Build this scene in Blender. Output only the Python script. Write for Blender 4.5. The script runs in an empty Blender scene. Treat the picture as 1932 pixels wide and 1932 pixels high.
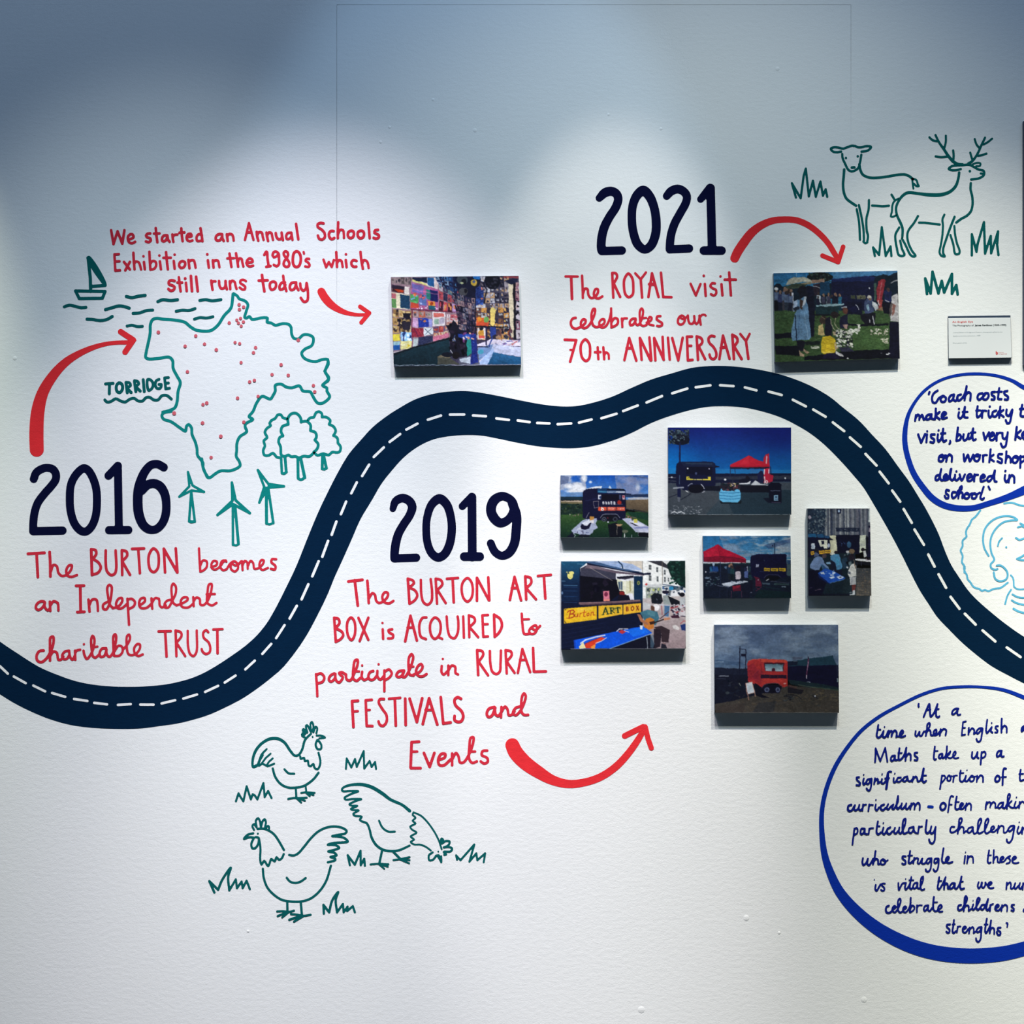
import bpy, bmesh, math
import numpy as np
from mathutils import Vector

# ---------------- camera, world, lights, exposure ----------------
S = 0.001264            # metres of wall per photo pixel (1932 px wide frame)
DIST = 4.0              # camera to wall
CAMZ = 1.6
sc = bpy.context.scene
cam = bpy.data.cameras.new('camera'); co = bpy.data.objects.new('camera', cam); sc.collection.objects.link(co)
co.location = (0, -DIST, CAMZ); co.rotation_euler = (math.pi/2, 0, 0)
cam.sensor_width = 36; cam.sensor_fit = 'HORIZONTAL'; cam.lens = 18*DIST/(966*S); cam.clip_start = .05
sc.camera = co
sc.view_settings.view_transform = 'Standard'; sc.view_settings.look = 'None'
sc.view_settings.exposure = 0.0; sc.view_settings.gamma = 1.0; sc.view_settings.use_curve_mapping = False
world = bpy.data.worlds.new('world'); sc.world = world; world.use_nodes = True
world.node_tree.nodes['Background'].inputs[0].default_value = (.5, 1.05, 1.5, 1)
world.node_tree.nodes['Background'].inputs[1].default_value = .022
# gallery track spotlights washing the wall from one ceiling track: x, distance out, z, aim x, aim z, half angle, blend, rgb
SPOTS = [(-1.602, 1.199, 4.4, -1.613, 1.841, 0.2, 0.986, (9.241, 9.9439, 7.4222)),
         (-0.797, 1.28, 4.4, -0.822, -1.269, 0.438, 1, (6.5321, 7.9118, 8.7271)),
         (-0.448, 1.45, 4.4, -0.434, -1.488, 0.292, 1, (20.7687, 20.5381, 21.5521)),
         (-0.425, 1.156, 4.4, -0.478, -0.91, 0.353, 0.502, (8.0443, 7.5137, 8.3188)),
         (0.464, 1.424, 4.4, 0.449, -1.412, 0.614, 0.846, (3.6571, 4.263, 4.1506)),
         (0.261, 1.178, 4.4, 0.245, 1.25, 0.141, 0.674, (7.4856, 7.347, 7.5017)),
         (1.027, 1.149, 4.4, 1.062, 0.119, 0.295, 1, (17.1042, 17.2809, 15.472)),
         (1.996, 1.391, 4.4, 2.008, 0.551, 0.36, 0.999, (25.7412, 26.717, 24.4776)),
         (-0.074, 1.277, 4.4, -0.097, 2.082, 0.277, 0.498, (0.4618, 0.7798, 1.1811)),
         (0.274, 1.325, 4.4, 0.24, 1.865, 0.151, 0.66, (3.8507, 3.724, 3.5319))]
GAIN = (1.06, 1.015, .97)
for i, (x, y, z, ax, az, h, bl, rgb) in enumerate(SPOTS):
    l = bpy.data.lights.new('track_spot', 'SPOT'); o = bpy.data.objects.new('track_spot', l); sc.collection.objects.link(o)
    rgb = [a*b for a, b in zip(rgb, GAIN)]; m = max(rgb); l.color = [c/m for c in rgb]; l.energy = m*4*math.pi**2
    l.spot_size = 2*h; l.spot_blend = bl; l.shadow_soft_size = .02
    o.location = (x, -y, z); o.rotation_euler = Vector((ax-x, y, az-z)).to_track_quat('-Z', 'Y').to_euler()
l = bpy.data.lights.new('spill_fill', 'AREA'); o = bpy.data.objects.new('spill_fill', l); sc.collection.objects.link(o)  # added fill area light standing in for stray spill of the spots, no real fixture
l.shape = 'RECTANGLE'; l.size = 6.4; l.size_y = .08; l.color = (0.462, 0.667, 1.000); l.energy = 0.1430*33*math.pi**2
o.location = (0, -1.3, 4.4)

# ---------------- helpers ----------------
C = sc.collection
def lin(c): 
    c = np.asarray(c, float)/255
    return np.where(c <= .04045, c/12.92, ((c+.055)/1.055)**2.4)
def wx(px, t=0.0): return (px-966)*S*(DIST-t)/DIST
def wz(py, t=0.0): return CAMZ+(966-py)*S*(DIST-t)/DIST
def mat(name, col, rough=.75, spec=.25, bump=0.0, scale=520, vary=0.0):
    m = bpy.data.materials.new(name); m.use_nodes = True; nt = m.node_tree; b = nt.nodes['Principled BSDF']
    b.inputs['Base Color'].default_value = (*col, 1); b.inputs['Roughness'].default_value = rough
    b.inputs['Specular IOR Level'].default_value = spec
    tc = nt.nodes.new('ShaderNodeTexCoord')
    if vary:
        n = nt.nodes.new('ShaderNodeTexNoise'); n.inputs['Scale'].default_value = 38; n.inputs['Detail'].default_value = 5
        nt.links.new(tc.outputs['Object'], n.inputs['Vector'])
        r = nt.nodes.new('ShaderNodeMix'); r.data_type = 'RGBA'
        r.inputs[6].default_value = (*[c*(1-vary) for c in col], 1); r.inputs[7].default_value = (*[min(1, c*(1+vary)) for c in col], 1)
        nt.links.new(n.outputs['Fac'], r.inputs[0]); nt.links.new(r.outputs[2], b.inputs['Base Color'])
    if bump:
        geo = nt.nodes.new('ShaderNodeNewGeometry')
        n1 = nt.nodes.new('ShaderNodeTexNoise'); n1.inputs['Scale'].default_value = scale; n1.inputs['Detail'].default_value = 3
        n2 = nt.nodes.new('ShaderNodeTexNoise'); n2.inputs['Scale'].default_value = scale*.22; n2.inputs['Detail'].default_value = 2
        mp = nt.nodes.new('ShaderNodeMapping'); mp.inputs['Scale'].default_value = (.55, 1, 1)
        nt.links.new(geo.outputs['Position'], mp.inputs['Vector'])
        nt.links.new(mp.outputs['Vector'], n1.inputs['Vector']); nt.links.new(mp.outputs['Vector'], n2.inputs['Vector'])
        ad = nt.nodes.new('ShaderNodeMath'); ad.operation = 'MULTIPLY_ADD'; ad.inputs[1].default_value = 1.3
        nt.links.new(n2.outputs['Fac'], ad.inputs[0]); nt.links.new(n1.outputs['Fac'], ad.inputs[2])
        bp = nt.nodes.new('ShaderNodeBump'); bp.inputs['Strength'].default_value = bump; bp.inputs['Distance'].default_value = .0012
        nt.links.new(ad.outputs[0], bp.inputs['Height']); nt.links.new(bp.outputs['Normal'], b.inputs['Normal'])
    return m
BUMP = .22
WALL = mat('white_wall_paint', (.815, .82, .82), .65, .3, BUMP)
M = {'red': mat('red_mural_paint', (.74, .028, .036), .85, .08, BUMP, vary=.12),
     'redtext': mat('red_lettering_paint', (.60, .024, .046), .85, .08, BUMP, vary=.15),
     'navy': mat('navy_mural_paint', (.0022, .0035, .026), .9, .04, BUMP),
     'road': mat('road_navy_paint', (.0010, .0135, .040), .9, .04, BUMP, vary=.1),
     'teal': mat('teal_mural_paint', (.0025, .215, .195), .85, .08, BUMP, vary=.15),
     'green': mat('green_mural_paint', (.001, .098, .098), .85, .08, BUMP, vary=.1),
     'blue': mat('bright_blue_mural_paint', (.0025, .028, .34), .85, .06, BUMP),
     'bluetext': mat('ink_blue_mural_paint', (.003, .010, .20), .85, .06, BUMP),
     'sky': mat('pale_blue_mural_paint', (.10, .41, .62), .85, .08, BUMP, vary=.25),
     'dot': mat('pink_dot_paint', (.62, .12, .15), .85, .08, BUMP, vary=.1),
     'dash': WALL}
def link_mesh(name, verts, faces, m, parent=None, org=(0, 0, 0)):
    me = bpy.data.meshes.new(name); v = np.asarray(verts, float)-np.array(org)
    me.from_pydata(v.tolist(), [], [list(f) for f in faces]); me.materials.append(m); me.update()
    o = bpy.data.objects.new(name, me); C.objects.link(o)
    if parent: o.parent = parent
    else: o.location = org
    return o
def tag(o, label=None, cat=None, group=None, kind=None):
    for k, v in (('label', label), ('category', cat), ('group', group), ('kind', kind)):
        if v: o[k] = v
def thing(name, label, cat, group=None, loc=(0, 0, 0)):
    o = bpy.data.objects.new(name, None); o.empty_display_size = .05; C.objects.link(o); o.location = loc
    tag(o, label, cat, group); return o

# ---------------- brush strokes: union of round-ended strokes -> one clean mesh ----------------
def smooth(p, closed=False):
    p = np.asarray(p, float); n = len(p)
    if n < 3: return p
    if np.allclose(p[0, :2], p[-1, :2]) and n > 3: q = np.vstack([p[-2], p, p[1]])
    else: q = np.vstack([2*p[0]-p[1], p, 2*p[-1]-p[-2]])
    out = []
    for i in range(1, len(q)-2):
        a, b, c, d = q[i-1:i+3]; L = math.hypot(*(c-b)[:2]); k = max(2, min(14, int(L/3)+1))
        # centripetal-like tangents keep uneven spacing smooth
        la, lb, lc = [max(1e-3, math.hypot(*(v)[:2])**.5) for v in (b-a, c-b, d-c)]
        m1 = ((b-a)/la-(c-a)/(la+lb)+(c-b)/lb)*lb; m2 = ((c-b)/lb-(d-b)/(lb+lc)+(d-c)/lc)*lb
        for t in np.arange(k)/k:
            t2, t3 = t*t, t*t*t
            out.append((2*t3-3*t2+1)*b+(t3-2*t2+t)*m1+(-2*t3+3*t2)*c+(t3-t2)*m2)
    out.append(q[-2]); return np.array(out)
def stroke_mesh(prims, h):
    segs = []
    for k, w in prims:
        if k == 'poly': segs.append(('poly', w, w[:, 0].min(), w[:, 1].min(), w[:, 0].max(), w[:, 1].max()))
        elif len(w) == 1: segs.append(('seg', (w[0], w[0])))
        else:
            for a, b in zip(w[:-1], w[1:]): segs.append(('seg', (a, b)))
    xs, ys = [], []
    for s in segs:
        if s[0] == 'poly': xs += [s[2], s[4]]; ys += [s[3], s[5]]
        else:
            for a in s[1]: xs += [a[0]-a[2], a[0]+a[2]]; ys += [a[1]-a[2], a[1]+a[2]]
    x0, y0 = min(xs)-2*h, min(ys)-2*h; nx, ny = int((max(xs)+2*h-x0)/h)+2, int((max(ys)+2*h-y0)/h)+2
    F = np.full((ny, nx), 1e3)
    for s in segs:
        if s[0] == 'poly': bx = s[2:6]
        else:
            a, b = s[1]; bx = (min(a[0]-a[2], b[0]-b[2]), min(a[1]-a[2], b[1]-b[2]), max(a[0]+a[2], b[0]+b[2]), max(a[1]+a[2], b[1]+b[2]))
        i0, j0 = max(0, int((bx[0]-x0)/h)-2), max(0, int((bx[1]-y0)/h)-2); i1, j1 = min(nx, int((bx[2]-x0)/h)+4), min(ny, int((bx[3]-y0)/h)+4)
        X, Y = np.meshgrid(x0+h*np.arange(i0, i1), y0+h*np.arange(j0, j1))
        if s[0] == 'poly':
            P = s[1]; d = np.full(X.shape, 1e3); ins = np.zeros(X.shape, bool); ax, ay = P[-1][:2]
            for bx_, by_ in P[:, :2]:
                dx, dy = bx_-ax, by_-ay; t = np.clip(((X-ax)*dx+(Y-ay)*dy)/max(dx*dx+dy*dy, 1e-9), 0, 1)
                d = np.minimum(d, np.hypot(X-ax-t*dx, Y-ay-t*dy))
                if ay != by_: ins ^= ((ay > Y) != (by_ > Y)) & (X < dx*(Y-ay)/dy+ax)
                ax, ay = bx_, by_
            f = np.where(ins, -d, d)
        else:
            (ax, ay, ra), (bx_, by_, rb) = s[1]; dx, dy = bx_-ax, by_-ay
            t = np.clip(((X-ax)*dx+(Y-ay)*dy)/max(dx*dx+dy*dy, 1e-9), 0, 1)
            f = np.hypot(X-ax-t*dx, Y-ay-t*dy)-(ra+(rb-ra)*t)
        F[j0:j1, i0:i1] = np.minimum(F[j0:j1, i0:i1], f)
    F[np.abs(F) < 1e-4] = -1e-4
    ins = F < 0; vid = {}; V = []; faces = []
    cnt = ins[:-1, :-1].astype(int)+ins[1:, :-1]+ins[:-1, 1:]+ins[1:, 1:]
    def vert(k, x, y):
        if k not in vid: vid[k] = len(V); V.append((x, y))
        return vid[k]
    Fl = F.tolist()
    for j, i in zip(*np.nonzero(cnt)):
        cs = ((i, j), (i+1, j), (i+1, j+1), (i, j+1)); poly = []
        for k in range(4):
            (ia, ja), (ib, jb) = cs[k], cs[(k+1) % 4]; fa, fb = Fl[ja][ia], Fl[jb][ib]
            if fa < 0: poly.append(vert((ia, ja), x0+h*ia, y0+h*ja))
            if (fa < 0) != (fb < 0):
                t = fa/(fa-fb); key = ((ia, ja), (ib, jb)) if (ia, ja) < (ib, jb) else ((ib, jb), (ia, ja))
                poly.append(vert(key, x0+h*(ia+(ib-ia)*t), y0+h*(ja+(jb-ja)*t)))
        if len(poly) > 2: faces.append(poly)
    return V, faces

PAINT = [0.0003]
LAYER = {'speech_bubble': .0003}
def build_drawing(text):
    objs = []; tile = (0, 0, 1); cur = None; part = None
    def pts(tok, w):
        x0, y0, k = tile; out = []
        for t in tok:
            v = [float(a) for a in t.split(',')]
            out.append((x0+v[0]*k, y0+v[1]*k, (v[2] if len(v) > 2 else w)*k/2))
        return np.array(out)
    for ln in text.strip().splitlines():
        k, _, rest = ln.partition(' ')
        if k == '=':
            f = rest.split('|'); cur = {'name': f[0], 'col': f[1], 'label': f[2], 'cat': f[3], 'group': f[4], 'parts': []}; objs.append(cur); part = None
        elif k == 'T':
            a, b, c = map(float, rest.split()); tile = (a, b, c/1932)
        elif k == '>':
            part = [rest, []]; cur['parts'].append(part)
        else:
            if part is None: part = [None, []]; cur['parts'].append(part)
            if k == 'R':
                a, b = rest.split('|'); part[1].append(('ribbon', pts(a.split(), 1), pts(b.split(), 1))); continue
            tok = rest.split()
            if k == 's': part[1].append(('line', smooth(pts(tok[1:], float(tok[0])))))
            elif k == 'l': part[1].append(('line', pts(tok[1:], float(tok[0]))))
            elif k == 'd': part[1].append(('line', pts([tok[1]], float(tok[0])*2)))
            elif k == 'p': part[1].append(('poly', smooth(pts(tok+[tok[0]], 1))))
    for ob in objs:
        fat = {'green': 1.17, 'teal': 1.12, 'sky': 1.12}.get(ob['col'], 1.06)
        for nm, pr in ob['parts']:
            for p in pr:
                if p[0] == 'line' and nm not in ('shaft', 'digit', 'arrowhead', 'outline', 'lane_dash'): p[1][:, 2] *= fat
        parts = []
        for nm, pr in ob['parts']:
            if nm == 'school_dot': parts += [(nm, [p]) for p in pr]
            else: parts.append((nm, pr))
        allp = np.vstack([p[1][:, :2] for _, pr in parts for p in pr])
        org = (wx(allp[:, 0].mean()), -PAINT[0], wz(allp[:, 1].max())); single = len(parts) == 1 and parts[0][0] is None
        root = None if single else thing(ob['name'], ob['label'], ob['cat'], ob['group'], org)
        for pk, (nm, pr) in enumerate(parts):
            t = PAINT[0]+LAYER.get(ob['name'], 0)+.0001*(pk % 4 if ob['name'] != 'painted_road' else 0); col = ob['col']
            if nm == 'school_dot': col = 'dot'; t += .0004
            elif nm == 'lane_dash': col = 'dash'; t += .0003
            elif nm == 'word' and col == 'blue': col = 'bluetext'
            elif nm == 'word' and col == 'red': col = 'redtext'
            if pr[0][0] == 'ribbon':
                a, b = pr[0][1], pr[0][2]; V, faces = [], []
                def res(p, n):
                    p = smooth(p)[:, :2]; d = np.concatenate([[0], np.cumsum(np.hypot(*np.diff(p, axis=0).T))]); u = np.linspace(0, 1, n)*d[-1]
                    return np.stack([np.interp(u, d, p[:, 0]), np.interp(u, d, p[:, 1])], 1)
                A_ = res(a, 700); B_full = smooth(b)[:, :2]
                d = np.concatenate([[0], np.cumsum(np.hypot(*np.diff(B_full, axis=0).T))]); u = np.linspace(0, d[-1], 3000)
                Bd = np.stack([np.interp(u, d, B_full[:, 0]), np.interp(u, d, B_full[:, 1])], 1)
                last = 0; idx = []
                for q in A_:                       # pair each upper point with the nearest lower point, never going back
                    seg = Bd[last:last+400]; last += int(np.argmin(((seg-q)**2).sum(1))); idx.append(last)
                idx[-1] = 2999; idx[0] = 0
                idx = np.interp(np.arange(700), np.arange(0, 700, 1), np.convolve(np.pad(idx, 12, mode='edge'), np.ones(25)/25, 'valid'))
                B_ = np.stack([np.interp(idx, np.arange(3000), Bd[:, 0]), np.interp(idx, np.arange(3000), Bd[:, 1])], 1)
                K = 6
                for p, q in zip(A_, B_):
                    for s in range(K+1): V.append(tuple(p+(q-p)*s/K))
                for i in range(699):
                    for s in range(K): a0 = i*(K+1)+s; faces.append((a0, a0+1, a0+K+2, a0+K+1))
            else:
                r = max([p[1][:, 2].max() for p in pr if p[0] == 'line'] or [3])
                h = 1.0 if r < 5 else 1.8
                V, faces = stroke_mesh(pr, h)
            W = [(wx(x, t), -t, wz(y, t)) for x, y in V]
            n = Vector(W[faces[0][1]])-Vector(W[faces[0][0]]); n2 = Vector(W[faces[0][2]])-Vector(W[faces[0][0]])
            if n.cross(n2).y > 0: faces = [f[::-1] for f in faces]
            o = link_mesh(nm or ob['name'], W, faces, M[col], root, org)
            if nm == 'word' and ob['cat'] == 'speech bubble': pass
            if single: tag(o, ob['label'], ob['cat'], ob['group'])

# ---------------- the setting ----------------
def box(name, x0, x1, y0, y1, z0, z1, m, parent=None, bevel=0.0, org=None):
    v = [(x, y, z) for x in (x0, x1) for y in (y0, y1) for z in (z0, z1)]
    f = [(0, 1, 3, 2), (4, 6, 7, 5), (0, 4, 5, 1), (2, 3, 7, 6), (0, 2, 6, 4), (1, 5, 7, 3)]
    o = link_mesh(name, v, f, m, parent, org or (0, 0, 0))
    bm = bmesh.new(); bm.from_mesh(o.data); bmesh.ops.recalc_face_normals(bm, faces=bm.faces)
    if bevel: bmesh.ops.bevel(bm, geom=bm.edges[:], offset=bevel, segments=2, affect='EDGES')
    bm.to_mesh(o.data); bm.free(); return o
wall = bpy.data.objects.new('wall_back', None); C.objects.link(wall); wall['kind'] = 'structure'
PW = 970*S; jx = wx(635.5); jz = wz(8.5)
cols = [jx-3*PW, jx-2*PW, jx-PW, jx, jx+PW, jx+2*PW, jx+3*PW]
def panel(a, b, z0, z1, gl, gr, zl, zr, gt):
    """plasterboard panel whose side joints are open at the top (gl, gr wide) and filled flush below zl, zr"""
    P = [(a, z0), (a, zl), (a+gl, zl+.25), (a+gl, z1-gt), (b-gr, z1-gt), (b-gr, zr+.25), (b, zr), (b, z0)]
    n = len(P); V = [(x, 0, z) for x, z in P]+[(x, .018, z) for x, z in P]
    F = [tuple(range(n)), tuple(range(2*n-1, n-1, -1))]+[((i+1) % n, i, n+i, n+(i+1) % n) for i in range(n)]
    link_mesh('wall_panel', V, F, WALL, wall)
for i, (a, b) in enumerate(zip(cols[:-1], cols[1:])):
    zs = {3: wz(640), 4: wz(290)}; gt = .0009 if i == 3 else .0001
    panel(a, b, 0, jz, .00035 if i == 3 else .00025, .00035 if i == 3 else .00025, zs.get(i, 2.2), zs.get(i+1, 2.2), gt)
    panel(a, b, jz, 5.2, .0002, .0002, jz+.3, jz+.3, 0)
box('wall_backing', cols[0], cols[-1], .018, .03, 0, 5.2, WALL, wall)
FL = mat('dark_grey_floor', (.035, .04, .045), .5, .4, .05, 90, vary=.2)
fl = box('floor', -5, 5, -6, .03, -.05, 0, FL); fl['kind'] = 'structure'
def dome(px, py, r, hgt, m=WALL):
    V, F = [(wx(px), -hgt, wz(py))], []
    for j, (rr, hh) in enumerate(((.5, .8), (.85, .35), (1, 0))):
        for k in range(12):
            a = k*math.pi/6+.1; V.append((wx(px)+r*rr*math.cos(a), -hgt*hh-.00001, wz(py)+r*rr*math.sin(a)))
    for k in range(12):
        F.append((0, 1+k, 1+(k+1) % 12))
        for j in (0, 1): F.append((1+12*j+k, 13+12*j+k, 13+12*j+(k+1) % 12, 1+12*j+(k+1) % 12))
    o = link_mesh('filled_screw_head', V, F, m, wall)
    bm = bmesh.new(); bm.from_mesh(o.data); bmesh.ops.recalc_face_normals(bm, faces=bm.faces)
    for f in bm.faces: f.smooth = True
    if bm.faces[0].normal.y > 0: bmesh.ops.reverse_faces(bm, faces=bm.faces)
    bm.to_mesh(o.data); bm.free()
for px, py, r in ((1210, 1905, 7), (1408, 1732, 6), (1470, 1760, 3), (1630, 1886, 6), (817, 188, 3), (896, 246, 4), (735, 240, 3), (718, 268, 3), (1467, 130, 4), (28, 676, 4), (1148, 216, 3), (1247, 243, 3), (468, 1757, 3)):
    dome(px, py, r*S, .0006)

# ---------- printed photographs, painted shape by shape in numpy ----------
class Canvas:
    """small raster held in memory; coordinates are those of the study tile it was traced from"""
    def __init__(s, x0, y0, w, h, k, seed):
        s.x0, s.y0, s.k = x0, y0, k                  # k: tile px per photo px
        s.q = 2.0 / k                                # canvas px per tile px
        s.W, s.H = int(w*2), int(h*2)
        s.a = np.zeros((s.H, s.W, 3)); s.r = np.random.RandomState(seed)
        yy, xx = np.mgrid[0:s.H, 0:s.W]; s.xx = (xx+.5)/s.q; s.yy = (yy+.5)/s.q
    def box(s, x0, y0, x1, y1):
        return (slice(max(0, int(y0*s.q)-1), min(s.H, int(y1*s.q)+2)), slice(max(0, int(x0*s.q)-1), min(s.W, int(x1*s.q)+2)))
    def mask(s, pts):
        p = np.array([[float(v) for v in t.split(',')] for t in pts.split()]) if isinstance(pts, str) else np.array(pts, float)
        b = s.box(p[:,0].min(), p[:,1].min(), p[:,0].max(), p[:,1].max())
        X, Y = s.xx[b], s.yy[b]; m = np.zeros(X.shape, bool)
        x1, y1 = p[-1]
        for x2, y2 in p:
            if y1 != y2:
                m ^= ((y1 > Y) != (y2 > Y)) & (X < (x2-x1)*(Y-y1)/(y2-y1)+x1)
            x1, y1 = x2, y2
        return b, m
    def P(s, c, pts, o=1.0, n=0):
        b, m = s.mask(pts); v = s.a[b]
        col = np.array(c, float)
        if n: col = col + s.r.normal(0, n, v[m].shape[:1]+(1,))
        v[m] = v[m]*(1-o) + col*o if o < 1 else col
    def G(s, c0, c1, y0, y1, pts, n=0):
        b, m = s.mask(pts); t = np.clip((s.yy[b][m]-y0)/(y1-y0), 0, 1)[:, None]
        s.a[b][m] = np.array(c0)*(1-t) + np.array(c1)*t + (s.r.normal(0, n, (t.shape[0], 1)) if n else 0)
    def L(s, w, c, pts, o=1.0):
        p = [[float(v) for v in t.split(',')] for t in pts.split()]
        for (x1, y1), (x2, y2) in zip(p[:-1], p[1:]):
            b = s.box(min(x1,x2)-w, min(y1,y2)-w, max(x1,x2)+w, max(y1,y2)+w)
            X, Y = s.xx[b], s.yy[b]; dx, dy = x2-x1, y2-y1
            t = np.clip(((X-x1)*dx+(Y-y1)*dy)/max(dx*dx+dy*dy, 1e-6), 0, 1)
            m = np.clip((w/2-np.hypot(X-x1-t*dx, Y-y1-t*dy))*s.q+.5, 0, 1)[..., None]*o
            s.a[b] = s.a[b]*(1-m) + np.array(c, float)*m
    def E(s, c, cx, cy, rx, ry, o=1.0, n=0):
        t = np.linspace(0, 6.283, 25)[:-1]
        s.P(c, np.stack([cx+rx*np.cos(t), cy+ry*np.sin(t)], 1), o, n)
    def D(s, n, w, h, cols, x0, y0, x1, y1, o=1.0, ang=0.6):
        """n loose dabs of the given colours inside a box"""
        for i in range(n):
            cx, cy = s.r.uniform(x0, x1), s.r.uniform(y0, y1)
            a = s.r.uniform(-ang, ang); ww, hh = w*s.r.uniform(.4, 1.2)/2, h*s.r.uniform(.4, 1.2)/2
            c = np.array(cols[s.r.randint(len(cols))], float)+s.r.normal(0, 8)
            q = [(-ww, -hh), (ww*.8, -hh), (ww, hh*.7), (-ww*.7, hh)]
            s.P(c, [(min(max(cx+u*math.cos(a)-v*math.sin(a), x0), x1), min(max(cy+u*math.sin(a)+v*math.cos(a), y0), y1)) for u, v in q], o)
    def art(s, pts4, nx, ny, pal):
        """a quadrilateral wall patch hung with nx by ny small children's pictures"""
        q = np.array(pts4, float)
        f = lambda u, v: (q[0]*(1-u)*(1-v)+q[1]*u*(1-v)+q[2]*u*v+q[3]*(1-u)*v)
        for i in range(nx):
            for j in range(ny):
                c = np.array(pal[s.r.randint(len(pal))], float)
                g = .04
                u0, u1, v0, v1 = (i+g)/nx, (i+1-g)/nx, (j+g)/ny, (j+1-g)/ny
                quad = [f(u0, v0), f(u1, v0), f(u1, v1), f(u0, v1)]
                s.P(c, quad)
                for k in range(3):
                    c2 = np.array(pal[s.r.randint(len(pal))], float)
                    uu, vv = s.r.uniform(u0, u1-.5/nx), s.r.uniform(v0, v1-.5/ny)
                    s.P(c2, [f(uu, vv), f(uu+s.r.uniform(.15, .5)/nx, vv), f(uu+.4/nx, vv+.4/ny), f(uu, vv+s.r.uniform(.15, .5)/ny)], .85)
    def fbm(s, sx, sy, octaves=5, gain=.55):
        """smooth value noise over the whole canvas, cell size in tile px"""
        f = np.zeros((s.H, s.W)); amp = 1.0; tot = 0
        for o in range(octaves):
            gx, gy = max(2, int(s.W/(sx*s.q))+2), max(2, int(s.H/(sy*s.q))+2)
            g = s.r.rand(gy+1, gx+1)
            u = np.linspace(0, gx-1e-3, s.W); v = np.linspace(0, gy-1e-3, s.H); i, j = u.astype(int), v.astype(int)
            fu = u-i; fv = (v-j)[:, None]; fu = fu*fu*(3-2*fu); fv = fv*fv*(3-2*fv)
            g1 = g[j][:, i]*(1-fu)+g[j][:, i+1]*fu; g2 = g[j+1][:, i]*(1-fu)+g[j+1][:, i+1]*fu
            f += amp*(g1*(1-fv)+g2*fv); tot += amp; amp *= gain; sx /= 2; sy /= 2
            if sx*s.q < 1: break
        return f/tot
    def cloud(s, pts, c, amt, sx, sy, thr=0.0):
        b, m = s.mask(pts); f = s.fbm(sx*1.6, sy*1.6)[b]
        t = np.clip((f-.5-thr*.12)*5+.35, 0, 1)*amt; t = (t*m)[..., None]
        s.a[b] = s.a[b]*(1-t)+np.array(c, float)*t
    def glow(s, c, cx, cy, rx, ry, amt=1.0, pw=1.0):
        d = np.hypot((s.xx-cx)/rx, (s.yy-cy)/ry); t = np.clip(1-d, 0, 1)**pw
        t = (t*t*(3-2*t)*amt)[..., None]; s.a = s.a*(1-t)+np.array(c, float)*t
    def finish(s, tex=.16, warp=7.0, dark=1.0, sat=1.0):
        """photographic unevenness: bend the outlines a little, mottle the tones, soften"""
        wx_, wy_ = (s.fbm(60, 60, 3)-.5)*2*warp*s.q*2, (s.fbm(60, 60, 3)-.5)*2*warp*s.q*2
        jj, ii = np.mgrid[0:s.H, 0:s.W]
        s.a = s.a[np.clip((jj+wy_).round().astype(int), 0, s.H-1), np.clip((ii+wx_).round().astype(int), 0, s.W-1)]
        n = (s.fbm(90, 60, 5, .8)-.5)*2; n2 = (s.fbm(26, 18, 3, .9)-.5)*2
        lum = s.a.mean(2, keepdims=True); k = np.clip(lum/255, 0, 1)
        s.a = s.a*(1+tex*1.6*n[..., None]+tex*1.3*n2[..., None])+(n2[..., None]*14*tex/.16)*(1-k)*.45
        g = s.a.mean(2, keepdims=True); s.a = (g+(s.a-g)*sat)*dark
        s.blur(1)
    def blur(s, n=1):
        for _ in range(n):
            for ax in (0, 1):
                p = np.pad(s.a, [(1, 1) if i == ax else (0, 0) for i in range(3)], mode='edge')
                sl = lambda i: tuple(slice(i, i+s.a.shape[d]) if d == ax else slice(None) for d in range(3))
                s.a = (p[sl(0)]+2*p[sl(1)]+p[sl(2)])/4
    def sample(s, px, py):
        u = np.clip((px-s.x0)*2-.5, 0, s.W-1.001); v = np.clip((py-s.y0)*2-.5, 0, s.H-1.001)
        i, j = u.astype(int), v.astype(int); fu, fv = (u-i)[..., None], (v-j)[..., None]
        a = s.a
        return (a[j, i]*(1-fu)+a[j, i+1]*fu)*(1-fv)+(a[j+1, i]*(1-fu)+a[j+1, i+1]*fu)*fv

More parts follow.
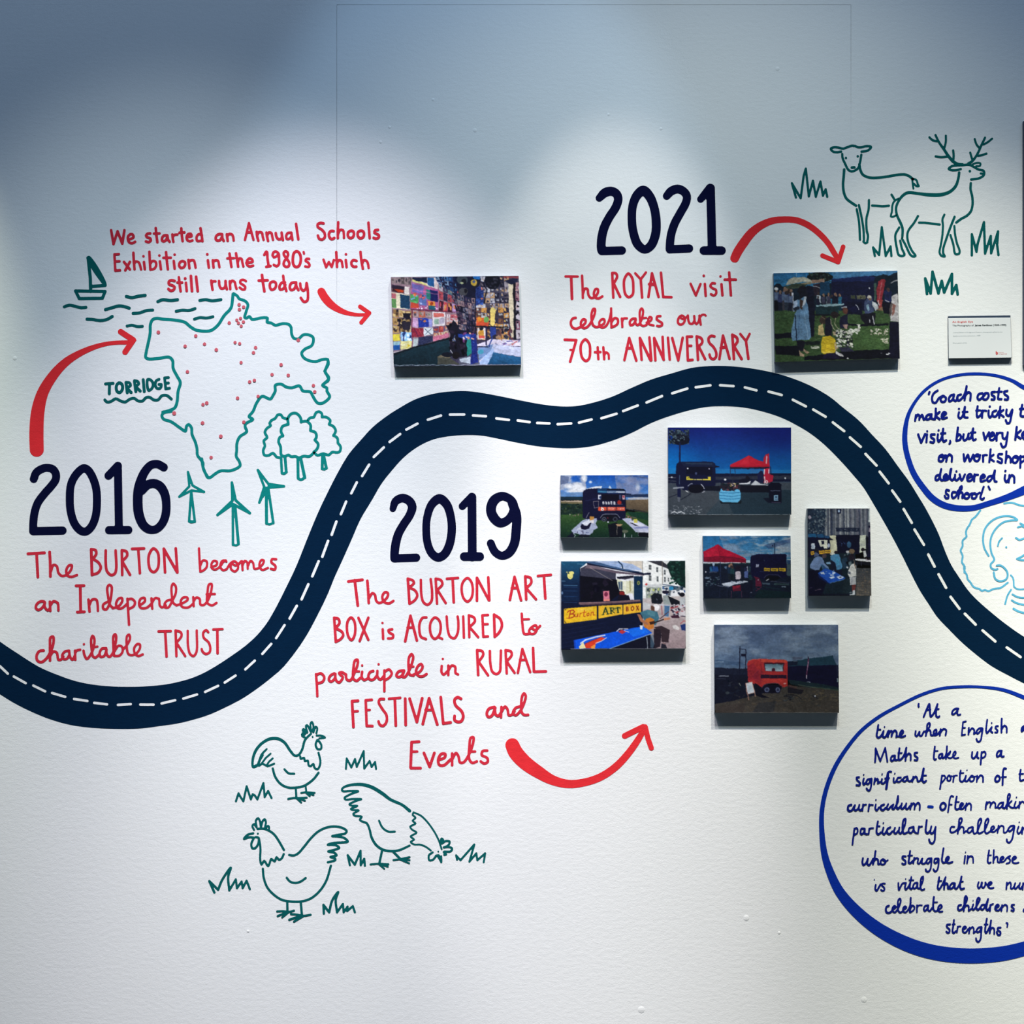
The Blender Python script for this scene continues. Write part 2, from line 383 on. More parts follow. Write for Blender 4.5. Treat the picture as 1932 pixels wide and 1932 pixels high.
W_=(225,225,235); K_=(12,14,30)
def paint_exhibition():
    s = Canvas(730, 510, 270, 210, 7.156, 3); P, L, E, D, G = s.P, s.L, s.E, s.D, s.G
    P((60,55,80), "0,0 1932,0 1932,1503 0,1503")
    # left wall of children's pictures
    P((150,120,130), "50,90 640,90 1000,520 1000,860 830,920 345,1040 90,1125")
    s.art([(55,90),(330,95),(330,200),(58,180)], 6, 1, [(90,80,80),(50,45,60),(150,130,130)])
    s.art([(58,185),(240,215),(240,320),(60,290)], 1, 1, [(60,30,35)]); P((190,60,30), "100,250 230,270 225,300 150,290"); P((40,30,50),"60,190 235,220 235,255 60,240")
    P((225,215,205), "240,215 305,220 305,325 238,315")
    P((235,225,190), "60,300 305,330 310,525 65,510")
    P((90,140,80), "62,380 125,390 128,510 65,505"); P((190,100,110),"62,310 125,318 125,385 62,375")
    P((25,60,90), "180,325 305,340 315,520 185,508", n=6)
    P((225,205,200), "340,95 640,95 690,100 690,270 550,210 345,155"); P((20,30,60),"345,95 540,95 545,175 345,130"); P((30,90,150),"545,100 635,100 635,235 550,190"); P((225,215,120),"345,125 540,185 540,205 345,150")
    P((175,90,140), "335,165 700,260 690,555 320,525"); P((110,100,170), "340,175 500,215 490,320 345,290"); P((80,160,90),"315,320 430,340 430,440 320,430")
    D(10, 60, 40, [(240,120,60),(90,190,110),(120,170,230),(230,210,90),(200,60,60)], 320,300,440,510)
    P((90,110,170),"440,320 535,335 535,480 440,465"); D(9,40,30,[(200,80,80),(180,190,230),(60,60,120)],440,320,535,475)
    P((25,30,90),"580,260 690,280 685,430 590,410"); P((40,120,110),"530,260 590,270 590,400 540,390"); P((235,150,60),"555,415 650,425 650,540 560,525"); P((30,90,110),"560,475 655,485 655,545 565,530"); E((170,60,30),605,450,25,25)
    P((200,70,50),"330,430 430,450 430,515 320,510"); L(14,(230,120,170),"300,240 690,330",.5)
    D(10,22,20,[(250,240,250)],350,480,680,530)
    s.art([(700,150),(1000,300),(1000,480),(700,390)], 5, 2, [(180,70,80),(60,50,80),(210,150,120),(90,120,130),(200,180,190),(40,40,70)])
    s.art([(705,400),(1000,480),(1000,590),(700,550)], 5, 1, [(200,70,80),(60,20,40),(230,150,80),(190,150,200)])
    s.art([(75,525),(330,545),(330,850),(80,850)], 3, 3, [(190,150,90),(60,45,40),(220,190,130),(40,35,45),(160,120,70)]); D(14,60,50,[(35,30,40),(210,180,120)],75,530,330,850)
    P((40,35,50),"200,690 320,700 315,800 210,800"); P((25,22,35),"215,570 320,580 310,660 225,640")
    s.art([(340,545),(610,560),(610,640),(340,630)], 3, 1, [(120,130,110),(200,100,70),(180,150,150),(70,70,90)])
    P((215,170,210),"345,640 420,645 420,770 345,765"); P((30,50,150),"420,645 565,650 565,765 425,765",n=10); D(8,30,26,[(200,110,60),(60,90,190)],440,660,550,750); P((150,150,210),"565,650 615,655 615,765 570,765")
    P((235,225,225),"615,560 785,570 785,745 620,755"); P((225,110,100),"635,575 770,582 770,630 635,630"); P((150,180,160),"640,650 700,650 700,720 640,730"); P((190,180,200),"710,648 772,648 772,720 710,725")
    s.art([(800,590),(960,600),(960,740),(800,750)], 3, 3, [(200,90,100),(220,170,150),(110,60,80),(230,210,210)])
    P((110,30,60),"330,545 345,545 345,1045 335,1045"); P((90,25,50),"320,520 1000,560 1000,572 320,545",.7)
    P((150,40,60),"345,775 495,775 495,890 345,905",n=15); L(8,(70,30,70),"370,790 420,890"); L(8,(200,90,90),"430,780 480,880")
    P((225,230,235),"495,775 625,770 625,860 495,885"); L(7,(40,60,80),"510,790 600,865"); L(6,(40,60,80),"610,780 520,860")
    s.art([(630,760),(830,745),(830,890),(630,935)], 3, 2, [(200,120,90),(230,200,170),(110,80,110),(180,60,60)])
    P((235,215,70),"80,860 175,860 175,950 85,955"); P((150,200,240),"185,830 335,840 335,960 190,950"); D(8,40,60,[(40,60,120),(230,240,250)],190,830,335,950); P((235,225,150),"180,950 335,950 335,1055 185,1075"); D(8,40,26,[(220,190,40),(240,235,190)],185,960,330,1050); P((30,90,170),"90,1010 170,1010 172,1070 92,1080"); P((150,190,200),"85,965 175,960 172,1010 88,1015")
    P((190,200,200),"355,920 420,915 420,1020 355,1040"); P((45,50,85),"425,900 620,880 620,960 425,1020",n=20); P((220,120,150),"625,890 830,850 835,900 628,960",n=20)
    L(10,(230,225,235),"90,1110 340,1055 430,1030",.8)
    # far corner, dark with little frames
    P((20,22,45),"900,90 1210,90 1210,860 960,860 960,600 1000,400")
    s.art([(880,300),(1190,380),(1190,840),(980,800)], 6, 6, [(40,40,70),(110,110,130),(20,20,40),(160,130,130),(80,60,80)])
    s.art([(640,80),(950,80),(950,330),(700,200)], 5, 3, [(30,60,110),(60,110,160),(15,20,50),(120,150,180),(20,30,70)])
    # right wall
    s.art([(1200,80),(1650,80),(1650,520),(1200,520)], 7, 6, [(60,60,80),(170,160,170),(30,30,50),(200,200,210),(90,80,90),(190,150,110)])
    s.art([(1200,500),(1650,500),(1650,940),(1200,940)], 6, 6, [(200,140,70),(60,50,60),(230,180,90),(110,70,60),(190,190,190),(40,35,55)])
    P((225,100,40),"1205,640 1380,640 1375,745 1210,750"); E((110,170,90),1340,670,35,45); E((240,150,50),1250,660,30,30); P((215,80,50),"1210,700 1375,705 1375,750 1210,750")
    P((35,55,120),"1200,200 1300,230 1310,440 1200,480",n=20); D(10,40,40,[(50,90,180),(30,40,90),(200,120,100)],1200,210,1300,470)
    P((235,205,110),"1395,530 1460,530 1460,720 1430,765 1400,730"); E((240,215,120),1430,540,34,40)
    E((12,14,28),1430,150,100,110); D(10,40,30,[(40,40,55)],1350,90,1540,240)
    E((20,25,45),1190,150,75,85); E((200,165,60),1175,165,42,42); E((70,90,140),1175,155,20,20); P((30,110,190),"1160,80 1260,80 1250,130 1180,120")
    L(16,K_,"1340,80 1310,190 1350,260 1320,380 1310,450"); E((60,70,80),1020,130,75,60); E((20,22,35),1040,150,35,40); E((190,200,150),1010,170,25,12); E((70,70,75),1030,290,60,55); E((20,20,30),1060,280,20,30)
    P((225,210,180),"1640,160 1700,140 1715,910 1680,910 1650,560"); P((20,18,30),"1700,130 1740,130 1745,930 1715,930"); P((25,30,60),"1590,140 1760,110 1760,160 1680,200"); P((180,60,60),"1570,80 1780,78 1780,110 1570,110",.6)
    s.art([(1735,160),(1795,160),(1810,930),(1745,930)], 1, 6, [(190,150,150),(140,90,110),(200,190,200),(60,50,60)]); D(8,50,30,[(15,14,28)],1735,300,1800,760)
    P((20,20,30),"1200,745 1640,760 1640,775 1200,765")
    P((240,225,220),"1220,780 1330,780 1330,930 1225,930"); E((225,160,60),1275,850,40,50); E((20,25,40),1275,790,30,22); P((230,90,80),"1240,880 1320,890 1320,920 1240,920")
    D(30,60,50,[(30,30,50),(90,60,70),(170,130,100)],1400,780,1700,930)
    P((225,215,235),"1400,930 1810,940 1810,1030 1450,1010 1240,1280 1220,1000"); D(16,80,16,[(180,90,110),(90,90,150),(220,120,120),(240,240,245)],1420,940,1800,1010)
    # floor, table and counter
    G((22,50,62),(14,34,44),950,1290,"90,1125 345,1040 840,910 870,1290 92,1295",n=4); P((14,22,32),"92,1120 345,1040 840,905 850,925 345,1065 92,1145")
    P((200,205,235),"1450,1000 1810,1040 1812,1170 1440,1110 1350,1280 1220,1280"); P((165,190,235),"1220,1280 1440,1040 1450,1110 1360,1270"); G((40,100,150),(20,75,120),1120,1270,"1440,1110 1812,1175 1812,1270 1360,1265",n=5)
    P((120,150,200),"1220,1050 1440,1000 1400,1090 1240,1230"); P((90,90,110),"980,1180 1240,1130 1250,1285 960,1285"); P((205,215,230),"985,1200 1120,1165 1170,1210 1120,1260 1000,1240"); P((70,70,62),"680,1170 850,1180 985,1270 680,1272"); P((110,100,80),"680,1165 760,1125 870,1180 700,1178")
    # people
    P((22,20,36),"795,740 860,740 900,670 960,740 970,850 1000,880 1080,900 1120,1010 1110,1150 970,1180 890,1170 850,1010 850,860 820,790"); D(18,50,60,[(10,10,22),(40,30,50)],840,720,1080,1150); D(8,26,40,[(190,180,150),(60,80,130)],885,830,925,960)
    P((30,60,150),"950,860 1200,860 1210,1000 1100,960 960,900",n=15); P((35,140,130),"1080,900 1140,920 1180,1080 1090,1160 1075,1010"); P((30,45,130),"1140,870 1210,880 1215,1080 1230,1240 1130,1270 1140,1100",n=15); D(16,40,40,[(240,170,140),(60,100,200),(120,60,120),(220,200,200)],1020,840,1180,980)
    L(18,(30,30,70),"1340,760 1340,1010"); L(16,(40,60,140),"1400,770 1420,930 1380,1030"); P((40,60,140),"1390,770 1480,770 1470,860 1400,900"); L(12,(120,50,40),"1660,780 1640,860 1690,930"); L(10,(140,90,60),"1530,790 1550,950")
    L(14,(20,24,60),"1230,1030 1360,1040"); E((230,235,245),780,1140,22,12); E((15,18,30),810,1140,80,30); L(8,(230,230,235),"860,1080 895,1130"); E((20,15,20),930,1150,50,50)
    E((70,160,190),1270,1100,40,30); L(6,(200,205,220),"92,1283 1812,1272"); return s

def people(s, n, x0, x1, y, h, cols, heads=((150,110,90),(60,45,45))):
    for i in range(n):
        x = s.r.uniform(x0, x1); hh = h*s.r.uniform(.8, 1.1); w = hh*.10
        c = cols[s.r.randint(len(cols))]; d = cols[s.r.randint(len(cols))]
        s.P(c, [(x-w, y-hh*.8), (x+w, y-hh*.8), (x+w*1.1, y-hh*.4), (x-w*1.1, y-hh*.4)])
        s.P(np.array(d)*.5, [(x-w, y-hh*.42), (x+w, y-hh*.42), (x+w*.8, y), (x-w*.7, y)])
        s.E(heads[s.r.randint(len(heads))], x, y-hh*.9, w*.6, hh*.1)

def paint_gathering():
    s = Canvas(1450, 500, 260, 210, 7.431, 5); P, L, E, D, G = s.P, s.L, s.E, s.D, s.G
    G((30,110,175),(40,130,190),100,300,"0,0 1932,0 1932,340 0,340"); P((90,150,210),"900,90 1812,80 1812,180 900,190",.5)
    P((14,32,52),"70,290 110,262 160,262 200,300 260,290 640,300 1450,150 1520,160 1600,130 1680,150 1812,90 1812,640 70,640")
    E((20,26,30),720,170,180,70); D(40,40,26,[(15,30,35),(50,70,60),(30,40,50)],560,105,880,240); P((170,130,110),"600,210 780,190 780,240 610,260",n=12); L(8,(120,160,200),"395,110 395,160")
    P((16,20,60),"880,200 1480,150 1500,640 880,640"); P((22,40,110),"880,190 1420,150 1500,180 1480,230 880,235",.7); P((14,60,100),"720,240 860,235 860,420 725,420"); P((40,30,50),"620,270 720,260 720,420 640,440"); L(8,(190,190,200),"620,290 720,322")
    G((60,90,50),(55,85,45),640,1340,"70,640 1840,640 1840,1345 70,1360",n=10); D(220,60,22,[(40,80,40),(80,110,50),(30,60,35),(90,115,60)],80,650,1835,1330,.5,.3); P((80,120,60),"1150,850 1700,830 1690,1190 1200,1190",.45,n=10)
    P((12,14,30),"70,960 330,950 330,1020 90,1030"); P((10,12,28),"85,1140 420,1130 450,1280 100,1250"); P((10,12,28),"500,1290 760,1250 1130,1200 1840,1180 1840,1310 1100,1325 500,1335"); P((12,14,30),"1110,830 1680,820 1690,845 1300,860 1110,850"); P((14,20,32),"500,1075 720,1065 715,1120 520,1120",.8)
    people(s, 15, 90, 335, 640, 310, [(50,60,110),(130,120,150),(200,200,215),(20,25,50),(90,110,150)])
    E((225,225,230),110,335,32,20)
    # parasol and the woman in blue
    P((190,185,165),"235,280 290,200 370,168 480,165 560,190 610,235 600,260 500,235"); P((60,75,60),"215,305 330,265 480,255 550,270 470,320 260,330"); P((150,135,105),"455,250 600,238 600,270 480,270")
    E((24,20,34),480,360,70,70); P((16,18,45),"540,290 620,300 650,560 640,1000 560,1000 540,560"); P((22,22,40),"430,340 540,330 560,460 440,470")
    P((170,190,225),"345,520 410,490 440,560 420,640 350,650"); P((95,140,185),"405,500 500,440 550,560 560,700 600,1010 560,1050 330,1060 320,960 360,700 400,640",n=5)
    L(12,(70,110,165),"430,700 420,1050"); L(10,(130,170,210),"500,680 560,1040"); L(12,(14,22,60),"370,700 390,1060"); P((70,50,45),"440,470 490,500 480,620 440,600"); P((205,215,235),"500,440 530,440 520,540 470,590"); P((30,40,60),"345,600 430,580 440,620 370,650")
    P((18,18,38),"390,1060 510,1065 500,1200 430,1200"); P((185,150,120),"430,1190 500,1260 490,1290 440,1280"); P((185,150,120),"490,1170 570,1230 540,1245 490,1210")
    # table and folk behind
    people(s, 11, 670, 1020, 640, 250, [(40,90,130),(190,200,215),(20,24,50),(60,60,90),(30,110,150)]); P((150,190,205),"660,560 900,540 1060,540 1060,560 860,580 670,575"); P((20,50,60),"665,580 870,585 980,570 980,690 660,690",n=5); P((12,14,28),"640,690 1000,690 1000,710 640,710")
    P((90,100,60),"1150,425 1215,425 1215,475 1150,470",.7); P((130,130,90),"1240,425 1358,425 1358,475 1240,475",.8); D(8,20,30,[(60,60,50)],1250,430,1350,470)
    P((14,16,50),"1080,520 1310,510 1310,700 1090,690"); L(12,(215,220,230),"1220,560 1245,580 1265,625"); E((16,18,60),1190,620,70,50); E((225,225,235),1412,325,10,12)
    # red banner flag
    P((170,40,55),"1520,500 1510,350 1540,230 1590,195 1635,200 1630,300 1590,480 1550,560"); L(8,(200,140,150),"1590,240 1550,470",.8); P((180,60,60),"1530,500 1600,490 1590,640 1540,600"); L(12,(240,220,225),"1545,500 1540,560"); E((240,220,225),1552,560,14,14); E((170,50,60),1552,560,6,6); P((60,90,80),"1475,260 1510,250 1505,500 1480,500")
    P((170,170,180),"1710,250 1812,200 1812,215 1730,255")
    # figures on the right
    P((60,75,120),"1340,520 1400,440 1450,440 1470,560 1480,660 1350,700",n=8); E((215,205,195),1412,450,34,28); E((120,90,80),1420,480,26,20); P((200,205,215),"1450,510 1500,520 1545,600 1500,640 1460,560"); P((20,20,36),"1280,680 1500,670 1500,760 1470,840 1360,840 1300,750"); L(14,(215,215,225),"1460,720 1480,835"); L(12,(215,215,225),"1412,770 1418,810"); P((130,170,200),"1370,560 1400,540 1420,640 1395,650")
    P((26,36,90),"1615,370 1680,320 1735,380 1720,520 1630,520",n=8); E((90,60,60),1680,350,24,30); L(12,(190,190,200),"1640,490 1700,520"); P((14,14,34),"1600,520 1730,520 1700,690 1610,680"); P((150,110,80),"1500,620 1600,590 1600,650")
    P((200,195,200),"1730,440 1812,400 1830,800 1710,780 1720,640",n=5); P((160,100,90),"1740,540 1785,560 1770,680 1730,720"); P((90,80,80),"1700,540 1740,530 1720,700 1690,720"); P((16,16,44),"1700,790 1832,800 1838,1310 1690,1300")
    # children on the grass
    E((60,45,40),770,770,55,60); P((205,175,110),"700,850 760,820 790,990 690,985"); L(10,(160,140,110),"740,730 800,760"); P((24,22,44),"790,760 860,720 900,900 880,1010 790,990"); E((40,30,36),930,700,55,50); L(9,(190,180,150),"870,760 880,830 940,920"); L(9,(190,180,150),"940,750 930,830 970,890"); E((110,60,50),1075,640,38,50); P((180,185,200),"1015,590 1105,588 1100,605 1020,604"); P((24,24,56),"1000,720 1110,690 1120,890 1000,880"); P((170,130,120),"1040,840 1110,840 1100,900 1060,880")
    P((235,195,20),"730,1080 760,1010 860,985 930,1040 960,1130 930,1240 820,1260 740,1230",n=5); L(8,(250,225,100),"760,1220 900,1230"); L(8,(200,150,20),"800,1160 920,1190"); P((200,170,130),"930,1080 975,1170 930,1200"); P((225,220,225),"940,1200 1060,1270 1040,1290 950,1260"); P((24,20,60),"780,1240 940,1235 1000,1310 750,1310"); P((205,180,140),"900,940 990,920 1000,960 910,990")
    D(110,42,22,[(235,235,225),(200,200,195),(245,240,225),(30,30,50)],940,890,1180,1160); D(14,70,30,[(235,235,225)],1090,890,1280,970); D(8,50,34,[(240,238,225)],1220,830,1290,900); D(34,40,18,[(235,230,215),(200,190,170)],1430,890,1680,980); D(20,40,20,[(235,225,205)],1550,1020,1680,1100); D(8,50,20,[(210,210,190)],590,1130,710,1170)
    P((50,50,80),"980,1150 1130,1150 1200,1210 1020,1220"); D(4,40,22,[(230,230,240)],1570,1225,1700,1260); E((240,240,240),1110,1308,14,10); return s

def paint_seafront():
    s = Canvas(1250, 800, 260, 205, 7.431, 7); P, L, E, D, G = s.P, s.L, s.E, s.D, s.G
    G((14,28,115),(5,95,170),50,690,"0,0 1932,0 1932,700 0,700"); s.glow((0,125,215),60,600,700,520,.75); s.glow((10,24,110),1700,80,800,420,.8)
    P((50,130,190),"75,620 1805,640 1805,700 75,700",.4)
    D(130,44,30,[(18,24,40),(30,44,60),(60,80,90),(14,18,36)],85,75,370,290); E((16,20,38),260,220,120,75); D(60,36,24,[(18,24,42),(90,110,120),(30,40,60)],90,80,380,250); L(24,(20,30,75),"243,270 243,560")
    P((14,20,50),"75,700 1805,690 1805,830 75,830",n=6); P((60,64,76),"740,740 1805,720 1805,775 740,780",.6,n=8); L(8,(120,120,130),"75,750 190,752"); L(8,(80,84,96),"75,800 200,802"); L(9,(70,90,110),"1540,815 1805,815"); E((200,205,215),130,748,12,12); E((220,225,235),1720,760,12,12)
    G((62,70,84),(44,60,72),830,1275,"75,830 1805,820 1805,1275 75,1275",n=6); P((24,44,60),"850,950 1805,920 1805,1275 1000,1275",.75,n=5); P((70,72,80),"75,900 700,930 850,1000 600,1275 75,1275",.5,n=10)
    D(60,40,10,[(190,195,205),(120,125,135)],90,1140,560,1270,.7); L(9,(225,228,235),"120,1250 170,1225 210,1250 260,1230 310,1260")
    P((14,18,52),"188,600 200,550 250,528 700,528 740,560 745,860 620,930 300,930 190,860"); P((26,40,70),"250,528 720,535 735,600 300,600",.5); L(16,(40,56,80),"330,553 690,560"); P((16,16,40),"740,580 800,595 800,605 740,612"); P((10,12,36),"330,600 700,600 700,720 330,700"); E((225,228,240),355,625,9,13); E((200,190,215),658,628,9,9); E((60,70,110),470,690,16,18)
    P((225,205,60),"333,735 375,735 380,765 435,770 435,785 335,785"); P((225,205,60),"632,737 678,740 678,790 560,786 560,770 635,768"); L(13,(230,215,110),"447,778 465,778"); L(13,(230,215,110),"482,778 550,779"); L(8,(30,30,30),"350,760 370,752")
    E((10,10,26),470,910,110,60); L(8,(180,185,200),"355,870 385,845 420,838"); L(10,(200,205,215),"540,845 570,875 585,905"); L(10,(225,225,230),"325,935 360,955"); L(8,(200,200,215),"560,955 590,945"); P((16,22,60),"208,850 255,850 258,1030 208,1020"); L(10,(70,90,120),"240,720 235,840"); P((90,96,110),"205,1020 250,1030 240,1090 215,1085"); L(9,(20,24,44),"80,1028 210,985"); L(10,(16,20,40),"250,1065 400,975"); P((12,16,34),"590,870 830,870 850,940 600,935")
    L(22,(190,195,205),"160,900 290,890",.7)
    # gazebo
    P((195,25,50),"945,600 950,570 1100,500 1210,440 1300,490 1500,560 1505,600"); P((165,20,45),"945,590 1505,585 1505,605 945,605"); P((225,50,70),"1210,450 1130,520 1080,570 1210,560",.4); L(9,(30,34,70),"950,600 950,740"); L(8,(30,34,70),"1015,630 1015,740"); L(10,(20,20,50),"1515,600 1520,700"); P((20,24,50),"950,605 1500,605 1500,630 1230,625 1200,640 1180,625 955,628"); P((190,30,55),"1405,560 1415,470 1450,425 1495,415 1500,560"); L(14,(235,190,205),"1462,450 1455,550"); P((60,110,170),"1240,640 1400,640 1400,700 1220,690",.5)
    P((24,26,66),"1330,700 1380,650 1410,670 1410,830 1340,820"); P((190,30,60),"1420,630 1500,620 1500,820 1420,830"); L(16,(235,215,225),"1430,640 1425,700"); L(12,(235,215,225),"1490,640 1488,690"); L(14,(235,225,235),"1430,740 1435,830"); E((235,225,235),1460,810,18,22); E((190,30,60),1460,810,8,10); P((180,30,60),"1490,700 1555,720 1545,800 1500,820")
    P((14,16,36),"1070,780 1230,750 1230,820 1070,820"); P((215,218,228),"1040,835 1180,825 1240,800 1220,840 1060,850"); P((200,204,215),"1240,850 1300,790 1380,840 1480,850 1480,862 1240,862"); P((12,14,30),"1080,860 1490,860 1500,960 1090,960"); E((20,18,34),1190,750,24,30)
    # tyre planter, plants and bin
    P((14,24,34),"800,1080 1110,1070 1100,1120 820,1120"); P((92,175,222),"795,960 830,900 1060,890 1095,960 1095,1050 1050,1100 840,1095 795,1050",n=3)
    for y in (955, 1000, 1040): L(8,(30,100,150),"800,%d 900,%d 1000,%d 1092,%d"%(y,y+12,y+12,y))
    E((30,26,40),950,880,150,45); D(40,50,34,[(40,30,44),(24,26,40),(90,50,60),(20,40,50)],810,820,1090,940); D(12,30,20,[(210,190,180),(190,170,110)],930,830,1030,880); L(12,(40,44,60),"985,790 985,850"); E((240,240,245),878,778,18,14)
    P((10,12,34),"1485,850 1520,820 1640,820 1670,850 1670,1110 1500,1105"); L(6,(110,120,150),"1515,935 1650,935"); P((120,160,190),"1560,1000 1620,990 1622,1075 1562,1072"); P((20,40,80),"1578,1012 1608,1010 1608,1030 1578,1030"); L(8,(30,50,90),"1576,1050 1610,1050"); L(6,(90,80,110),"1530,1097 1655,1102"); P((14,20,40),"1410,1040 1500,1030 1500,1110 1460,1090")
    L(6,(190,196,205),"500,1273 1805,1270"); return s

def paint_beach_van():
    s = Canvas(1050, 890, 185, 160, 10.443, 9); P, L, E, D, G = s.P, s.L, s.E, s.D, s.G
    G((10,80,190),(90,150,225),70,500,"0,0 1932,0 1932,560 0,560"); s.cloud("75,72 560,72 600,450 75,500",(170,180,205),.95,150,90,-.6); P((60,80,130),"75,72 250,100 230,220 75,260",.6); s.cloud("1150,72 1810,72 1815,480 1370,480 1180,330",(130,145,190),.9,170,100,-.5)
    
    for q in ((420,270,110,80),(500,340,110,70),(360,330,120,70),(240,290,110,60),(300,380,150,50),(550,110,70,70),(560,160,50,50),(670,205,40,34),(450,390,130,50)): s.glow((244,247,252), *q, .95, .5)
    for q in ((1300,130,130,90),(1430,180,120,90),(1700,200,150,90),(1600,330,120,60)): s.glow((150,162,205), *q, .8, .7)
    pass; P((230,238,250),"600,330 760,290 900,280 880,340 600,350"); P((210,230,250),"1020,320 1050,270 1090,330"); P((90,140,200),"80,410 520,400 520,480 80,490",.8); s.glow((225,232,245),1600,300,60,110,.8,.7); L(20,(60,70,110),"1450,80 1800,130",.5)
    P((20,44,60),"78,492 520,492 520,560 78,560"); P((30,50,90),"1370,450 1815,440 1815,500 1370,500"); P((190,195,210),"1400,520 1640,500 1815,510 1815,555 1400,545"); P((190,170,150),"80,570 500,570 500,600 90,605"); P((110,100,70),"80,590 510,600 510,680 80,640"); G((120,100,76),(90,76,60),550,760,"1370,555 1815,545 1815,790 1370,720",n=7)
    P((20,42,36),"78,620 520,650 520,870 78,850",n=8); D(70,60,40,[(16,36,34),(40,60,40),(24,50,44)],80,630,515,850); G((52,90,40),(12,44,34),850,1290,"78,850 1815,780 1815,1300 78,1300",n=7); D(40,60,40,[(60,95,50),(30,70,40)],80,860,520,1200,.4); P((20,60,44),"1370,780 1815,820 1815,960 1500,900",n=5); L(24,(14,24,34),"1370,730 1815,810"); L(16,(70,70,70),"1370,725 1500,750"); L(12,(80,76,70),"1540,765 1800,800")
    L(12,(120,100,90),"1360,860 1570,910"); D(6,30,24,[(190,200,170),(150,120,120)],250,820,440,880)
    # horse box van
    P((14,16,52),"515,420 530,380 580,345 800,325 1330,340 1362,375 1365,900 1300,950 620,960 515,900",n=3); P((14,60,110),"805,330 990,340 990,425 805,420"); L(26,(70,150,190),"830,390 985,400",.8); P((40,70,120),"1000,345 1350,350 1362,380 1350,430 1000,430"); L(24,(150,175,205),"1005,400 1165,402"); L(26,(225,230,240),"1185,400 1345,402"); P((12,20,40),"1000,335 1330,340 1355,375 1000,362")
    P((12,16,44),"1350,425 1475,435 1465,448 1350,450"); P((10,10,30),"890,445 1240,450 1240,560 890,560"); P((225,228,240),"818,455 880,452 878,540 822,542"); P((40,60,110),"845,490 880,470 880,535 850,535"); P((215,180,195),"1295,465 1348,465 1345,550 1298,548"); P((190,60,80),"1300,475 1340,475 1335,510 1305,510"); P((60,70,110),"1230,460 1275,460 1270,550 1235,545")
    L(8,(160,150,150),"725,585 830,580 825,700 745,715 725,585"); L(6,(50,60,110),"570,575 760,535 800,520")
    # letters BREAK style board, row of white letters
    for x, g in ((905, 'A'), (960, 'B'), (1012, 'C'), (1062, 'B'), (1122, 'D')):
        P((240,240,245), "%d,585 %d,588 %d,640 %d,645" % (x, x+34, x+36, x+2))
        L(6, (20,20,50), "%d,600 %d,604" % (x+10, x+24)); L(6, (20,20,50), "%d,625 %d,628" % (x+12, x+25)) 
    E((180,40,30),1238,605,42,44); L(5,(150,150,170),"1150,645 1300,640")
    P((230,80,50),"820,695 985,695 985,770 820,770"); P((228,85,60),"1000,695 1168,695 1168,770 1000,770"); P((228,85,60),"1182,695 1345,692 1345,768 1182,770"); L(15,(250,245,240),"892,700 890,735"); E((250,245,240),905,740,30,30); E((230,80,50),906,742,13,13)
    for y in (708, 722): D(12,24,9,[(250,200,190)],1012,y,1155,y+8,1,0)
    D(6,24,12,[(250,200,190)],1030,742,1130,752,1,0); D(14,22,14,[(250,190,170)],1195,718,1330,742,1,0)
    L(14,(120,125,140),"860,910 905,850 960,835 1170,835 1215,860 1245,905"); P((12,14,30),"870,905 930,855 1190,855 1230,905 1200,980 900,980"); E((70,76,96),937,940,48,50); E((20,22,36),937,940,28,30); E((120,125,140),937,940,12,14); E((60,66,84),1158,935,46,48); E((20,22,36),1158,935,26,28); P((215,218,230),"1000,980 1028,975 1026,1008 1000,1008"); E((120,30,50),1010,912,12,14)
    P((10,14,28),"1010,1040 1180,1000 1300,1100 1290,1290 1050,1290",n=3)
    # tables
    P((170,180,210),"290,1160 520,950 790,915 800,960 770,1020 815,1110 730,1150 720,1190 650,1250 480,1245 380,1210 330,1225",n=4); P((225,230,245),"390,1140 470,1090 520,1000 600,960 700,1010 640,1060 500,1140"); P((16,16,50),"470,1080 500,1020 560,1060 650,1000 690,1010 640,1120 560,1145 490,1130"); P((230,234,248),"520,1060 610,1060 660,1000 640,940 590,980 560,1050"); P((200,140,60),"650,880 740,880 740,940 660,960"); L(7,(190,190,200),"580,920 640,800"); P((230,225,225),"650,960 740,950 730,1020 670,1000"); L(14,(20,20,40),"330,1260 210,1290"); L(8,(200,205,220),"340,1230 375,1250 350,1290"); P((12,16,40),"205,1290 320,1185 350,1290"); D(8,30,20,[(90,100,150),(60,50,80)],340,1160,640,1220); P((14,14,36),"480,1230 660,1245 640,1290 400,1290",.8)
    P((190,195,225),"1290,930 1400,910 1560,940 1815,1080 1815,1190 1560,1190 1500,1120",n=4); P((130,140,200),"1500,1095 1815,1085 1815,1110 1540,1120"); P((225,228,245),"1420,980 1560,960 1740,1060 1600,1080"); P((30,26,44),"1440,1000 1500,1010 1620,1070 1560,1065"); P((225,215,90),"1520,935 1590,935 1600,1010 1525,1010"); P((60,60,50),"1440,900 1530,930 1500,970",.8); D(6,40,24,[(90,60,80),(200,120,120)],1340,880,1480,930); P((210,214,235),"1620,1160 1815,1165 1815,1200 1620,1195"); L(14,(190,195,215),"1600,1150 1620,1260"); P((10,12,24),"1610,1195 1815,1200 1815,1290 1620,1280")
    P((190,150,110),"1165,1035 1215,1025 1300,1035 1260,1075 1200,1075"); L(9,(170,160,140),"1195,1080 1192,1240"); E((96,104,84),1350,1175,60,30); L(18,(225,225,225),"1340,1225 1338,1290"); L(10,(200,200,215),"1482,1245 1480,1290"); L(5,(190,196,205),"80,1298 1812,1298"); return s

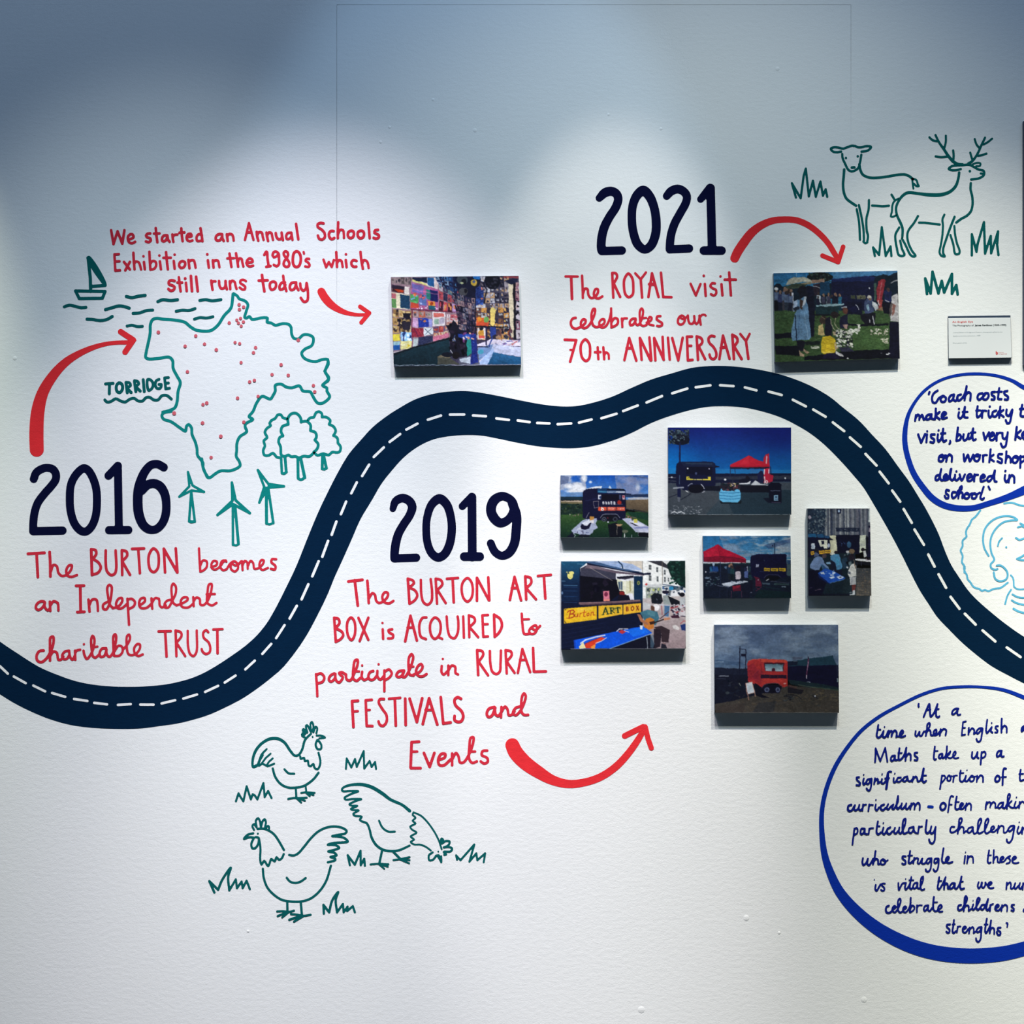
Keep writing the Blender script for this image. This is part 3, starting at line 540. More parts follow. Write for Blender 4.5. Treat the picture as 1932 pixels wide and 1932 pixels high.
def paint_art_box():
    s = Canvas(1050, 1050, 255, 210, 7.576, 11); P, L, E, D, G = s.P, s.L, s.E, s.D, s.G
    P((235,236,240),"0,0 1932,0 1932,700 0,700"); P((215,205,190),"920,60 1220,60 1220,200 1100,160 1000,120"); P((240,242,240),"1220,60 1520,60 1520,600 1220,600",n=3); P((226,228,228),"1515,60 1660,60 1740,400 1515,400")
    for x, y, w, h in ((1320,115,35,75),(1425,150,30,75),(1535,190,26,70),(1320,265,35,85),(1430,280,28,80),(1538,290,24,75),(1590,300,20,60)): P((90,96,100), "%d,%d %d,%d %d,%d %d,%d" % (x,y,x+w,y+6,x+w,y+h,x,y+h-4)); L(5,(200,200,200),"%d,%d %d,%d"%(x,y+h//2,x+w,y+h//2+2))
    P((50,50,60),"1290,60 1500,60 1620,150 1600,175 1420,110"); L(7,(110,100,90),"1510,60 1515,400"); L(8,(120,110,100),"1228,60 1232,330")
    P((10,36,34),"1620,60 1840,60 1845,450 1790,440 1720,380 1640,300 1600,190 1580,110",n=5); D(40,44,34,[(8,30,30),(20,60,50),(30,70,60)],1600,70,1840,400)
    P((205,208,210),"1230,400 1510,395 1500,440 1240,440"); E((200,60,60),1282,398,18,16); P((150,160,150),"1275,440 1500,440 1510,600 1280,600",n=16); P((60,90,110),"1510,420 1810,430 1810,480 1510,470"); L(10,(40,60,90),"1520,400 1800,440"); D(30,40,50,[(200,205,200),(60,70,80),(120,130,130),(180,190,110)],1290,450,1500,580); D(30,50,40,[(60,90,140),(210,210,215),(40,50,70),(100,110,120)],1510,430,1840,560); E((40,130,180),1640,455,34,28)
    G((190,180,180),(150,130,135),600,1310,"1230,600 1850,560 1850,1310 1230,1310",n=7); P((200,204,208),"1230,650 1350,680 1340,740 1240,760",.8); P((20,24,34),"1350,560 1400,520 1500,540 1520,640 1490,680 1360,670"); D(8,30,16,[(90,94,110),(40,40,60)],1370,560,1500,660)
    # street folk and tables at right
    P((150,160,160),"1520,560 1590,545 1640,660 1600,700 1530,680"); P((70,110,150),"1540,700 1620,690 1600,860 1540,850"); P((16,20,30),"1590,560 1700,610 1760,640 1760,690 1640,690"); E((30,30,50),1560,510,50,24); P((180,185,190),"1760,590 1840,580 1842,700 1770,700",n=8); E((20,20,30),1795,545,40,30); D(40,60,30,[(200,200,210),(110,90,100),(40,40,60),(150,60,70)],1630,680,1845,860); P((205,200,205),"1740,800 1845,780 1845,850 1760,840"); L(9,(160,60,70),"1500,690 1510,830"); P((190,190,200),"1470,680 1640,690 1640,705 1470,700"); P((210,205,205),"1655,990 1700,975 1760,1020 1740,1055 1670,1030"); P((30,50,110),"1770,980 1845,960 1845,1060 1790,1055"); P((60,30,50),"1630,850 1740,830 1760,880 1650,880"); L(8,(170,50,60),"1770,960 1820,920 1845,925")
    # van body
    P((12,20,48),"65,68 440,68 340,150 340,290 860,330 900,480 1100,620 1230,620 1230,900 1100,1310 65,1330",n=2); G((26,84,120),(12,32,64),68,420,"68,68 460,68 330,170 320,640 68,640",n=2)
    L(8,(40,110,150),"75,85 110,115"); L(9,(90,150,185),"300,105 380,110",.8)
    P((10,10,24),"335,270 860,330 900,540 760,640 340,650",n=2); D(12,90,80,[(24,16,36),(16,14,34),(30,24,44)],350,300,780,600,.7)
    P((60,60,78),"345,170 440,120 850,215 850,330 340,275"); P((100,86,100),"440,110 850,205 1260,260 1250,275 850,240 560,180 400,170"); P((120,104,116),"440,110 700,170 700,190 420,160"); P((16,22,48),"430,85 1250,235 1350,230 1350,260 1240,262 440,115")
    P((150,175,215),"540,68 880,68 930,130 920,165 740,130 520,95"); P((165,185,220),"890,75 1090,110 1210,180 1215,200 1000,185 945,150"); P((60,90,130),"440,68 560,68 760,130 940,170 1240,225 1000,205 600,125 440,90"); L(18,(20,50,80),"885,70 935,120 945,165"); L(7,(210,218,235),"560,80 880,100",.7)
    P((20,20,38),"860,290 1100,270 1105,300 980,330 870,315"); L(12,(70,66,84),"900,320 1100,300"); P((220,220,190),"860,320 960,355 1095,340 1105,500 1100,620 1040,530 985,545 900,490 870,400"); P((70,90,110),"880,360 945,355 945,480 895,470"); L(6,(220,220,200),"912,360 918,480"); P((235,235,215),"960,360 1000,350 990,540 960,500"); P((170,165,120),"1040,350 1060,350 1065,500 1045,500")
    P((14,44,74),"1105,280 1230,280 1230,640 1105,620",n=2); L(7,(30,60,90),"1110,470 1225,460"); E((150,150,80),1172,378,22,30); E((60,90,60),1172,378,10,18)
    E((30,24,26),930,520,45,30); P((130,30,30),"900,500 960,500 980,550 900,545"); P((16,16,34),"890,545 1040,555 1050,620 870,630"); P((230,230,240),"1020,525 1085,525 1112,615 1055,620")
    P((215,120,140),"665,495 752,490 762,635 672,640"); E((120,40,70),708,540,26,34); L(9,(240,160,90),"680,625 755,622"); L(5,(170,160,150),"480,160 800,345")
    P((110,84,90),"320,655 700,650 1195,615 1200,640 850,665 350,695 320,680"); L(8,(150,116,116),"330,662 700,650 1190,622"); P((60,42,56),"350,690 850,665 1200,640 1200,650 700,690 380,702")
    E((235,225,130),195,270,42,55); E((235,225,130),215,235,35,25); E((30,40,50),172,240,10,10); L(7,(190,170,80),"170,290 205,300"); E((220,210,120),150,225,12,8)
    for y in (412, 435, 490, 570, 655): L(6,(34,66,110),"105,%d 295,%d"%(y,y+4)); 
    L(7,(90,140,175),"100,410 298,415",.8); L(6,(120,160,190),"70,350 125,352"); E((90,120,160),82,520,14,22)
    for i, y in enumerate((1000,1060,1120,1180,1240,1300)): L(4,(30,40,76),"80,%d 700,%d"%(y,y-115))
    # yellow signs
    P((240,190,35),"105,745 575,708 575,900 105,960"); P((236,185,45),"600,705 942,688 942,825 600,888"); P((236,180,45),"955,688 1208,665 1208,795 955,832"); P((250,220,120),"300,745 520,725 520,760 300,800",.3); P((180,170,60),"700,720 900,700 900,780 700,800",.35)
    P((110,90,40),"110,750 150,747 120,775"); P((110,90,40),"110,910 118,955 145,950")
    B=(175,50,30)
    L(13,B,"200,780 178,880"); L(13,B,"155,800 180,775 240,765 258,790 235,815 195,825 240,822 255,845 235,868 190,882"); L(9,B,"145,880 180,885"); L(9,B,"262,822 260,860 290,862 305,820 305,862"); L(9,B,"330,862 338,815 360,808"); L(10,B,"400,765 388,835 392,860 412,852"); L(8,B,"372,800 425,795"); L(9,B,"452,806 432,825 438,850 462,842 465,815 452,806"); L(9,B,"490,850 495,800 525,792 525,838 545,835")
    K=(24,54,40)
    L(17,K,"665,830 700,730 735,822"); L(9,K,"678,795 725,790"); L(8,K,"648,834 682,830"); L(8,K,"715,826 752,820"); L(20,K,"775,735 780,812"); L(11,K,"775,735 815,735 812,765 785,772 830,808"); L(8,K,"755,735 785,733"); L(8,K,"762,815 795,812"); L(19,K,"872,730 880,802"); L(11,K,"832,742 912,730"); L(8,K,"832,742 834,762"); L(8,K,"912,730 910,750"); L(8,K,"862,806 895,800")
    R=(120,40,30)
    L(15,R,"1000,722 1003,780"); L(10,R,"1000,722 1022,725 1020,748 1005,750 1026,756 1024,776 1004,780"); L(12,R,"1085,712 1066,735 1070,765 1090,770 1106,745 1100,718 1085,712"); L(13,R,"1142,708 1172,765"); L(10,R,"1172,706 1142,768")
    # blue table
    P((10,84,225),"250,1195 1120,1015 1245,1000 1360,1085 1355,1105 780,1310 270,1318",n=3); P((30,130,245),"1000,1050 1245,1005 1340,1085 1100,1150",.5); L(11,(120,160,200),"1360,1100 1100,1195 760,1318"); P((14,60,170),"245,1200 265,1190 280,1318 255,1318")
    P((225,60,35),"380,1310 420,1240 500,1200 640,1150 700,1170 640,1210 560,1250 550,1310"); L(18,(220,222,235),"345,1240 420,1190 560,1150 690,1125"); P((235,225,170),"320,1290 380,1220 420,1310 330,1318"); P((240,150,60),"490,1290 555,1250 550,1318 500,1318"); L(10,(225,226,240),"560,1240 640,1210 715,1160"); L(7,(110,30,50),"400,1250 520,1200 640,1150")
    P((190,50,60),"880,1075 930,1050 1000,1070 940,1110"); L(12,(220,215,225),"860,1070 900,1035 1020,1035"); L(9,(220,215,225),"970,1060 1030,1080"); L(7,(60,60,60),"900,1060 960,1035"); P((225,235,250),"1190,985 1232,985 1228,1040 1196,1040")
    P((14,16,34),"780,1315 1340,1115 1420,1310 1420,1318 780,1318",n=2); L(12,(150,160,170),"1290,1150 1305,1310"); P((80,110,130),"1340,1130 1400,1110 1420,1190 1380,1310 1340,1300",.6)
    # guitarist
    P((50,38,46),"1390,1010 1500,990 1620,1050 1600,1230 1500,1220 1500,1100"); P((36,28,40),"1390,1030 1480,1040 1500,1120 1480,1290 1400,1310 1390,1130"); P((60,110,130),"1190,800 1300,760 1440,790 1470,880 1420,980 1300,990 1240,880",n=4); P((90,140,150),"1300,770 1420,800 1400,860 1300,830",.6); E((235,232,235),1425,728,48,48); P((110,70,60),"1350,700 1400,720 1400,780 1350,770"); E((90,60,50),1375,740,26,34)
    P((200,120,50),"1240,950 1280,890 1340,870 1395,900 1390,1030 1320,1045 1260,1020"); P((60,36,30),"1325,935 1400,920 1410,960 1340,975"); L(18,(40,28,30),"1400,945 1530,900"); P((170,110,80),"1150,820 1200,830 1230,900 1320,960 1300,985 1200,930"); P((190,130,100),"1530,880 1620,870 1620,900 1540,915"); L(12,(80,50,60),"1480,890 1600,790"); P((30,30,44),"1500,1240 1560,1260 1580,1310 1490,1310"); L(8,(90,60,60),"1520,1235 1560,1250"); L(5,(190,194,205),"200,1322 1840,1314"); return s

def paint_red_gazebo():
    s = Canvas(1320, 1005, 180, 155, 10.733, 13); P, L, E, D, G = s.P, s.L, s.E, s.D, s.G
    G((24,100,165),(80,140,180),68,600,"0,0 1932,0 1932,700 0,700"); P((30,120,190),"70,68 800,68 700,500 70,350",.4); s.cloud("400,68 1845,68 1855,500 900,500 500,350",(130,150,180),.8,260,60,-.3); s.cloud("800,68 1845,68 1855,450 1100,420",(190,195,205),.6,120,40,.2); P((40,60,110),"1300,250 1845,120 1845,200 1400,330",.5)
    P((165,190,205),"930,560 1040,560 1040,620 930,620"); P((190,195,210),"70,595 940,595 940,630 70,630"); P((14,40,50),"70,630 1040,610 1040,700 70,720")
    P((12,22,44),"70,650 1855,640 1855,1330 75,1330",n=4); P((60,80,90),"1770,590 1855,600 1855,880 1760,870"); P((40,70,90),"1000,680 1040,680 1040,800 980,810",.8); P((30,60,100),"1775,560 1855,500 1855,640 1790,640"); L(18,(150,180,200),"1775,545 1850,540"); L(8,(40,70,110),"1810,400 1812,480")
    P((185,10,48),"78,385 220,310 370,230 480,320 700,410 935,520 940,600 78,590"); P((130,8,40),"78,500 400,470 700,490 940,550 940,610 78,590"); P((210,30,60),"120,400 340,300 400,470 150,490",.4); L(7,(90,6,40),"400,480 940,545"); L(6,(235,225,230),"640,600 935,612"); L(6,(120,8,40),"375,240 410,470 410,580")
    P((10,10,48),"1030,500 1050,470 1150,440 1740,430 1765,460 1760,900 1320,950 1040,900",n=3); L(12,(20,20,70),"1160,440 1740,435"); P((170,175,205),"1145,640 1195,640 1192,705 1145,702"); L(4,(40,40,80),"1168,640 1168,705"); E((40,50,80),1310,565,10,18)
    for x in (1305, 1445, 1602): P((200,160,30),"%d,715 %d,720 %d,782 %d,778"%(x,x+(118 if x<1400 else 142),x+(118 if x<1400 else 142),x)); L(13,(60,44,30),"%d,742 %d,748"%(x+18,x+100)); L(6,(110,90,30),"%d,765 %d,767"%(x+10,x+104))
    L(6,(70,80,120),"1220,785 1300,788"); L(9,(70,74,100),"1310,920 1350,865 1400,850 1590,855 1650,915"); P((6,8,24),"1320,925 1380,870 1590,875 1640,920 1500,985 1330,960")
    L(16,(14,30,60),"1522,220 1520,430"); L(8,(20,40,70),"1520,215 1490,230"); E((14,20,50),1484,258,14,18)
    # folk under the gazebo
    L(14,(30,44,80),"418,590 425,1040"); P((30,90,140),"200,700 240,680 260,790 210,800"); P((20,60,130),"255,680 370,690 380,790 260,800",n=8); E((150,170,200),280,640,24,40); P((60,70,100),"200,790 350,790 350,810 200,815")
    P((90,120,160),"490,680 560,680 540,740 500,720"); people(s,5,480,700,960,330,[(16,40,70),(24,60,70),(20,24,50),(40,60,90)]); P((190,180,195),"725,800 760,780 830,790 835,920 800,950 730,940",n=6); E((20,16,36),780,720,60,60); P((70,90,150),"900,790 980,760 985,910 905,920",n=5); P((150,160,180),"950,690 975,680 975,780 960,780"); E((20,26,60),930,735,34,45); P((20,50,60),"990,840 1050,850 1080,950 1010,1000"); E((14,20,44),1020,830,36,34); P((12,12,36),"1010,960 1080,960 1080,1200 1020,1190"); E((110,110,140),1045,1212,20,8)
    D(40,50,24,[(20,50,60),(60,80,100),(14,20,40),(90,110,130)],85,880,400,1100); P((120,140,170),"100,900 230,900 170,940 100,930",.7); E((190,190,205),122,795,12,18)
    P((190,200,220),"440,1040 560,1005 700,990 960,975 980,990 900,1020 700,1050 620,1090 480,1070"); L(12,(100,110,140),"360,1070 470,1085 600,1100"); D(10,40,16,[(20,24,50),(100,120,150)],600,980,900,1010)
    P((130,20,45),"660,1080 830,1060 840,1180 670,1190",n=5); L(9,(100,50,80),"645,1180 640,1320"); L(9,(100,50,80),"850,1180 852,1320"); L(5,(40,44,80),"410,1120 405,1310"); L(5,(40,44,80),"560,1110 555,1310"); P((12,10,36),"600,1190 900,1060 1010,1050 1000,1320 860,1320 860,1180",.4)
    P((90,20,50),"1100,880 1210,920 1260,1050 1250,1090 1130,1090 1130,950",n=6); L(9,(110,30,60),"1140,1110 1270,1180"); L(9,(110,30,60),"1250,1100 1140,1180"); L(14,(215,220,230),"1350,970 1400,940"); E((170,150,170),1190,958,14,12)
    P((70,90,110),"1260,1010 1420,1020 1420,1060 1270,1040",.8); P((50,74,80),"1500,1020 1810,1030 1810,1070 1500,1060",.8); L(8,(90,96,120),"1440,985 1820,1020"); L(8,(20,70,70),"1280,1090 1640,1150",.7); L(14,(130,150,170),"1665,1098 1740,1100"); P((8,34,40),"1200,1150 1852,1200 1852,1325 1100,1325",.8,n=3); P((12,20,40),"1750,950 1855,930 1855,1000 1750,980"); return s

def paint_courtyard():
    s = Canvas(1515, 950, 140, 205, 9.421, 15); P, L, E, D, G = s.P, s.L, s.E, s.D, s.G
    P((84,92,108),"0,0 1319,0 1319,600 0,600")
    for x in range(370, 1180, 21):
        c = [(60,68,88),(120,124,136),(90,90,108),(40,50,76),(140,144,150),(78,84,100)][s.r.randint(6)]
        L(17, c, "%d,85 %d,560" % (x, x+3))
    L(12,(16,20,50),"490,85 495,560"); L(10,(170,175,180),"655,150 657,540"); L(9,(180,184,190),"812,90 812,420"); P((14,24,52),"585,430 1015,430 1015,500 590,500",.85); D(20,30,14,[(90,100,116),(14,20,44)],590,440,1010,500); P((14,20,50),"600,95 680,95 680,180 605,180"); P((150,175,210),"620,115 655,112 655,155 622,155")
    P((20,36,60),"80,88 400,88 380,560 85,560",.85,n=6); D(170,34,30,[(14,26,50),(40,64,84),(110,124,136),(20,40,66)],85,90,420,550,.8); E((150,140,160),118,245,26,32); P((190,200,205),"1170,90 1205,90 1205,330 1165,330"); P((20,20,50),"1165,390 1210,390 1215,960 1150,960"); P((130,120,140),"1168,440 1205,440 1205,510 1170,505")
    P((200,198,170),"470,570 580,565 610,740 620,880 490,870",n=3); P((8,10,38),"580,555 1010,555 1010,900 620,900",n=2); D(14,20,12,[(40,60,110)],650,680,760,760); E((40,80,120),820,730,36,60); P((190,196,180),"1010,565 1120,565 1115,800 1060,860 1005,880",n=2); L(5,(110,120,140),"1020,720 1100,722"); L(5,(110,120,140),"1020,745 1100,747"); P((16,20,40),"1115,570 1150,570 1150,960 1120,960")
    # van with blue roof
    P((10,12,44),"90,600 480,600 490,900 90,960"); P((20,80,130),"95,540 230,535 250,600 95,600"); P((22,74,124),"240,545 370,550 380,610 260,605"); P((24,64,110),"370,560 470,575 490,625 385,615"); L(7,(14,24,50),"240,540 258,610"); L(7,(14,24,50),"370,556 385,620"); P((14,18,40),"470,600 540,650 520,658 440,640")
    P((205,205,190),"265,650 440,650 435,800 370,800 360,760 310,770"); P((14,16,50),"325,665 375,665 378,720 330,718"); P((14,14,40),"430,705 480,700 480,790 440,795"); E((170,180,210),458,745,22,38); P((190,200,215),"140,710 205,705 215,805 150,812"); P((120,140,180),"155,730 195,728 200,790 160,792",.5)
    P((205,150,30),"135,855 200,845 210,900 140,915"); P((200,145,30),"280,835 380,828 380,890 290,898"); P((200,150,36),"385,825 488,820 488,880 388,888"); L(14,(90,60,30),"150,880 190,876"); L(12,(80,54,30),"298,866 365,858"); L(12,(80,54,30),"400,855 470,850")
    # paving
    G((50,56,66),(90,84,78),1000,1640,"940,1150 1215,1150 1215,1640 720,1640",n=9)
    for y in range(1180, 1640, 42): L(5,(40,46,60),"930,%d 1212,%d"%(y,y+4),.7)
    for x in range(990, 1215, 45): L(4,(44,50,64),"%d,1160 %d,1640"%(x,x+10),.6)
    D(50,44,24,[(110,92,80),(60,60,70),(130,110,90)],960,1170,1210,1630,.5,.1); P((14,30,44),"600,880 930,880 960,1180 900,1640 90,1640 90,960",n=3); P((24,40,50),"720,1350 960,1300 940,1640 700,1640",.7,n=4)
    # folk
    P((96,122,170),"120,1105 190,980 280,935 350,960 380,1060 460,1140 470,1175 390,1120 330,1080 290,1180 220,1185 130,1150",n=4); P((70,84,120),"200,900 230,860 290,900 270,935 200,950"); E((24,24,40),245,825,40,40); E((70,56,66),380,930,40,42); P((60,110,170),"300,1060 400,1120 480,1180 450,1260 360,1200",.6); P((8,8,36),"90,1180 280,1180 300,1300 420,1400 330,1640 95,1640")
    P((205,205,195),"480,900 520,860 570,890 560,930 520,920"); P((62,122,170),"490,930 560,900 640,900 700,1120 680,1160 600,1190 560,1050 490,1010",n=4); P((40,150,190),"570,920 640,1000 640,1100 600,1090",.4); P((14,20,44),"500,1000 570,1050 600,1190 690,1160 700,1270 500,1230"); E((30,20,34),590,865,36,22)
    E((190,190,200),800,860,36,24); E((110,90,70),870,850,52,42); P((30,60,90),"680,990 780,960 800,1150 720,1160",.7); D(12,50,50,[(40,50,70),(90,110,120),(20,24,40)],700,880,860,1100); E((28,22,38),865,950,56,60)
    P((200,200,200),"800,1190 850,1090 910,1060 945,1100 945,1290 830,1310 800,1250",n=4); L(16,(110,90,80),"910,1000 935,1150"); P((80,90,110),"800,1200 850,1220 850,1260 810,1250"); P((170,172,180),"830,1310 945,1300 940,1440 835,1450",n=14); L(6,(60,64,90),"870,1320 868,1440"); P((110,50,50),"860,1450 935,1440 925,1560 880,1560"); P((190,195,205),"890,1540 925,1540 925,1620 830,1635 840,1620 880,1610"); P((130,140,160),"830,1580 870,1570 870,1595 830,1595",.7); P((190,195,205),"765,1115 805,1120 800,1150 770,1145")
    E((24,20,30),1065,820,32,34); P((180,182,185),"1070,850 1110,830 1135,940 1080,960",n=4); P((210,212,220),"930,985 980,980 1130,990 1205,1010 1205,1035 1060,1030 940,1005"); P((16,18,34),"940,1030 1200,1040 1195,1100 960,1080",.8); D(10,40,12,[(120,90,120),(40,40,60)],1120,970,1200,1010); L(5,(80,80,110),"960,1040 960,1110"); L(5,(80,80,110),"1040,1040 1040,1110")
    # blue table
    P((16,70,180),"260,1240 400,1150 560,1210 760,1320 740,1345 480,1420 400,1380 290,1280",n=4); P((8,24,80),"260,1240 290,1280 480,1420 480,1440 280,1320")
    for q in ("300,1225 370,1215 385,1255 330,1260","465,1310 540,1290 575,1315 500,1340","595,1305 660,1275 735,1310 650,1345","520,1230 560,1215 580,1240 530,1255","480,1265 540,1255 550,1280 490,1285"): P((185,200,228),q)
    P((20,30,70),"640,1300 670,1290 690,1310 655,1318"); D(8,40,14,[(120,160,215)],400,1180,560,1260); P((110,150,190),"400,1050 480,1030 500,1075 430,1085"); L(7,(90,130,170),"480,1418 745,1340"); L(4,(30,40,80),"520,1430 522,1630"); L(9,(110,90,110),"215,1540 320,1522"); L(7,(70,60,90),"110,1510 160,1490"); P((8,8,30),"90,1600 830,1600 830,1640 90,1640",.6); return s

def paint_red_van():
    s = Canvas(1340, 1170, 255, 210, 7.576, 17); P, L, E, D, G = s.P, s.L, s.E, s.D, s.G
    G((80,100,140),(96,124,156),68,690,"0,0 1932,0 1932,720 0,720"); s.cloud("60,68 1832,68 1840,700 60,700",(124,144,172),.8,330,100,-.4); s.cloud("60,68 1832,68 1840,640 60,640",(58,80,118),.6,250,80,.1); P((40,70,110),"60,560 420,600 530,640 530,690 60,680",.5); L(9,(150,175,205),"75,600 190,595",.7); L(8,(110,140,180),"70,440 330,500",.5); P((60,80,110),"1040,430 1140,440 1130,460 1050,455",.5); P((60,60,84),"1170,530 1330,520 1300,560 1180,570",.5)
    P((20,26,50),"60,680 530,695 560,780 60,790",n=4); P((14,18,40),"60,780 700,780 900,1000 600,1180 60,1230",n=5); L(12,(140,146,165),"125,803 265,800",.9); L(8,(70,76,100),"90,835 220,838",.7); D(20,60,30,[(20,30,50),(14,16,34),(40,44,56)],70,850,520,1100,.8); L(8,(120,130,120),"415,900 435,940"); E((50,60,70),245,1040,30,20)
    G((60,56,54),(66,60,56),950,1325,"60,1200 350,1150 700,1060 1130,930 1300,950 1840,980 1840,1330 70,1330",n=7); D(160,60,22,[(80,66,52),(54,52,50),(96,82,66),(40,44,50)],330,1060,1838,1310,.45,.3); D(50,60,20,[(96,84,64)],1150,1000,1830,1150,.5,.3); P((44,46,54),"700,1180 950,1160 900,1320 600,1320",.7,n=4); P((60,50,50),"75,1240 500,1180 480,1320 80,1325",.5,n=5)
    # barn
    P((12,12,46),"1100,650 1800,640 1835,640 1835,980 1600,940 1110,860",n=2); P((24,58,80),"1100,600 1400,550 1750,508 1810,640 1110,660",n=3); P((14,18,44),"1100,590 1250,580 1250,640 1105,655",.8); L(7,(110,130,150),"1190,592 1240,588"); P((150,180,185),"1815,820 1835,830 1832,890 1812,880",.8); P((24,40,60),"1735,515 1755,500 1760,530"); P((80,100,110),"1800,640 1835,635 1832,800 1815,800",.2)
    L(18,(30,24,50),"1403,530 1400,640"); L(16,(110,50,90),"1405,560 1385,700 1375,820"); L(8,(190,170,200),"1398,600 1385,720",.7); L(10,(220,220,235),"1378,790 1378,830"); E((130,140,160),1405,885,30,7); P((20,40,50),"1110,850 1500,900 1840,960 1840,1000 1400,960 1150,920",n=5); L(8,(110,116,90),"1260,925 1500,965 1830,1000",.7); L(14,(50,70,60),"1500,960 1835,1005",.8)
    # telegraph pole frame
    L(13,(14,18,44),"424,380 420,770"); L(13,(18,20,50),"508,420 505,780"); L(7,(20,24,50),"412,405 508,420"); P((14,16,42),"440,480 505,480 505,520 440,520")
    # red van
    P((178,36,40),"527,620 540,585 600,565 720,552 960,560 1085,568 1105,600 1108,945 1030,960 960,905 800,905 740,960 540,880",n=4); P((130,20,44),"530,640 620,620 680,700 700,850 545,860",.5); P((220,70,50),"720,556 1085,570 1095,605 720,600",.8); L(6,(110,30,40),"722,560 730,780"); L(5,(120,30,40),"965,565 968,610"); L(8,(225,90,70),"540,585 600,566 720,554",.8); P((110,20,50),"700,700 760,740 760,900 640,880 600,800",.35); L(6,(110,24,44),"630,780 700,700")
    P((60,30,50),"768,608 1055,620 1050,735 780,730"); G((70,110,130),(160,185,200),625,730,"783,620 1040,628 1036,730 788,728"); P((70,20,40),"878,690 928,690 926,730 880,730"); P((60,18,36),"768,605 1060,612 1060,632 772,628"); P((40,14,40),"722,780 1095,785 1092,835 725,832"); for_x=(850,970)
    for x in for_x: L(6,(120,26,40),"%d,780 %d,835"%(x,x))
    P((200,50,40),"730,840 1105,840 1105,940 1040,955 980,905 800,905 735,930",.5); E((220,150,150),1066,908,20,10); L(9,(90,50,70),"725,985 770,925 830,905 960,905 1010,925 1030,965"); P((8,8,30),"735,985 790,925 990,925 1020,975 990,1040 760,1040"); 
    for x in (810, 966): E((16,18,44),x,995,44,46); E((90,100,140),x,995,32,34); E((40,46,80),x,995,20,22)
    P((10,10,30),"640,900 735,960 740,1060 850,1110 750,1110 660,1080"); L(13,(60,30,40),"1110,950 1320,1010"); L(7,(100,50,50),"1120,930 1240,965"); P((14,14,30),"1110,960 1340,1000 1300,1060 1110,1040",.8); L(8,(16,18,30),"1080,1060 1240,1080 1310,1130"); D(16,70,20,[(16,18,32),(60,66,70)],1040,1060,1200,1160,.8); P((26,26,36),"1430,1075 1500,1085 1550,1130 1490,1110",.8); E((200,205,225),1498,1085,8,14)
    # A-board
    P((205,208,222),"505,905 600,885 630,1035 540,1060"); L(9,(190,130,110),"503,905 530,1060 552,1140"); L(9,(190,140,120),"598,885 648,1090"); L(7,(200,160,140),"505,903 600,884"); L(6,(190,140,120),"540,1062 632,1035"); P((150,190,200),"525,930 590,915 612,1010 550,1030",.3)
    L(5,(150,150,150),"360,1326 1838,1320"); return s

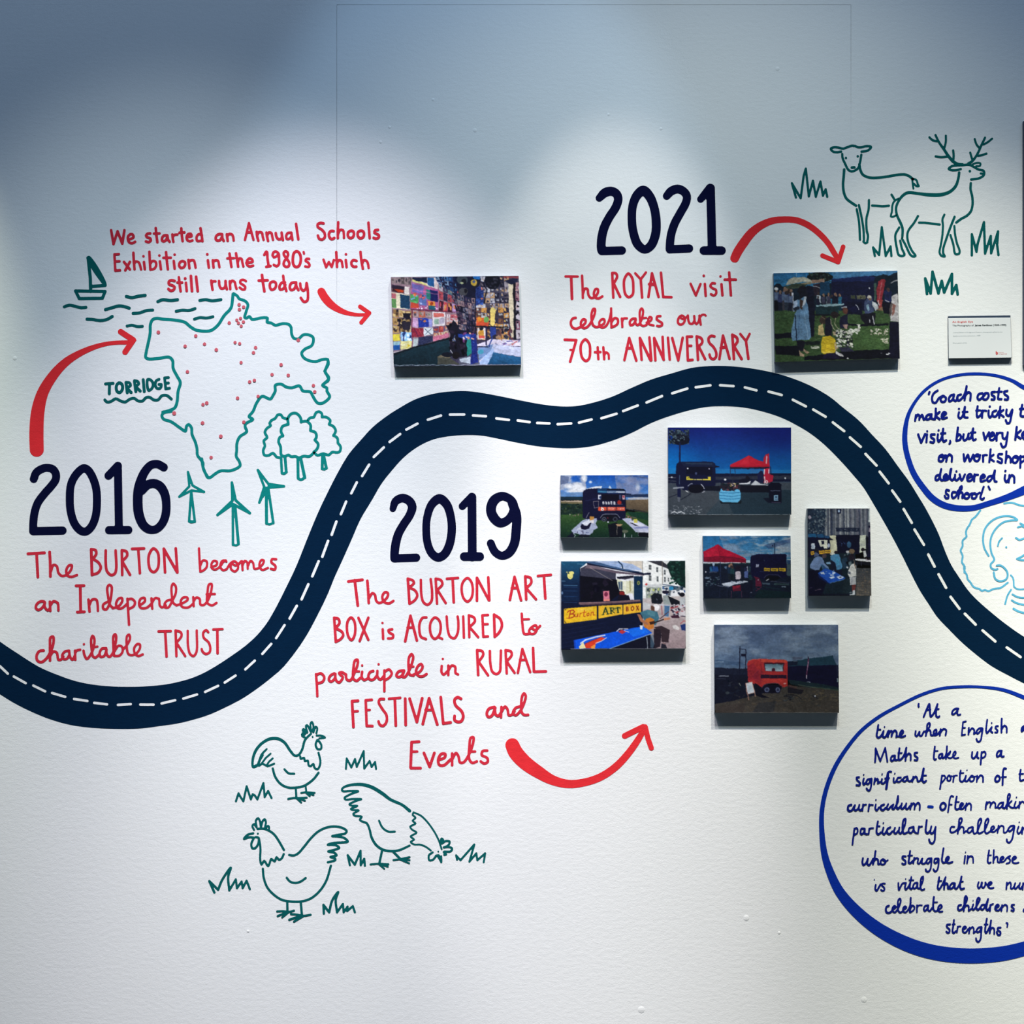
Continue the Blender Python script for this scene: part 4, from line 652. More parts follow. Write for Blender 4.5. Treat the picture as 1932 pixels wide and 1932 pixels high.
# ---------------- mural painted on the wall (strokes traced in study tiles: T = tile origin and size) ----------------
MURAL = """
= painted_road|road|wide dark navy winding road with white dashes sweeping across the whole wall|road|
T 0 0 1932
> asphalt
R -300,980 -150,1075 -60,1162 0,1210.4 31,1231.4 74.5,1258.6 108.7,1273.3 139.8,1284.2 170.8,1290.9 209.6,1295 248.4,1295.8 277,1294.8 317.6,1290.4 356.5,1281 379.8,1271.8 403,1259.3 438.8,1236 465.2,1216.6 485.3,1198 504,1174.7 519.5,1148.3 540,1108 558.8,1068.5 579.5,1016.8 600.2,967 620.9,923.6 640,886.9 658.6,856.1 681,830 703.4,805.8 729.4,785.3 755.5,768.6 785.3,752.7 822.6,741.9 863.6,737.8 887.8,738.4 919.5,743 956.8,750.3 1014.5,761.6 1051.8,766.3 1085.3,766.3 1118.9,759.7 1154.3,748.6 1191.5,731.8 1228.8,716 1266,704.8 1305.2,694 1329.4,691.2 1361.1,690.3 1398.4,692.7 1435.6,698.1 1472.9,706.7 1504.6,717.3 1534.4,730.4 1566,749 1589.4,768 1621.1,794 1645.3,820.1 1669.6,846.2 1695.6,881.6 1716.1,909.6 1731,933.8 1747.8,961.7 1770.2,1006 1783.2,1040 1795.2,1066.7 1810.6,1090.7 1826.1,1113.2 1843,1131.5 1868.4,1154 1896.5,1176.6 1932,1201.2 2000,1238 2100,1276 2250,1310 | -300,1060 -150,1200 -60,1272 0,1309.8 28,1326.9 59,1342.4 93.2,1356.4 132,1367.3 170.8,1372.7 217.4,1375 264,1374.3 302,1369.6 336.3,1364.5 372,1355.6 395.3,1347.9 423.2,1335.4 457.4,1317.6 488.4,1296.6 513.3,1277.2 532.8,1260 558.8,1227.8 579.1,1197.4 602.3,1153.9 618.3,1120.6 631.3,1088.7 647.2,1053.9 664.6,1014.8 679.9,980 701.5,943.7 720.1,912 740.6,886 763,861.7 789.1,842.2 817,829.1 845,823.2 876.6,820.7 908.3,821.7 943,828 977.3,835.2 1014.5,841.7 1051.8,844.9 1081.6,845.4 1117,841.7 1154.3,831.5 1191.5,816.6 1228.8,797.9 1266,784 1301.5,773.8 1329.4,768.2 1357.4,766.3 1402.1,768.6 1441.2,776.9 1474.8,788.1 1508.3,804.9 1530,818.5 1554,837.5 1583.8,867 1611.8,898.4 1628.6,918.9 1649.1,952.4 1677,1000.9 1698,1040 1716.3,1076.6 1736,1114.6 1751.5,1138.5 1768.4,1163.9 1790.9,1187.8 1814.9,1211.8 1843,1235.7 1871.2,1256.8 1899.3,1272.3 1932,1289.2 2000,1322 2100,1360 2250,1395
T 0 1080 300
> lane_dash
l 30 0,1140 95,1230
> lane_dash
l 30 168,1265 312,1345
> lane_dash
l 30 405,1375 548,1445
> lane_dash
l 30 633,1465 792,1512
> lane_dash
l 30 900,1538 1062,1562
> lane_dash
l 30 1145,1585 1300,1603
> lane_dash
l 30 1433,1610 1588,1600
> lane_dash
l 30 1705,1606 1865,1607
T 240 1080 300
> lane_dash
l 30 418,1592 582,1553
> lane_dash
l 30 682,1533 848,1483
> lane_dash
l 30 947,1452 1105,1378
> lane_dash
l 30 1185,1338 1317,1253
> lane_dash
l 30 1435,1178 1550,1072
> lane_dash
l 30 1642,990 1750,868
> lane_dash
l 30 1810,798 1912,640
T 440 980 280
> lane_dash
l 34 735,1290 828,1125
> lane_dash
l 34 890,1040 978,845
> lane_dash
l 34 1030,740 1112,545
> lane_dash
l 34 1160,485 1235,280
> lane_dash
l 34 1282,200 1343,28
T 640 640 360
> lane_dash
l 26 17,1772 70,1645
> lane_dash
l 26 122,1560 178,1450
> lane_dash
l 26 232,1385 303,1270
> lane_dash
l 26 350,1192 452,1095
> lane_dash
l 26 510,1040 617,960
> lane_dash
l 26 680,915 792,855
> lane_dash
l 26 898,815 1030,773
> lane_dash
l 26 1122,763 1265,762
> lane_dash
l 26 1355,772 1485,780
> lane_dash
l 26 1592,802 1718,817
T 940 620 360
> lane_dash
l 26 198,930 318,947
> lane_dash
l 26 395,955 518,960
> lane_dash
l 26 602,968 738,960
> lane_dash
l 26 818,952 945,920
> lane_dash
l 26 1045,908 1198,862
> lane_dash
l 26 1265,835 1413,778
> lane_dash
l 26 1502,748 1658,683
> lane_dash
l 26 1762,655 1915,607
T 1240 640 360
> lane_dash
l 26 390,487 538,467
> lane_dash
l 26 637,466 772,475
> lane_dash
l 26 888,488 1005,518
> lane_dash
l 26 1127,530 1260,565
> lane_dash
l 26 1373,613 1505,680
> lane_dash
l 26 1580,712 1705,785
> lane_dash
l 26 1778,842 1893,930
T 1500 740 360
> lane_dash
l 26 556,458 665,553
> lane_dash
l 26 714,625 825,742
> lane_dash
l 26 857,805 948,922
> lane_dash
l 26 984,996 1065,1108
> lane_dash
l 26 1100,1183 1182,1322
> lane_dash
l 26 1210,1390 1305,1545
T 1660 1040 272
> lane_dash
l 36 650,45 733,205
> lane_dash
l 36 788,310 888,490
> lane_dash
l 36 948,612 1067,770
> lane_dash
l 36 1140,838 1283,982
> lane_dash
l 36 1378,1062 1547,1208
> lane_dash
l 36 1702,1290 1885,1418
> lane_dash
l 36 2060,1510 2230,1600
= painted_caption|red|red hand-lettered caption about the Annual Schools Exhibition, upper left of the wall|lettering|painted captions
T 200 405 260
> word
l 36 72,218 105,412 162,232 228,406 258,218
s 36 318,350 385,318 375,280 345,272 312,300 308,350 330,392 370,400 408,380
> word
s 36 620,262 585,265 562,290 575,315 620,332 628,360 600,385 560,375
s 36 697,188 706,280 720,385
l 34 672,264 750,262
s 36 850,288 812,292 785,330 790,368 820,372 850,340 860,290 870,350 892,378
s 36 930,278 936,330 944,378
s 34 936,320 955,285 1000,278
s 36 1055,192 1062,280 1074,370
l 34 1030,252 1100,248
s 34 1130,315 1200,300 1190,268 1150,272 1130,310 1140,355 1175,372 1212,360
s 36 1325,190 1340,280 1352,372
s 34 1345,290 1310,270 1280,290 1268,330 1280,368 1315,368 1350,362
> word
s 36 1620,272 1580,272 1545,300 1538,340 1560,362 1600,355 1628,300 1628,275 1632,330 1650,366
s 36 1694,275 1700,320 1706,366
s 34 1700,300 1730,268 1770,280 1785,320 1790,360
> word
l 34 180,552 118,556 130,784 196,778
l 34 128,655 188,652
> word
l 36 252,662 335,768
l 36 335,662 270,780
s 36 384,535 390,650 400,765
s 34 395,690 420,655 460,670 480,720 492,768
l 36 532,665 544,765
d 18 525,583
s 36 608,520 614,640 622,770
s 34 620,690 650,650 690,655 705,700 680,755 640,768 622,765
l 36 755,655 770,765
d 18 748,572
s 36 842,525 852,640 868,765
l 36 805,605 908,603
l 36 950,650 962,755
d 18 962,560
s 36 1070,650 1035,670 1025,710 1045,745 1085,740 1110,700 1105,665 1070,650
s 36 1155,635 1162,690 1170,750
s 34 1160,665 1190,640 1230,640 1245,680 1256,742
> word
l 36 1428,640 1442,740
d 19 1420,555
s 36 1498,640 1502,690 1508,740
s 34 1502,665 1530,640 1570,645 1582,690 1590,735
> word
s 36 1732,545 1745,640 1758,728
l 32 1700,612 1795,608
T 440 405 290
s 32 35,485 50,570 62,650
s 30 58,600 75,550 105,555 115,600 128,650
s 30 165,605 245,590 235,560 205,548 172,580 175,630 205,650 250,640
T 200 405 260
> word
s 36 962,928 920,918 882,935 885,975 930,990 962,1015 945,1055 905,1065 875,1040
s 36 1022,878 1032,970 1046,1070
l 34 1000,950 1068,950
l 36 1120,955 1132,1068
d 20 1110,895
l 38 1190,860 1205,1068
l 38 1263,870 1286,1068
> word
s 36 1475,925 1482,980 1494,1052
s 34 1480,975 1500,935 1535,935
s 36 1585,930 1590,990 1615,1035 1655,1030 1675,990 1675,930 1680,990 1695,1045
s 36 1735,935 1738,980 1742,1042
s 34 1738,970 1770,925 1805,945 1815,990 1830,1040
T 440 405 290
s 30 160,835 130,818 95,825 88,855 120,880 150,905 145,938 115,940 82,915
> word
s 34 362,758 375,860 392,962
l 34 322,828 432,824
s 32 505,840 468,855 460,905 480,942 520,930 540,885 530,850 505,840
s 32 628,768 640,860 668,958
s 32 650,850 610,855 582,900 590,940 630,930 655,880
s 32 770,850 730,860 710,910 725,945 765,935 790,870 790,850 795,900 820,948
s 32 842,865 850,920 880,955 912,930 922,860 930,900 940,1000 930,1080 890,1095 850,1045
T 440 405 290
> word
l 30 148,315 198,105 255,315
l 30 175,222 230,222
s 32 295,215 300,265 315,325
s 30 303,255 325,218 360,225 370,270 382,315
s 32 418,225 425,270 438,328
s 30 425,265 450,222 480,230 490,270 500,315
s 32 535,230 545,280 570,308 605,300 612,250 608,225 615,270 625,318
s 30 720,225 685,230 665,270 675,305 710,300 735,250 730,225 738,270 745,315
l 32 790,115 818,308
> word
s 32 1135,108 1095,103 1062,120 1065,155 1110,185 1148,230 1150,285 1115,312 1080,300 1065,262
s 32 1262,205 1225,205 1202,245 1215,290 1240,308 1270,292
s 32 1320,95 1315,190 1315,292
s 30 1318,240 1345,190 1380,195 1390,240 1392,290
s 32 1485,200 1450,215 1440,255 1460,290 1500,285 1518,245 1510,210 1485,200
s 32 1605,200 1570,215 1565,260 1590,295 1630,285 1645,245 1635,210 1605,200
l 32 1700,100 1715,292
s 32 1820,190 1785,195 1775,225 1805,240 1832,260 1825,290 1790,300 1765,290
> word
s 32 390,505 415,465 425,470 430,540 445,645
l 32 415,655 470,645
s 32 495,510 505,475 535,462 570,490 575,560 575,620 545,648 510,630
s 30 495,510 510,535 540,525 560,505
s 32 655,460 635,480 640,510 680,560 705,610 695,650 660,655 635,630 640,590 675,540 690,500 680,470 655,460
s 34 800,460 765,480 750,550 755,620 780,655 820,650 845,600 848,530 830,480 800,460
l 28 885,468 890,490
s 30 955,555 920,555 910,580 940,600 960,630 950,655 905,650
> word
l 30 1135,565 1168,660 1202,595 1238,655 1265,570
s 32 1295,470 1300,570 1305,655
s 30 1305,610 1330,570 1360,580 1368,610 1376,655
l 32 1415,570 1425,658
d 16 1417,497
s 32 1550,580 1510,570 1485,600 1495,640 1520,655 1548,652
s 32 1600,468 1610,570 1630,678
s 30 1620,620 1645,570 1680,585 1695,620 1702,668
= sailboat_drawing|green|dark green outline of a sailboat with a triangular sail, above the painted waves|drawing|
T 100 380 400
> sail
l 26 318,515 475,765 350,775
p 305,510 330,495 490,760 475,778 440,740 340,595
l 26 320,515 340,700 343,820
> hull
l 24 205,815 475,820 450,882 240,885 205,815
= painted_waves|green|eleven short dark green wave strokes of sea below the sailboat|drawing|
> wave
s 24 103,960 150,945 200,955 255,968 300,965
> wave
s 24 310,1072 360,1075 430,1085 490,1075 540,1048
> wave
s 24 478,985 530,970 600,952 660,960 695,972
> wave
s 24 668,865 720,875 780,862 840,855
> wave
s 24 730,1020 790,1015 850,995 908,990
> wave
s 22 675,1135 720,1128 770,1140 815,1138
> wave
s 24 955,912 1000,895 1070,902 1135,895
> wave
s 22 1122,1000 1180,990 1240,992 1295,975
> wave
s 24 1338,902 1390,895 1450,905 1530,895
> wave
s 22 1288,1072 1340,1058 1400,1062 1458,1050
= map_outline|teal|wobbly teal outline map of a district dotted with small pink dots|drawing|
T 100 380 400
> coastline
s 25 1640,845 1635,900 1622,970 1560,1040 1500,1130 1440,1175 1380,1182 1300,1170 1250,1140 1200,1100 1100,1080 1000,1072 950,1065 910,1075 888,1120 885,1200 870,1280 850,1370 845,1420 870,1435 960,1430 1060,1420 1090,1450 1095,1520 1130,1590 1160,1650 1140,1730 1130,1830 1110,1880 1060,1905 1000,1920
T 0 600 400
s 24 1560,850 1490,865 1475,890 1490,920 1560,945 1640,1000 1690,1030 1700,985 1720,970 1745,1000 1750,1060 1780,1130 1795,1190 1800,1250 1830,1290 1850,1320 1850,1360 1870,1410 1895,1450
T 300 700 400
s 24 390,800 400,870 425,935 445,970 470,968 500,945 560,910 650,908 720,880 740,860 730,820 705,780 708,720 710,660 735,600 800,550 785,510 790,480 855,440 820,415 855,370 890,290 940,230 1015,255 1040,220 1060,180 1060,130 1110,118 1160,145 1210,152 1280,135 1310,180 1380,190 1400,225 1445,290 1490,292 1555,235 1530,180 1530,155 1490,130 1545,80 1535,45 1510,0
T 440 405 290
s 32 5,990 50,1020 75,1055 150,1085 185,1130 165,1210 145,1290 165,1300 205,1280 235,1315 290,1310 360,1295 430,1300 425,1350 475,1360 530,1390 590,1375 640,1368 700,1380 725,1410 735,1500 760,1550 820,1560 880,1510 950,1510 1005,1545 990,1640 900,1690 860,1740 890,1800 960,1835 1040,1845 1120,1820 1185,1820 1190,1860 1165,1932
T 400 380 400
s 24 1055,1440 1060,1480 1030,1550 1065,1610 1010,1670
> school_dot
d 14 247,940
d 14 288,962
d 14 250,983
d 14 157,1107
d 13 226,1081
d 13 260,1065
d 13 241,1108
d 14 286,1098
d 13 266,1135
d 13 210,1285
d 13 252,1295
d 14 397,1332
d 14 378,1378
d 13 265,1468
d 14 630,1488
d 14 547,1578
d 14 695,1584
d 14 343,1644
d 14 386,1630
d 14 924,1678
d 14 936,1734
d 14 233,1792
d 13 420,1776
d 15 786,1264
T 100 380 400
d 15 960,1192
d 14 1301,1225
d 14 1204,1319
d 14 1381,1300
d 15 1488,1352
d 14 1225,1552
T 300 700 400
d 16 138,384
d 14 401,306
d 15 435,291
d 15 397,473
d 15 563,595
d 14 475,787
d 14 773,465
= place_name_sign|green|green hand-lettered place name TORRIDGE with a wavy underline, left of the map|lettering|
T 0 600 400
> word
l 24 962,600 1030,595
l 24 998,600 996,690
s 24 1085,590 1062,615 1065,665 1090,680 1115,650 1112,605 1085,590
l 24 1148,590 1160,680
s 22 1148,585 1180,590 1190,615 1158,635
l 24 1158,640 1195,678
l 24 1225,575 1238,670
s 22 1225,570 1255,578 1265,600 1235,622
l 24 1236,625 1278,665
l 24 1305,562 1315,670
s 22 1345,560 1355,660 1385,640 1395,600 1375,565 1345,560
s 22 1450,558 1425,570 1415,610 1430,640 1460,640 1470,605 1448,605
l 22 1535,542 1500,545 1510,645 1545,640
l 22 1505,595 1535,592
> underline
s 22 955,745 975,765 1010,760 1055,735 1100,755 1140,765 1180,740 1220,730 1260,755 1300,755 1330,725 1365,722 1400,745 1440,745 1475,708 1520,705 1562,738
= painted_arrow|red|long tapering red arrow curving up from 2016 to the map|arrow|painted red arrows
T 0 600 400
> shaft
s 1 335,1200,128 332,1050,130 345,850,122 390,680,104 480,530,90 590,410,76 720,325,60 880,258,45 1020,228,38 1190,222,40
> arrowhead
l 52 1100,125 1215,200 1140,310
l 1 1190,185,60 1235,202,18
= painted_arrow|red|small red arrow pointing right at the top left print|arrow|painted red arrows
T 440 405 290
> shaft
s 1 1108,968,100 1150,1040,104 1220,1120,98 1320,1190,78 1430,1235,58 1560,1258,44 1690,1255,40
> arrowhead
l 52 1595,1155 1710,1235 1610,1355
l 1 1700,1235,46 1726,1237,22
= painted_date|navy|thick navy hand-painted date 2016, above the caption about becoming independent, left side|numeral|painted year numbers
T 0 860 300
> digit
s 98 410,280 440,205 510,158 575,145 645,165 680,225 675,290 620,370 540,460 460,570 420,690 405,810 402,915
l 100 405,915 760,908
> digit
s 98 1015,150 930,220 865,340 848,500 860,680 910,830 985,910 1045,918 1110,860 1160,740 1178,560 1165,380 1110,230 1060,165 1015,150
> digit
s 98 1318,240 1380,175 1432,120
l 98 1432,122 1445,895
l 98 1325,902 1560,900
T 240 860 300
> digit
s 1 445,138,98 370,100,98 290,110,98 215,190,104 165,300,112 135,420,118 128,560,118 140,700,118 190,830,110 250,885,104 300,898,98 360,885,98 425,820,100 465,720,104 475,590,104 455,460,108 400,370,112 330,335,108 250,350,106 180,420,100
= wind_turbine_drawing|teal|small teal outline wind turbine right next to the 6 of 2016|drawing|wind turbine drawings
> blades
l 26 738,195 795,360 935,438 780,420 632,497 755,370 738,195
> tower
l 28 778,430 752,795 822,800 778,430
s 24 752,785 765,805 800,805 822,795
= wind_turbine_drawing|teal|tall teal outline wind turbine standing in the middle of the three|drawing|wind turbine drawings
> blades
l 30 1272,325 1318,540 1490,695 1285,585 1097,718 1278,545 1272,325
l 26 1272,400 1275,330
l 26 1400,640 1480,690
l 26 1180,640 1110,710
> tower
l 28 1283,590 1285,1080
l 32 1310,600 1352,1070
s 24 1284,1075 1320,1088 1355,1070
= wind_turbine_drawing|teal|tilted teal outline wind turbine, rightmost of the three, nearest the trees|drawing|wind turbine drawings
> blades
l 28 1587,172 1715,340 1905,370 1720,385 1690,390 1605,568 1665,375 1587,172
l 26 1720,362 1890,370
l 30 1640,500 1700,420
> tower
l 34 1690,410 1693,820
l 30 1715,400 1775,815
s 24 1693,820 1730,832 1778,812
= tree_drawing|teal|small teal outline cloud-shaped tree at the left, partly behind the middle tree|drawing|tree drawings
T 300 700 400
> crown
s 22 1165,435 1130,425 1110,398 1080,400 1060,430 1025,450 1008,478 1018,495 980,525 965,560 985,605 955,635 965,682 950,720 960,765 1000,768 1038,748 1075,785 1100,788
> trunk
l 22 1112,790 1120,930
l 24 1148,785 1160,920
s 22 1120,930 1140,935 1162,918
= tree_drawing|teal|largest teal outline tree, in front and in the middle|drawing|tree drawings
> crown
s 23 1178,485 1175,430 1205,390 1250,385 1290,425 1295,465
s 23 1295,462 1345,458 1380,490 1380,542
s 23 1380,542 1425,560 1435,600 1420,628
s 23 1420,628 1450,665 1440,710 1410,738
s 23 1410,745 1370,778 1320,775 1275,790 1245,778 1205,780 1180,765 1145,778 1115,765 1108,690 1090,645 1100,605 1130,590
s 23 1130,590 1112,550 1125,505 1175,485
> trunk
l 24 1265,795 1268,975
l 26 1290,790 1328,970
s 22 1268,978 1295,990 1330,968
= tree_drawing|teal|teal outline tree at the right, partly behind the middle tree and nearest the road|drawing|tree drawings
> crown
s 22 1358,445 1380,425 1410,420 1430,380 1460,370 1485,390 1485,418
s 22 1485,418 1525,420 1560,450 1550,485
s 22 1550,485 1590,505 1610,545 1590,588
s 22 1590,585 1625,610 1630,655
s 22 1630,655 1655,690 1645,735 1615,742 1580,738 1545,765 1495,752 1445,768 1415,745
> trunk
l 24 1490,765 1487,890
l 24 1500,765 1525,885
s 22 1487,890 1505,895 1527,883
= painted_caption|red|red hand-lettered caption under 2016 about becoming an independent charitable TRUST|lettering|painted captions
T 0 860 300
> word
l 34 340,1190 540,1178
l 34 445,1195 460,1472
s 34 603,1170 610,1300 612,1465
s 30 620,1400 650,1325 690,1340 710,1420 750,1458 800,1450 860,1390 872,1330 840,1330 805,1390 820,1455 870,1470 935,1448
> word
l 34 1108,1135 1118,1445
s 32 1108,1135 1160,1145 1170,1190 1130,1250
s 32 1130,1250 1200,1300 1225,1360 1190,1420 1120,1445
s 32 1285,1150 1285,1300 1300,1400 1350,1448 1395,1430 1412,1370 1405,1150
l 32 1480,1150 1485,1445
s 32 1480,1148 1535,1160 1545,1210 1490,1275
l 32 1490,1290 1580,1445
l 32 1605,1130 1750,1125
l 32 1680,1130 1700,1425
s 32 1865,1125 1815,1190 1805,1300 1830,1390 1870,1412 1915,1370 1930,1270 1915,1170 1865,1125
T 240 860 300
l 32 445,1130 460,1415
l 34 445,1130 608,1415
l 32 590,1125 610,1415
T 240 860 300
> word
s 28 872,1125 880,1280 888,1405
s 26 890,1330 920,1270 965,1280 965,1350 920,1395 890,1405
s 26 1020,1350 1085,1325 1090,1285 1050,1275 1022,1320 1035,1370 1075,1380 1140,1330 1165,1290 1200,1275 1205,1285
s 26 1200,1270 1155,1275 1130,1340 1165,1390 1210,1375
s 26 1210,1375 1250,1310 1300,1280 1340,1310 1345,1370 1305,1405 1260,1370 1262,1310
s 26 1270,1300 1310,1330 1350,1320 1385,1280 1400,1290
l 28 1395,1280 1402,1385
s 26 1400,1330 1430,1275 1455,1290 1465,1370
s 26 1465,1340 1500,1275 1530,1300 1545,1370 1590,1365 1650,1310 1660,1270 1630,1265 1605,1330 1640,1385 1710,1360
s 28 1810,1255 1760,1255 1750,1290 1800,1335 1795,1380 1745,1372
T 0 1080 300
> word
s 30 545,360 500,350 450,380 435,430 465,455 510,430 545,360
s 30 540,360 545,420 580,460 610,430
l 30 605,355 612,465
s 30 612,400 650,350 700,370 710,460
> word
l 34 925,162 1020,160
l 34 975,165 980,475
l 34 940,482 1025,478
l 32 1075,330 1088,475
s 30 1085,400 1120,330 1170,330 1185,380 1190,465
s 30 1300,360 1255,390 1255,440 1290,450 1330,380 1355,250 1355,170 1330,150 1305,180 1315,300 1340,400 1380,435
s 30 1370,435 1440,410 1485,350 1480,310 1440,320 1410,380 1430,435 1480,435 1545,380
l 30 1548,320 1568,635
s 30 1550,330 1600,320 1640,360 1625,410 1565,445
s 30 1700,400 1760,350 1755,310 1710,320 1690,380 1710,430 1780,430 1840,380
l 30 1840,315 1850,440
s 28 1845,370 1890,310 1932,320
T 240 1080 300
s 28 300,375 340,312 385,325 395,400 420,425 470,400
s 28 540,330 490,340 455,380 460,425 500,425 540,360 590,250 590,170 560,135 540,170 545,300 560,370 600,400
s 28 600,400 680,370 735,330 730,305 680,305 650,350 665,415 740,425 800,380
l 28 802,300 808,410
s 28 808,350 840,305 880,320 890,390 930,395 985,330 1025,200 1025,140 995,145 975,250 975,370 1030,400 1085,370
l 28 965,265 1065,262
> word
T 0 1080 300
s 32 530,948 480,955 445,1010 455,1070 500,1090 560,1050 620,950 650,850 645,780 615,790 608,900 608,1070
s 30 612,1010 650,960 690,975 710,1060 740,1060 770,1020
s 30 840,950 790,960 755,1010 770,1050 810,1050 845,1000
s 30 840,950 850,1020 880,1060 910,1010
l 30 912,950 915,1060
s 28 912,990 930,950 975,938
s 30 1015,950 1025,1000 1055,1050 1100,1000 1140,900 1145,800 1125,770 1108,810 1115,940 1130,1020 1160,1035 1200,1000
l 26 1150,905 1185,900
d 14 1020,872
s 30 1290,920 1240,925 1210,980 1225,1025 1265,1015 1295,940
s 30 1290,930 1300,1000 1330,1025 1370,980 1400,880 1412,780 1400,750 1380,770 1378,900 1385,1010
s 28 1390,960 1440,890 1480,900 1490,960 1450,1010 1390,1015
s 28 1500,930 1550,870 1580,800 1570,755 1545,770 1540,900 1560,990 1600,1005 1660,980 1700,920 1700,875 1670,868 1630,920 1640,985 1680,1015 1735,995
T 240 1080 300
> word
l 28 380,716 530,712
l 32 462,715 478,1020
l 30 588,705 598,1015
s 28 588,705 650,725 660,770 600,850
l 28 600,855 705,1015
s 28 735,710 740,900 765,990 805,1015 840,970 845,705
s 28 985,725 960,700 925,730 930,790 990,850 1010,920 1000,970 955,990 915,960 905,930
l 26 1045,692 1160,688
l 32 1095,695 1098,980
= painted_date|navy|thick navy hand-painted date 2019, under the road in the middle of the wall|numeral|painted year numbers
T 720 900 340
> digit
s 1 120,340,70 150,260,86 225,225,92 300,260,94 328,320,94 300,410,90 235,510,90 180,610,92 150,720,94 138,830,92 138,872,90
l 88 138,872 370,864
> digit
s 1 620,232,100 540,290,90 490,420,84 478,570,84 495,720,86 540,820,88 605,862,90 670,830,92 725,730,92 752,570,90 740,420,88 695,290,94 620,232,100
> digit
s 78 865,312 915,260 965,210
l 94 968,215 972,855
l 92 885,852 1052,852
> digit
s 1 1280,205,92 1205,250,104 1172,345,106 1200,430,106 1270,490,96 1345,465,88 1395,405,88 1420,340,96 1400,260,88 1340,215,88 1280,205,92
s 1 1400,280,96 1445,400,98 1442,570,100 1420,720,98 1360,815,94 1285,842,84 1215,800,84 1170,710,84
= painted_caption|red|red hand-lettered caption under 2019 about RURAL FESTIVALS and Events|lettering|painted captions
T 580 1060 300
> word
l 34 498,238 668,218
l 34 575,225 612,530
s 32 728,230 738,360 745,500
s 30 750,440 790,380 820,400 835,470 870,500 920,480 975,420 975,375 940,370 910,420 930,485 990,505 1045,475
> word
l 32 1220,205 1240,505
s 30 1220,205 1280,225 1295,255 1240,310
s 30 1240,312 1310,350 1335,410 1300,470 1240,508
s 30 1378,220 1385,400 1410,490 1460,520 1505,480 1515,380 1498,210
l 30 1558,205 1575,505
s 30 1558,205 1620,220 1640,270 1580,340
l 30 1580,340 1680,500
l 30 1695,205 1830,195
l 32 1765,205 1778,490
T 720 900 340
s 26 920,1082 870,1130 858,1210 880,1300 920,1335 960,1300 978,1210 960,1120 920,1082
l 28 1022,1080 1022,1325
l 28 1022,1080 1150,1320
l 28 1143,1075 1155,1320
> word
l 28 1375,1315 1425,1070 1495,1320
l 26 1395,1190 1460,1190
l 28 1540,1065 1550,1310
s 26 1540,1065 1595,1080 1605,1130 1545,1195
l 26 1555,1195 1655,1310
l 26 1675,1060 1815,1048
l 28 1740,1060 1755,1300
T 580 1060 300
> word
l 32 325,680 345,970
s 30 325,680 375,690 390,740 345,800
s 30 345,805 420,850 435,890 400,940 345,970
s 30 530,675 490,720 480,820 500,910 535,950 570,900 582,790 565,710 530,675
l 30 620,680 740,945
l 30 740,678 635,960
> word
l 30 915,820 920,935
d 14 912,742
s 30 1030,820 985,830 995,860 1040,885 1035,925 980,930
> word
l 32 1188,965 1252,655 1330,955
l 28 1215,800 1285,798
s 30 1445,675 1400,680 1365,740 1360,830 1380,910 1440,938
s 30 1550,675 1500,730 1490,830 1515,910 1550,935 1600,890 1620,790 1600,710 1550,675
l 28 1595,915 1638,935
T 720 900 340
s 26 697,1495 710,1640 735,1710 780,1728 815,1670 822,1550 815,1495
l 26 875,1495 882,1720
l 26 935,1485 940,1715
s 26 935,1482 990,1505 1000,1545 945,1605
l 26 945,1610 1035,1715
l 26 1140,1478 1080,1482 1090,1712 1140,1708
l 24 1082,1578 1138,1576
l 28 1205,1475 1212,1700
s 28 1205,1475 1270,1520 1290,1590 1260,1665 1212,1712
> word
s 26 1502,1465 1510,1580 1530,1680 1580,1680
s 24 1580,1650 1620,1600 1655,1590 1665,1630 1640,1675 1600,1680 1580,1650
s 24 1600,1615 1650,1640 1700,1595
l 22 1505,1525 1580,1522
T 580 1060 300
> word
s 30 105,1365 115,1500 120,1630
s 30 110,1370 165,1355 205,1400 185,1455 125,1475
s 30 325,1355 280,1380 260,1430 285,1455 330,1420 340,1360
s 30 335,1360 350,1440 385,1465 430,1400 400,1370 385,1350 415,1340 470,1370
s 30 465,1365 480,1430 520,1440 570,1350 610,1240 610,1190 580,1195 560,1280 560,1420 600,1445 640,1410
l 26 570,1330 628,1330
s 30 665,1335 660,1400 690,1435 740,1410
s 30 800,1325 760,1340 740,1390 760,1430 800,1430 845,1380
s 30 850,1325 850,1390 885,1430 925,1390
l 30 935,1320 935,1570
s 28 945,1330 990,1305 1025,1350 1000,1400 945,1435
s 30 1165,1320 1110,1330 1080,1380 1105,1400 1150,1380 1175,1320
s 30 1170,1330 1150,1390 1180,1400 1225,1340 1270,1230 1285,1150 1265,1120 1235,1160 1230,1300 1245,1370 1290,1380
l 24 1245,1275 1290,1272
s 30 1290,1370 1370,1330 1400,1270 1380,1240 1340,1270 1320,1340 1350,1385 1400,1390 1448,1362
d 14 665,1258
d 14 865,1243
> word
s 30 1632,1265 1630,1340 1655,1370 1700,1330
l 30 1712,1260 1712,1375
s 30 1712,1320 1755,1260 1795,1275 1800,1350 1830,1368
d 14 1645,1180
T 800 1180 300
> word
l 32 645,300 658,600
s 30 645,300 705,310 720,350 665,440
l 30 668,445 778,605
s 30 800,310 805,450 830,560 880,590 920,560 930,450 935,305
l 30 990,300 1005,580
s 30 990,300 1055,315 1065,360 1000,440
l 30 1010,445 1100,575
l 30 1140,575 1195,285 1290,565
l 28 1165,420 1240,418
l 32 1325,275 1335,560
l 32 1340,562 1480,558
T 580 1280 360
> word
l 28 512,225 452,230 466,490
l 24 460,335 510,330
l 26 652,215 590,220 600,480 658,482
l 22 595,320 632,318
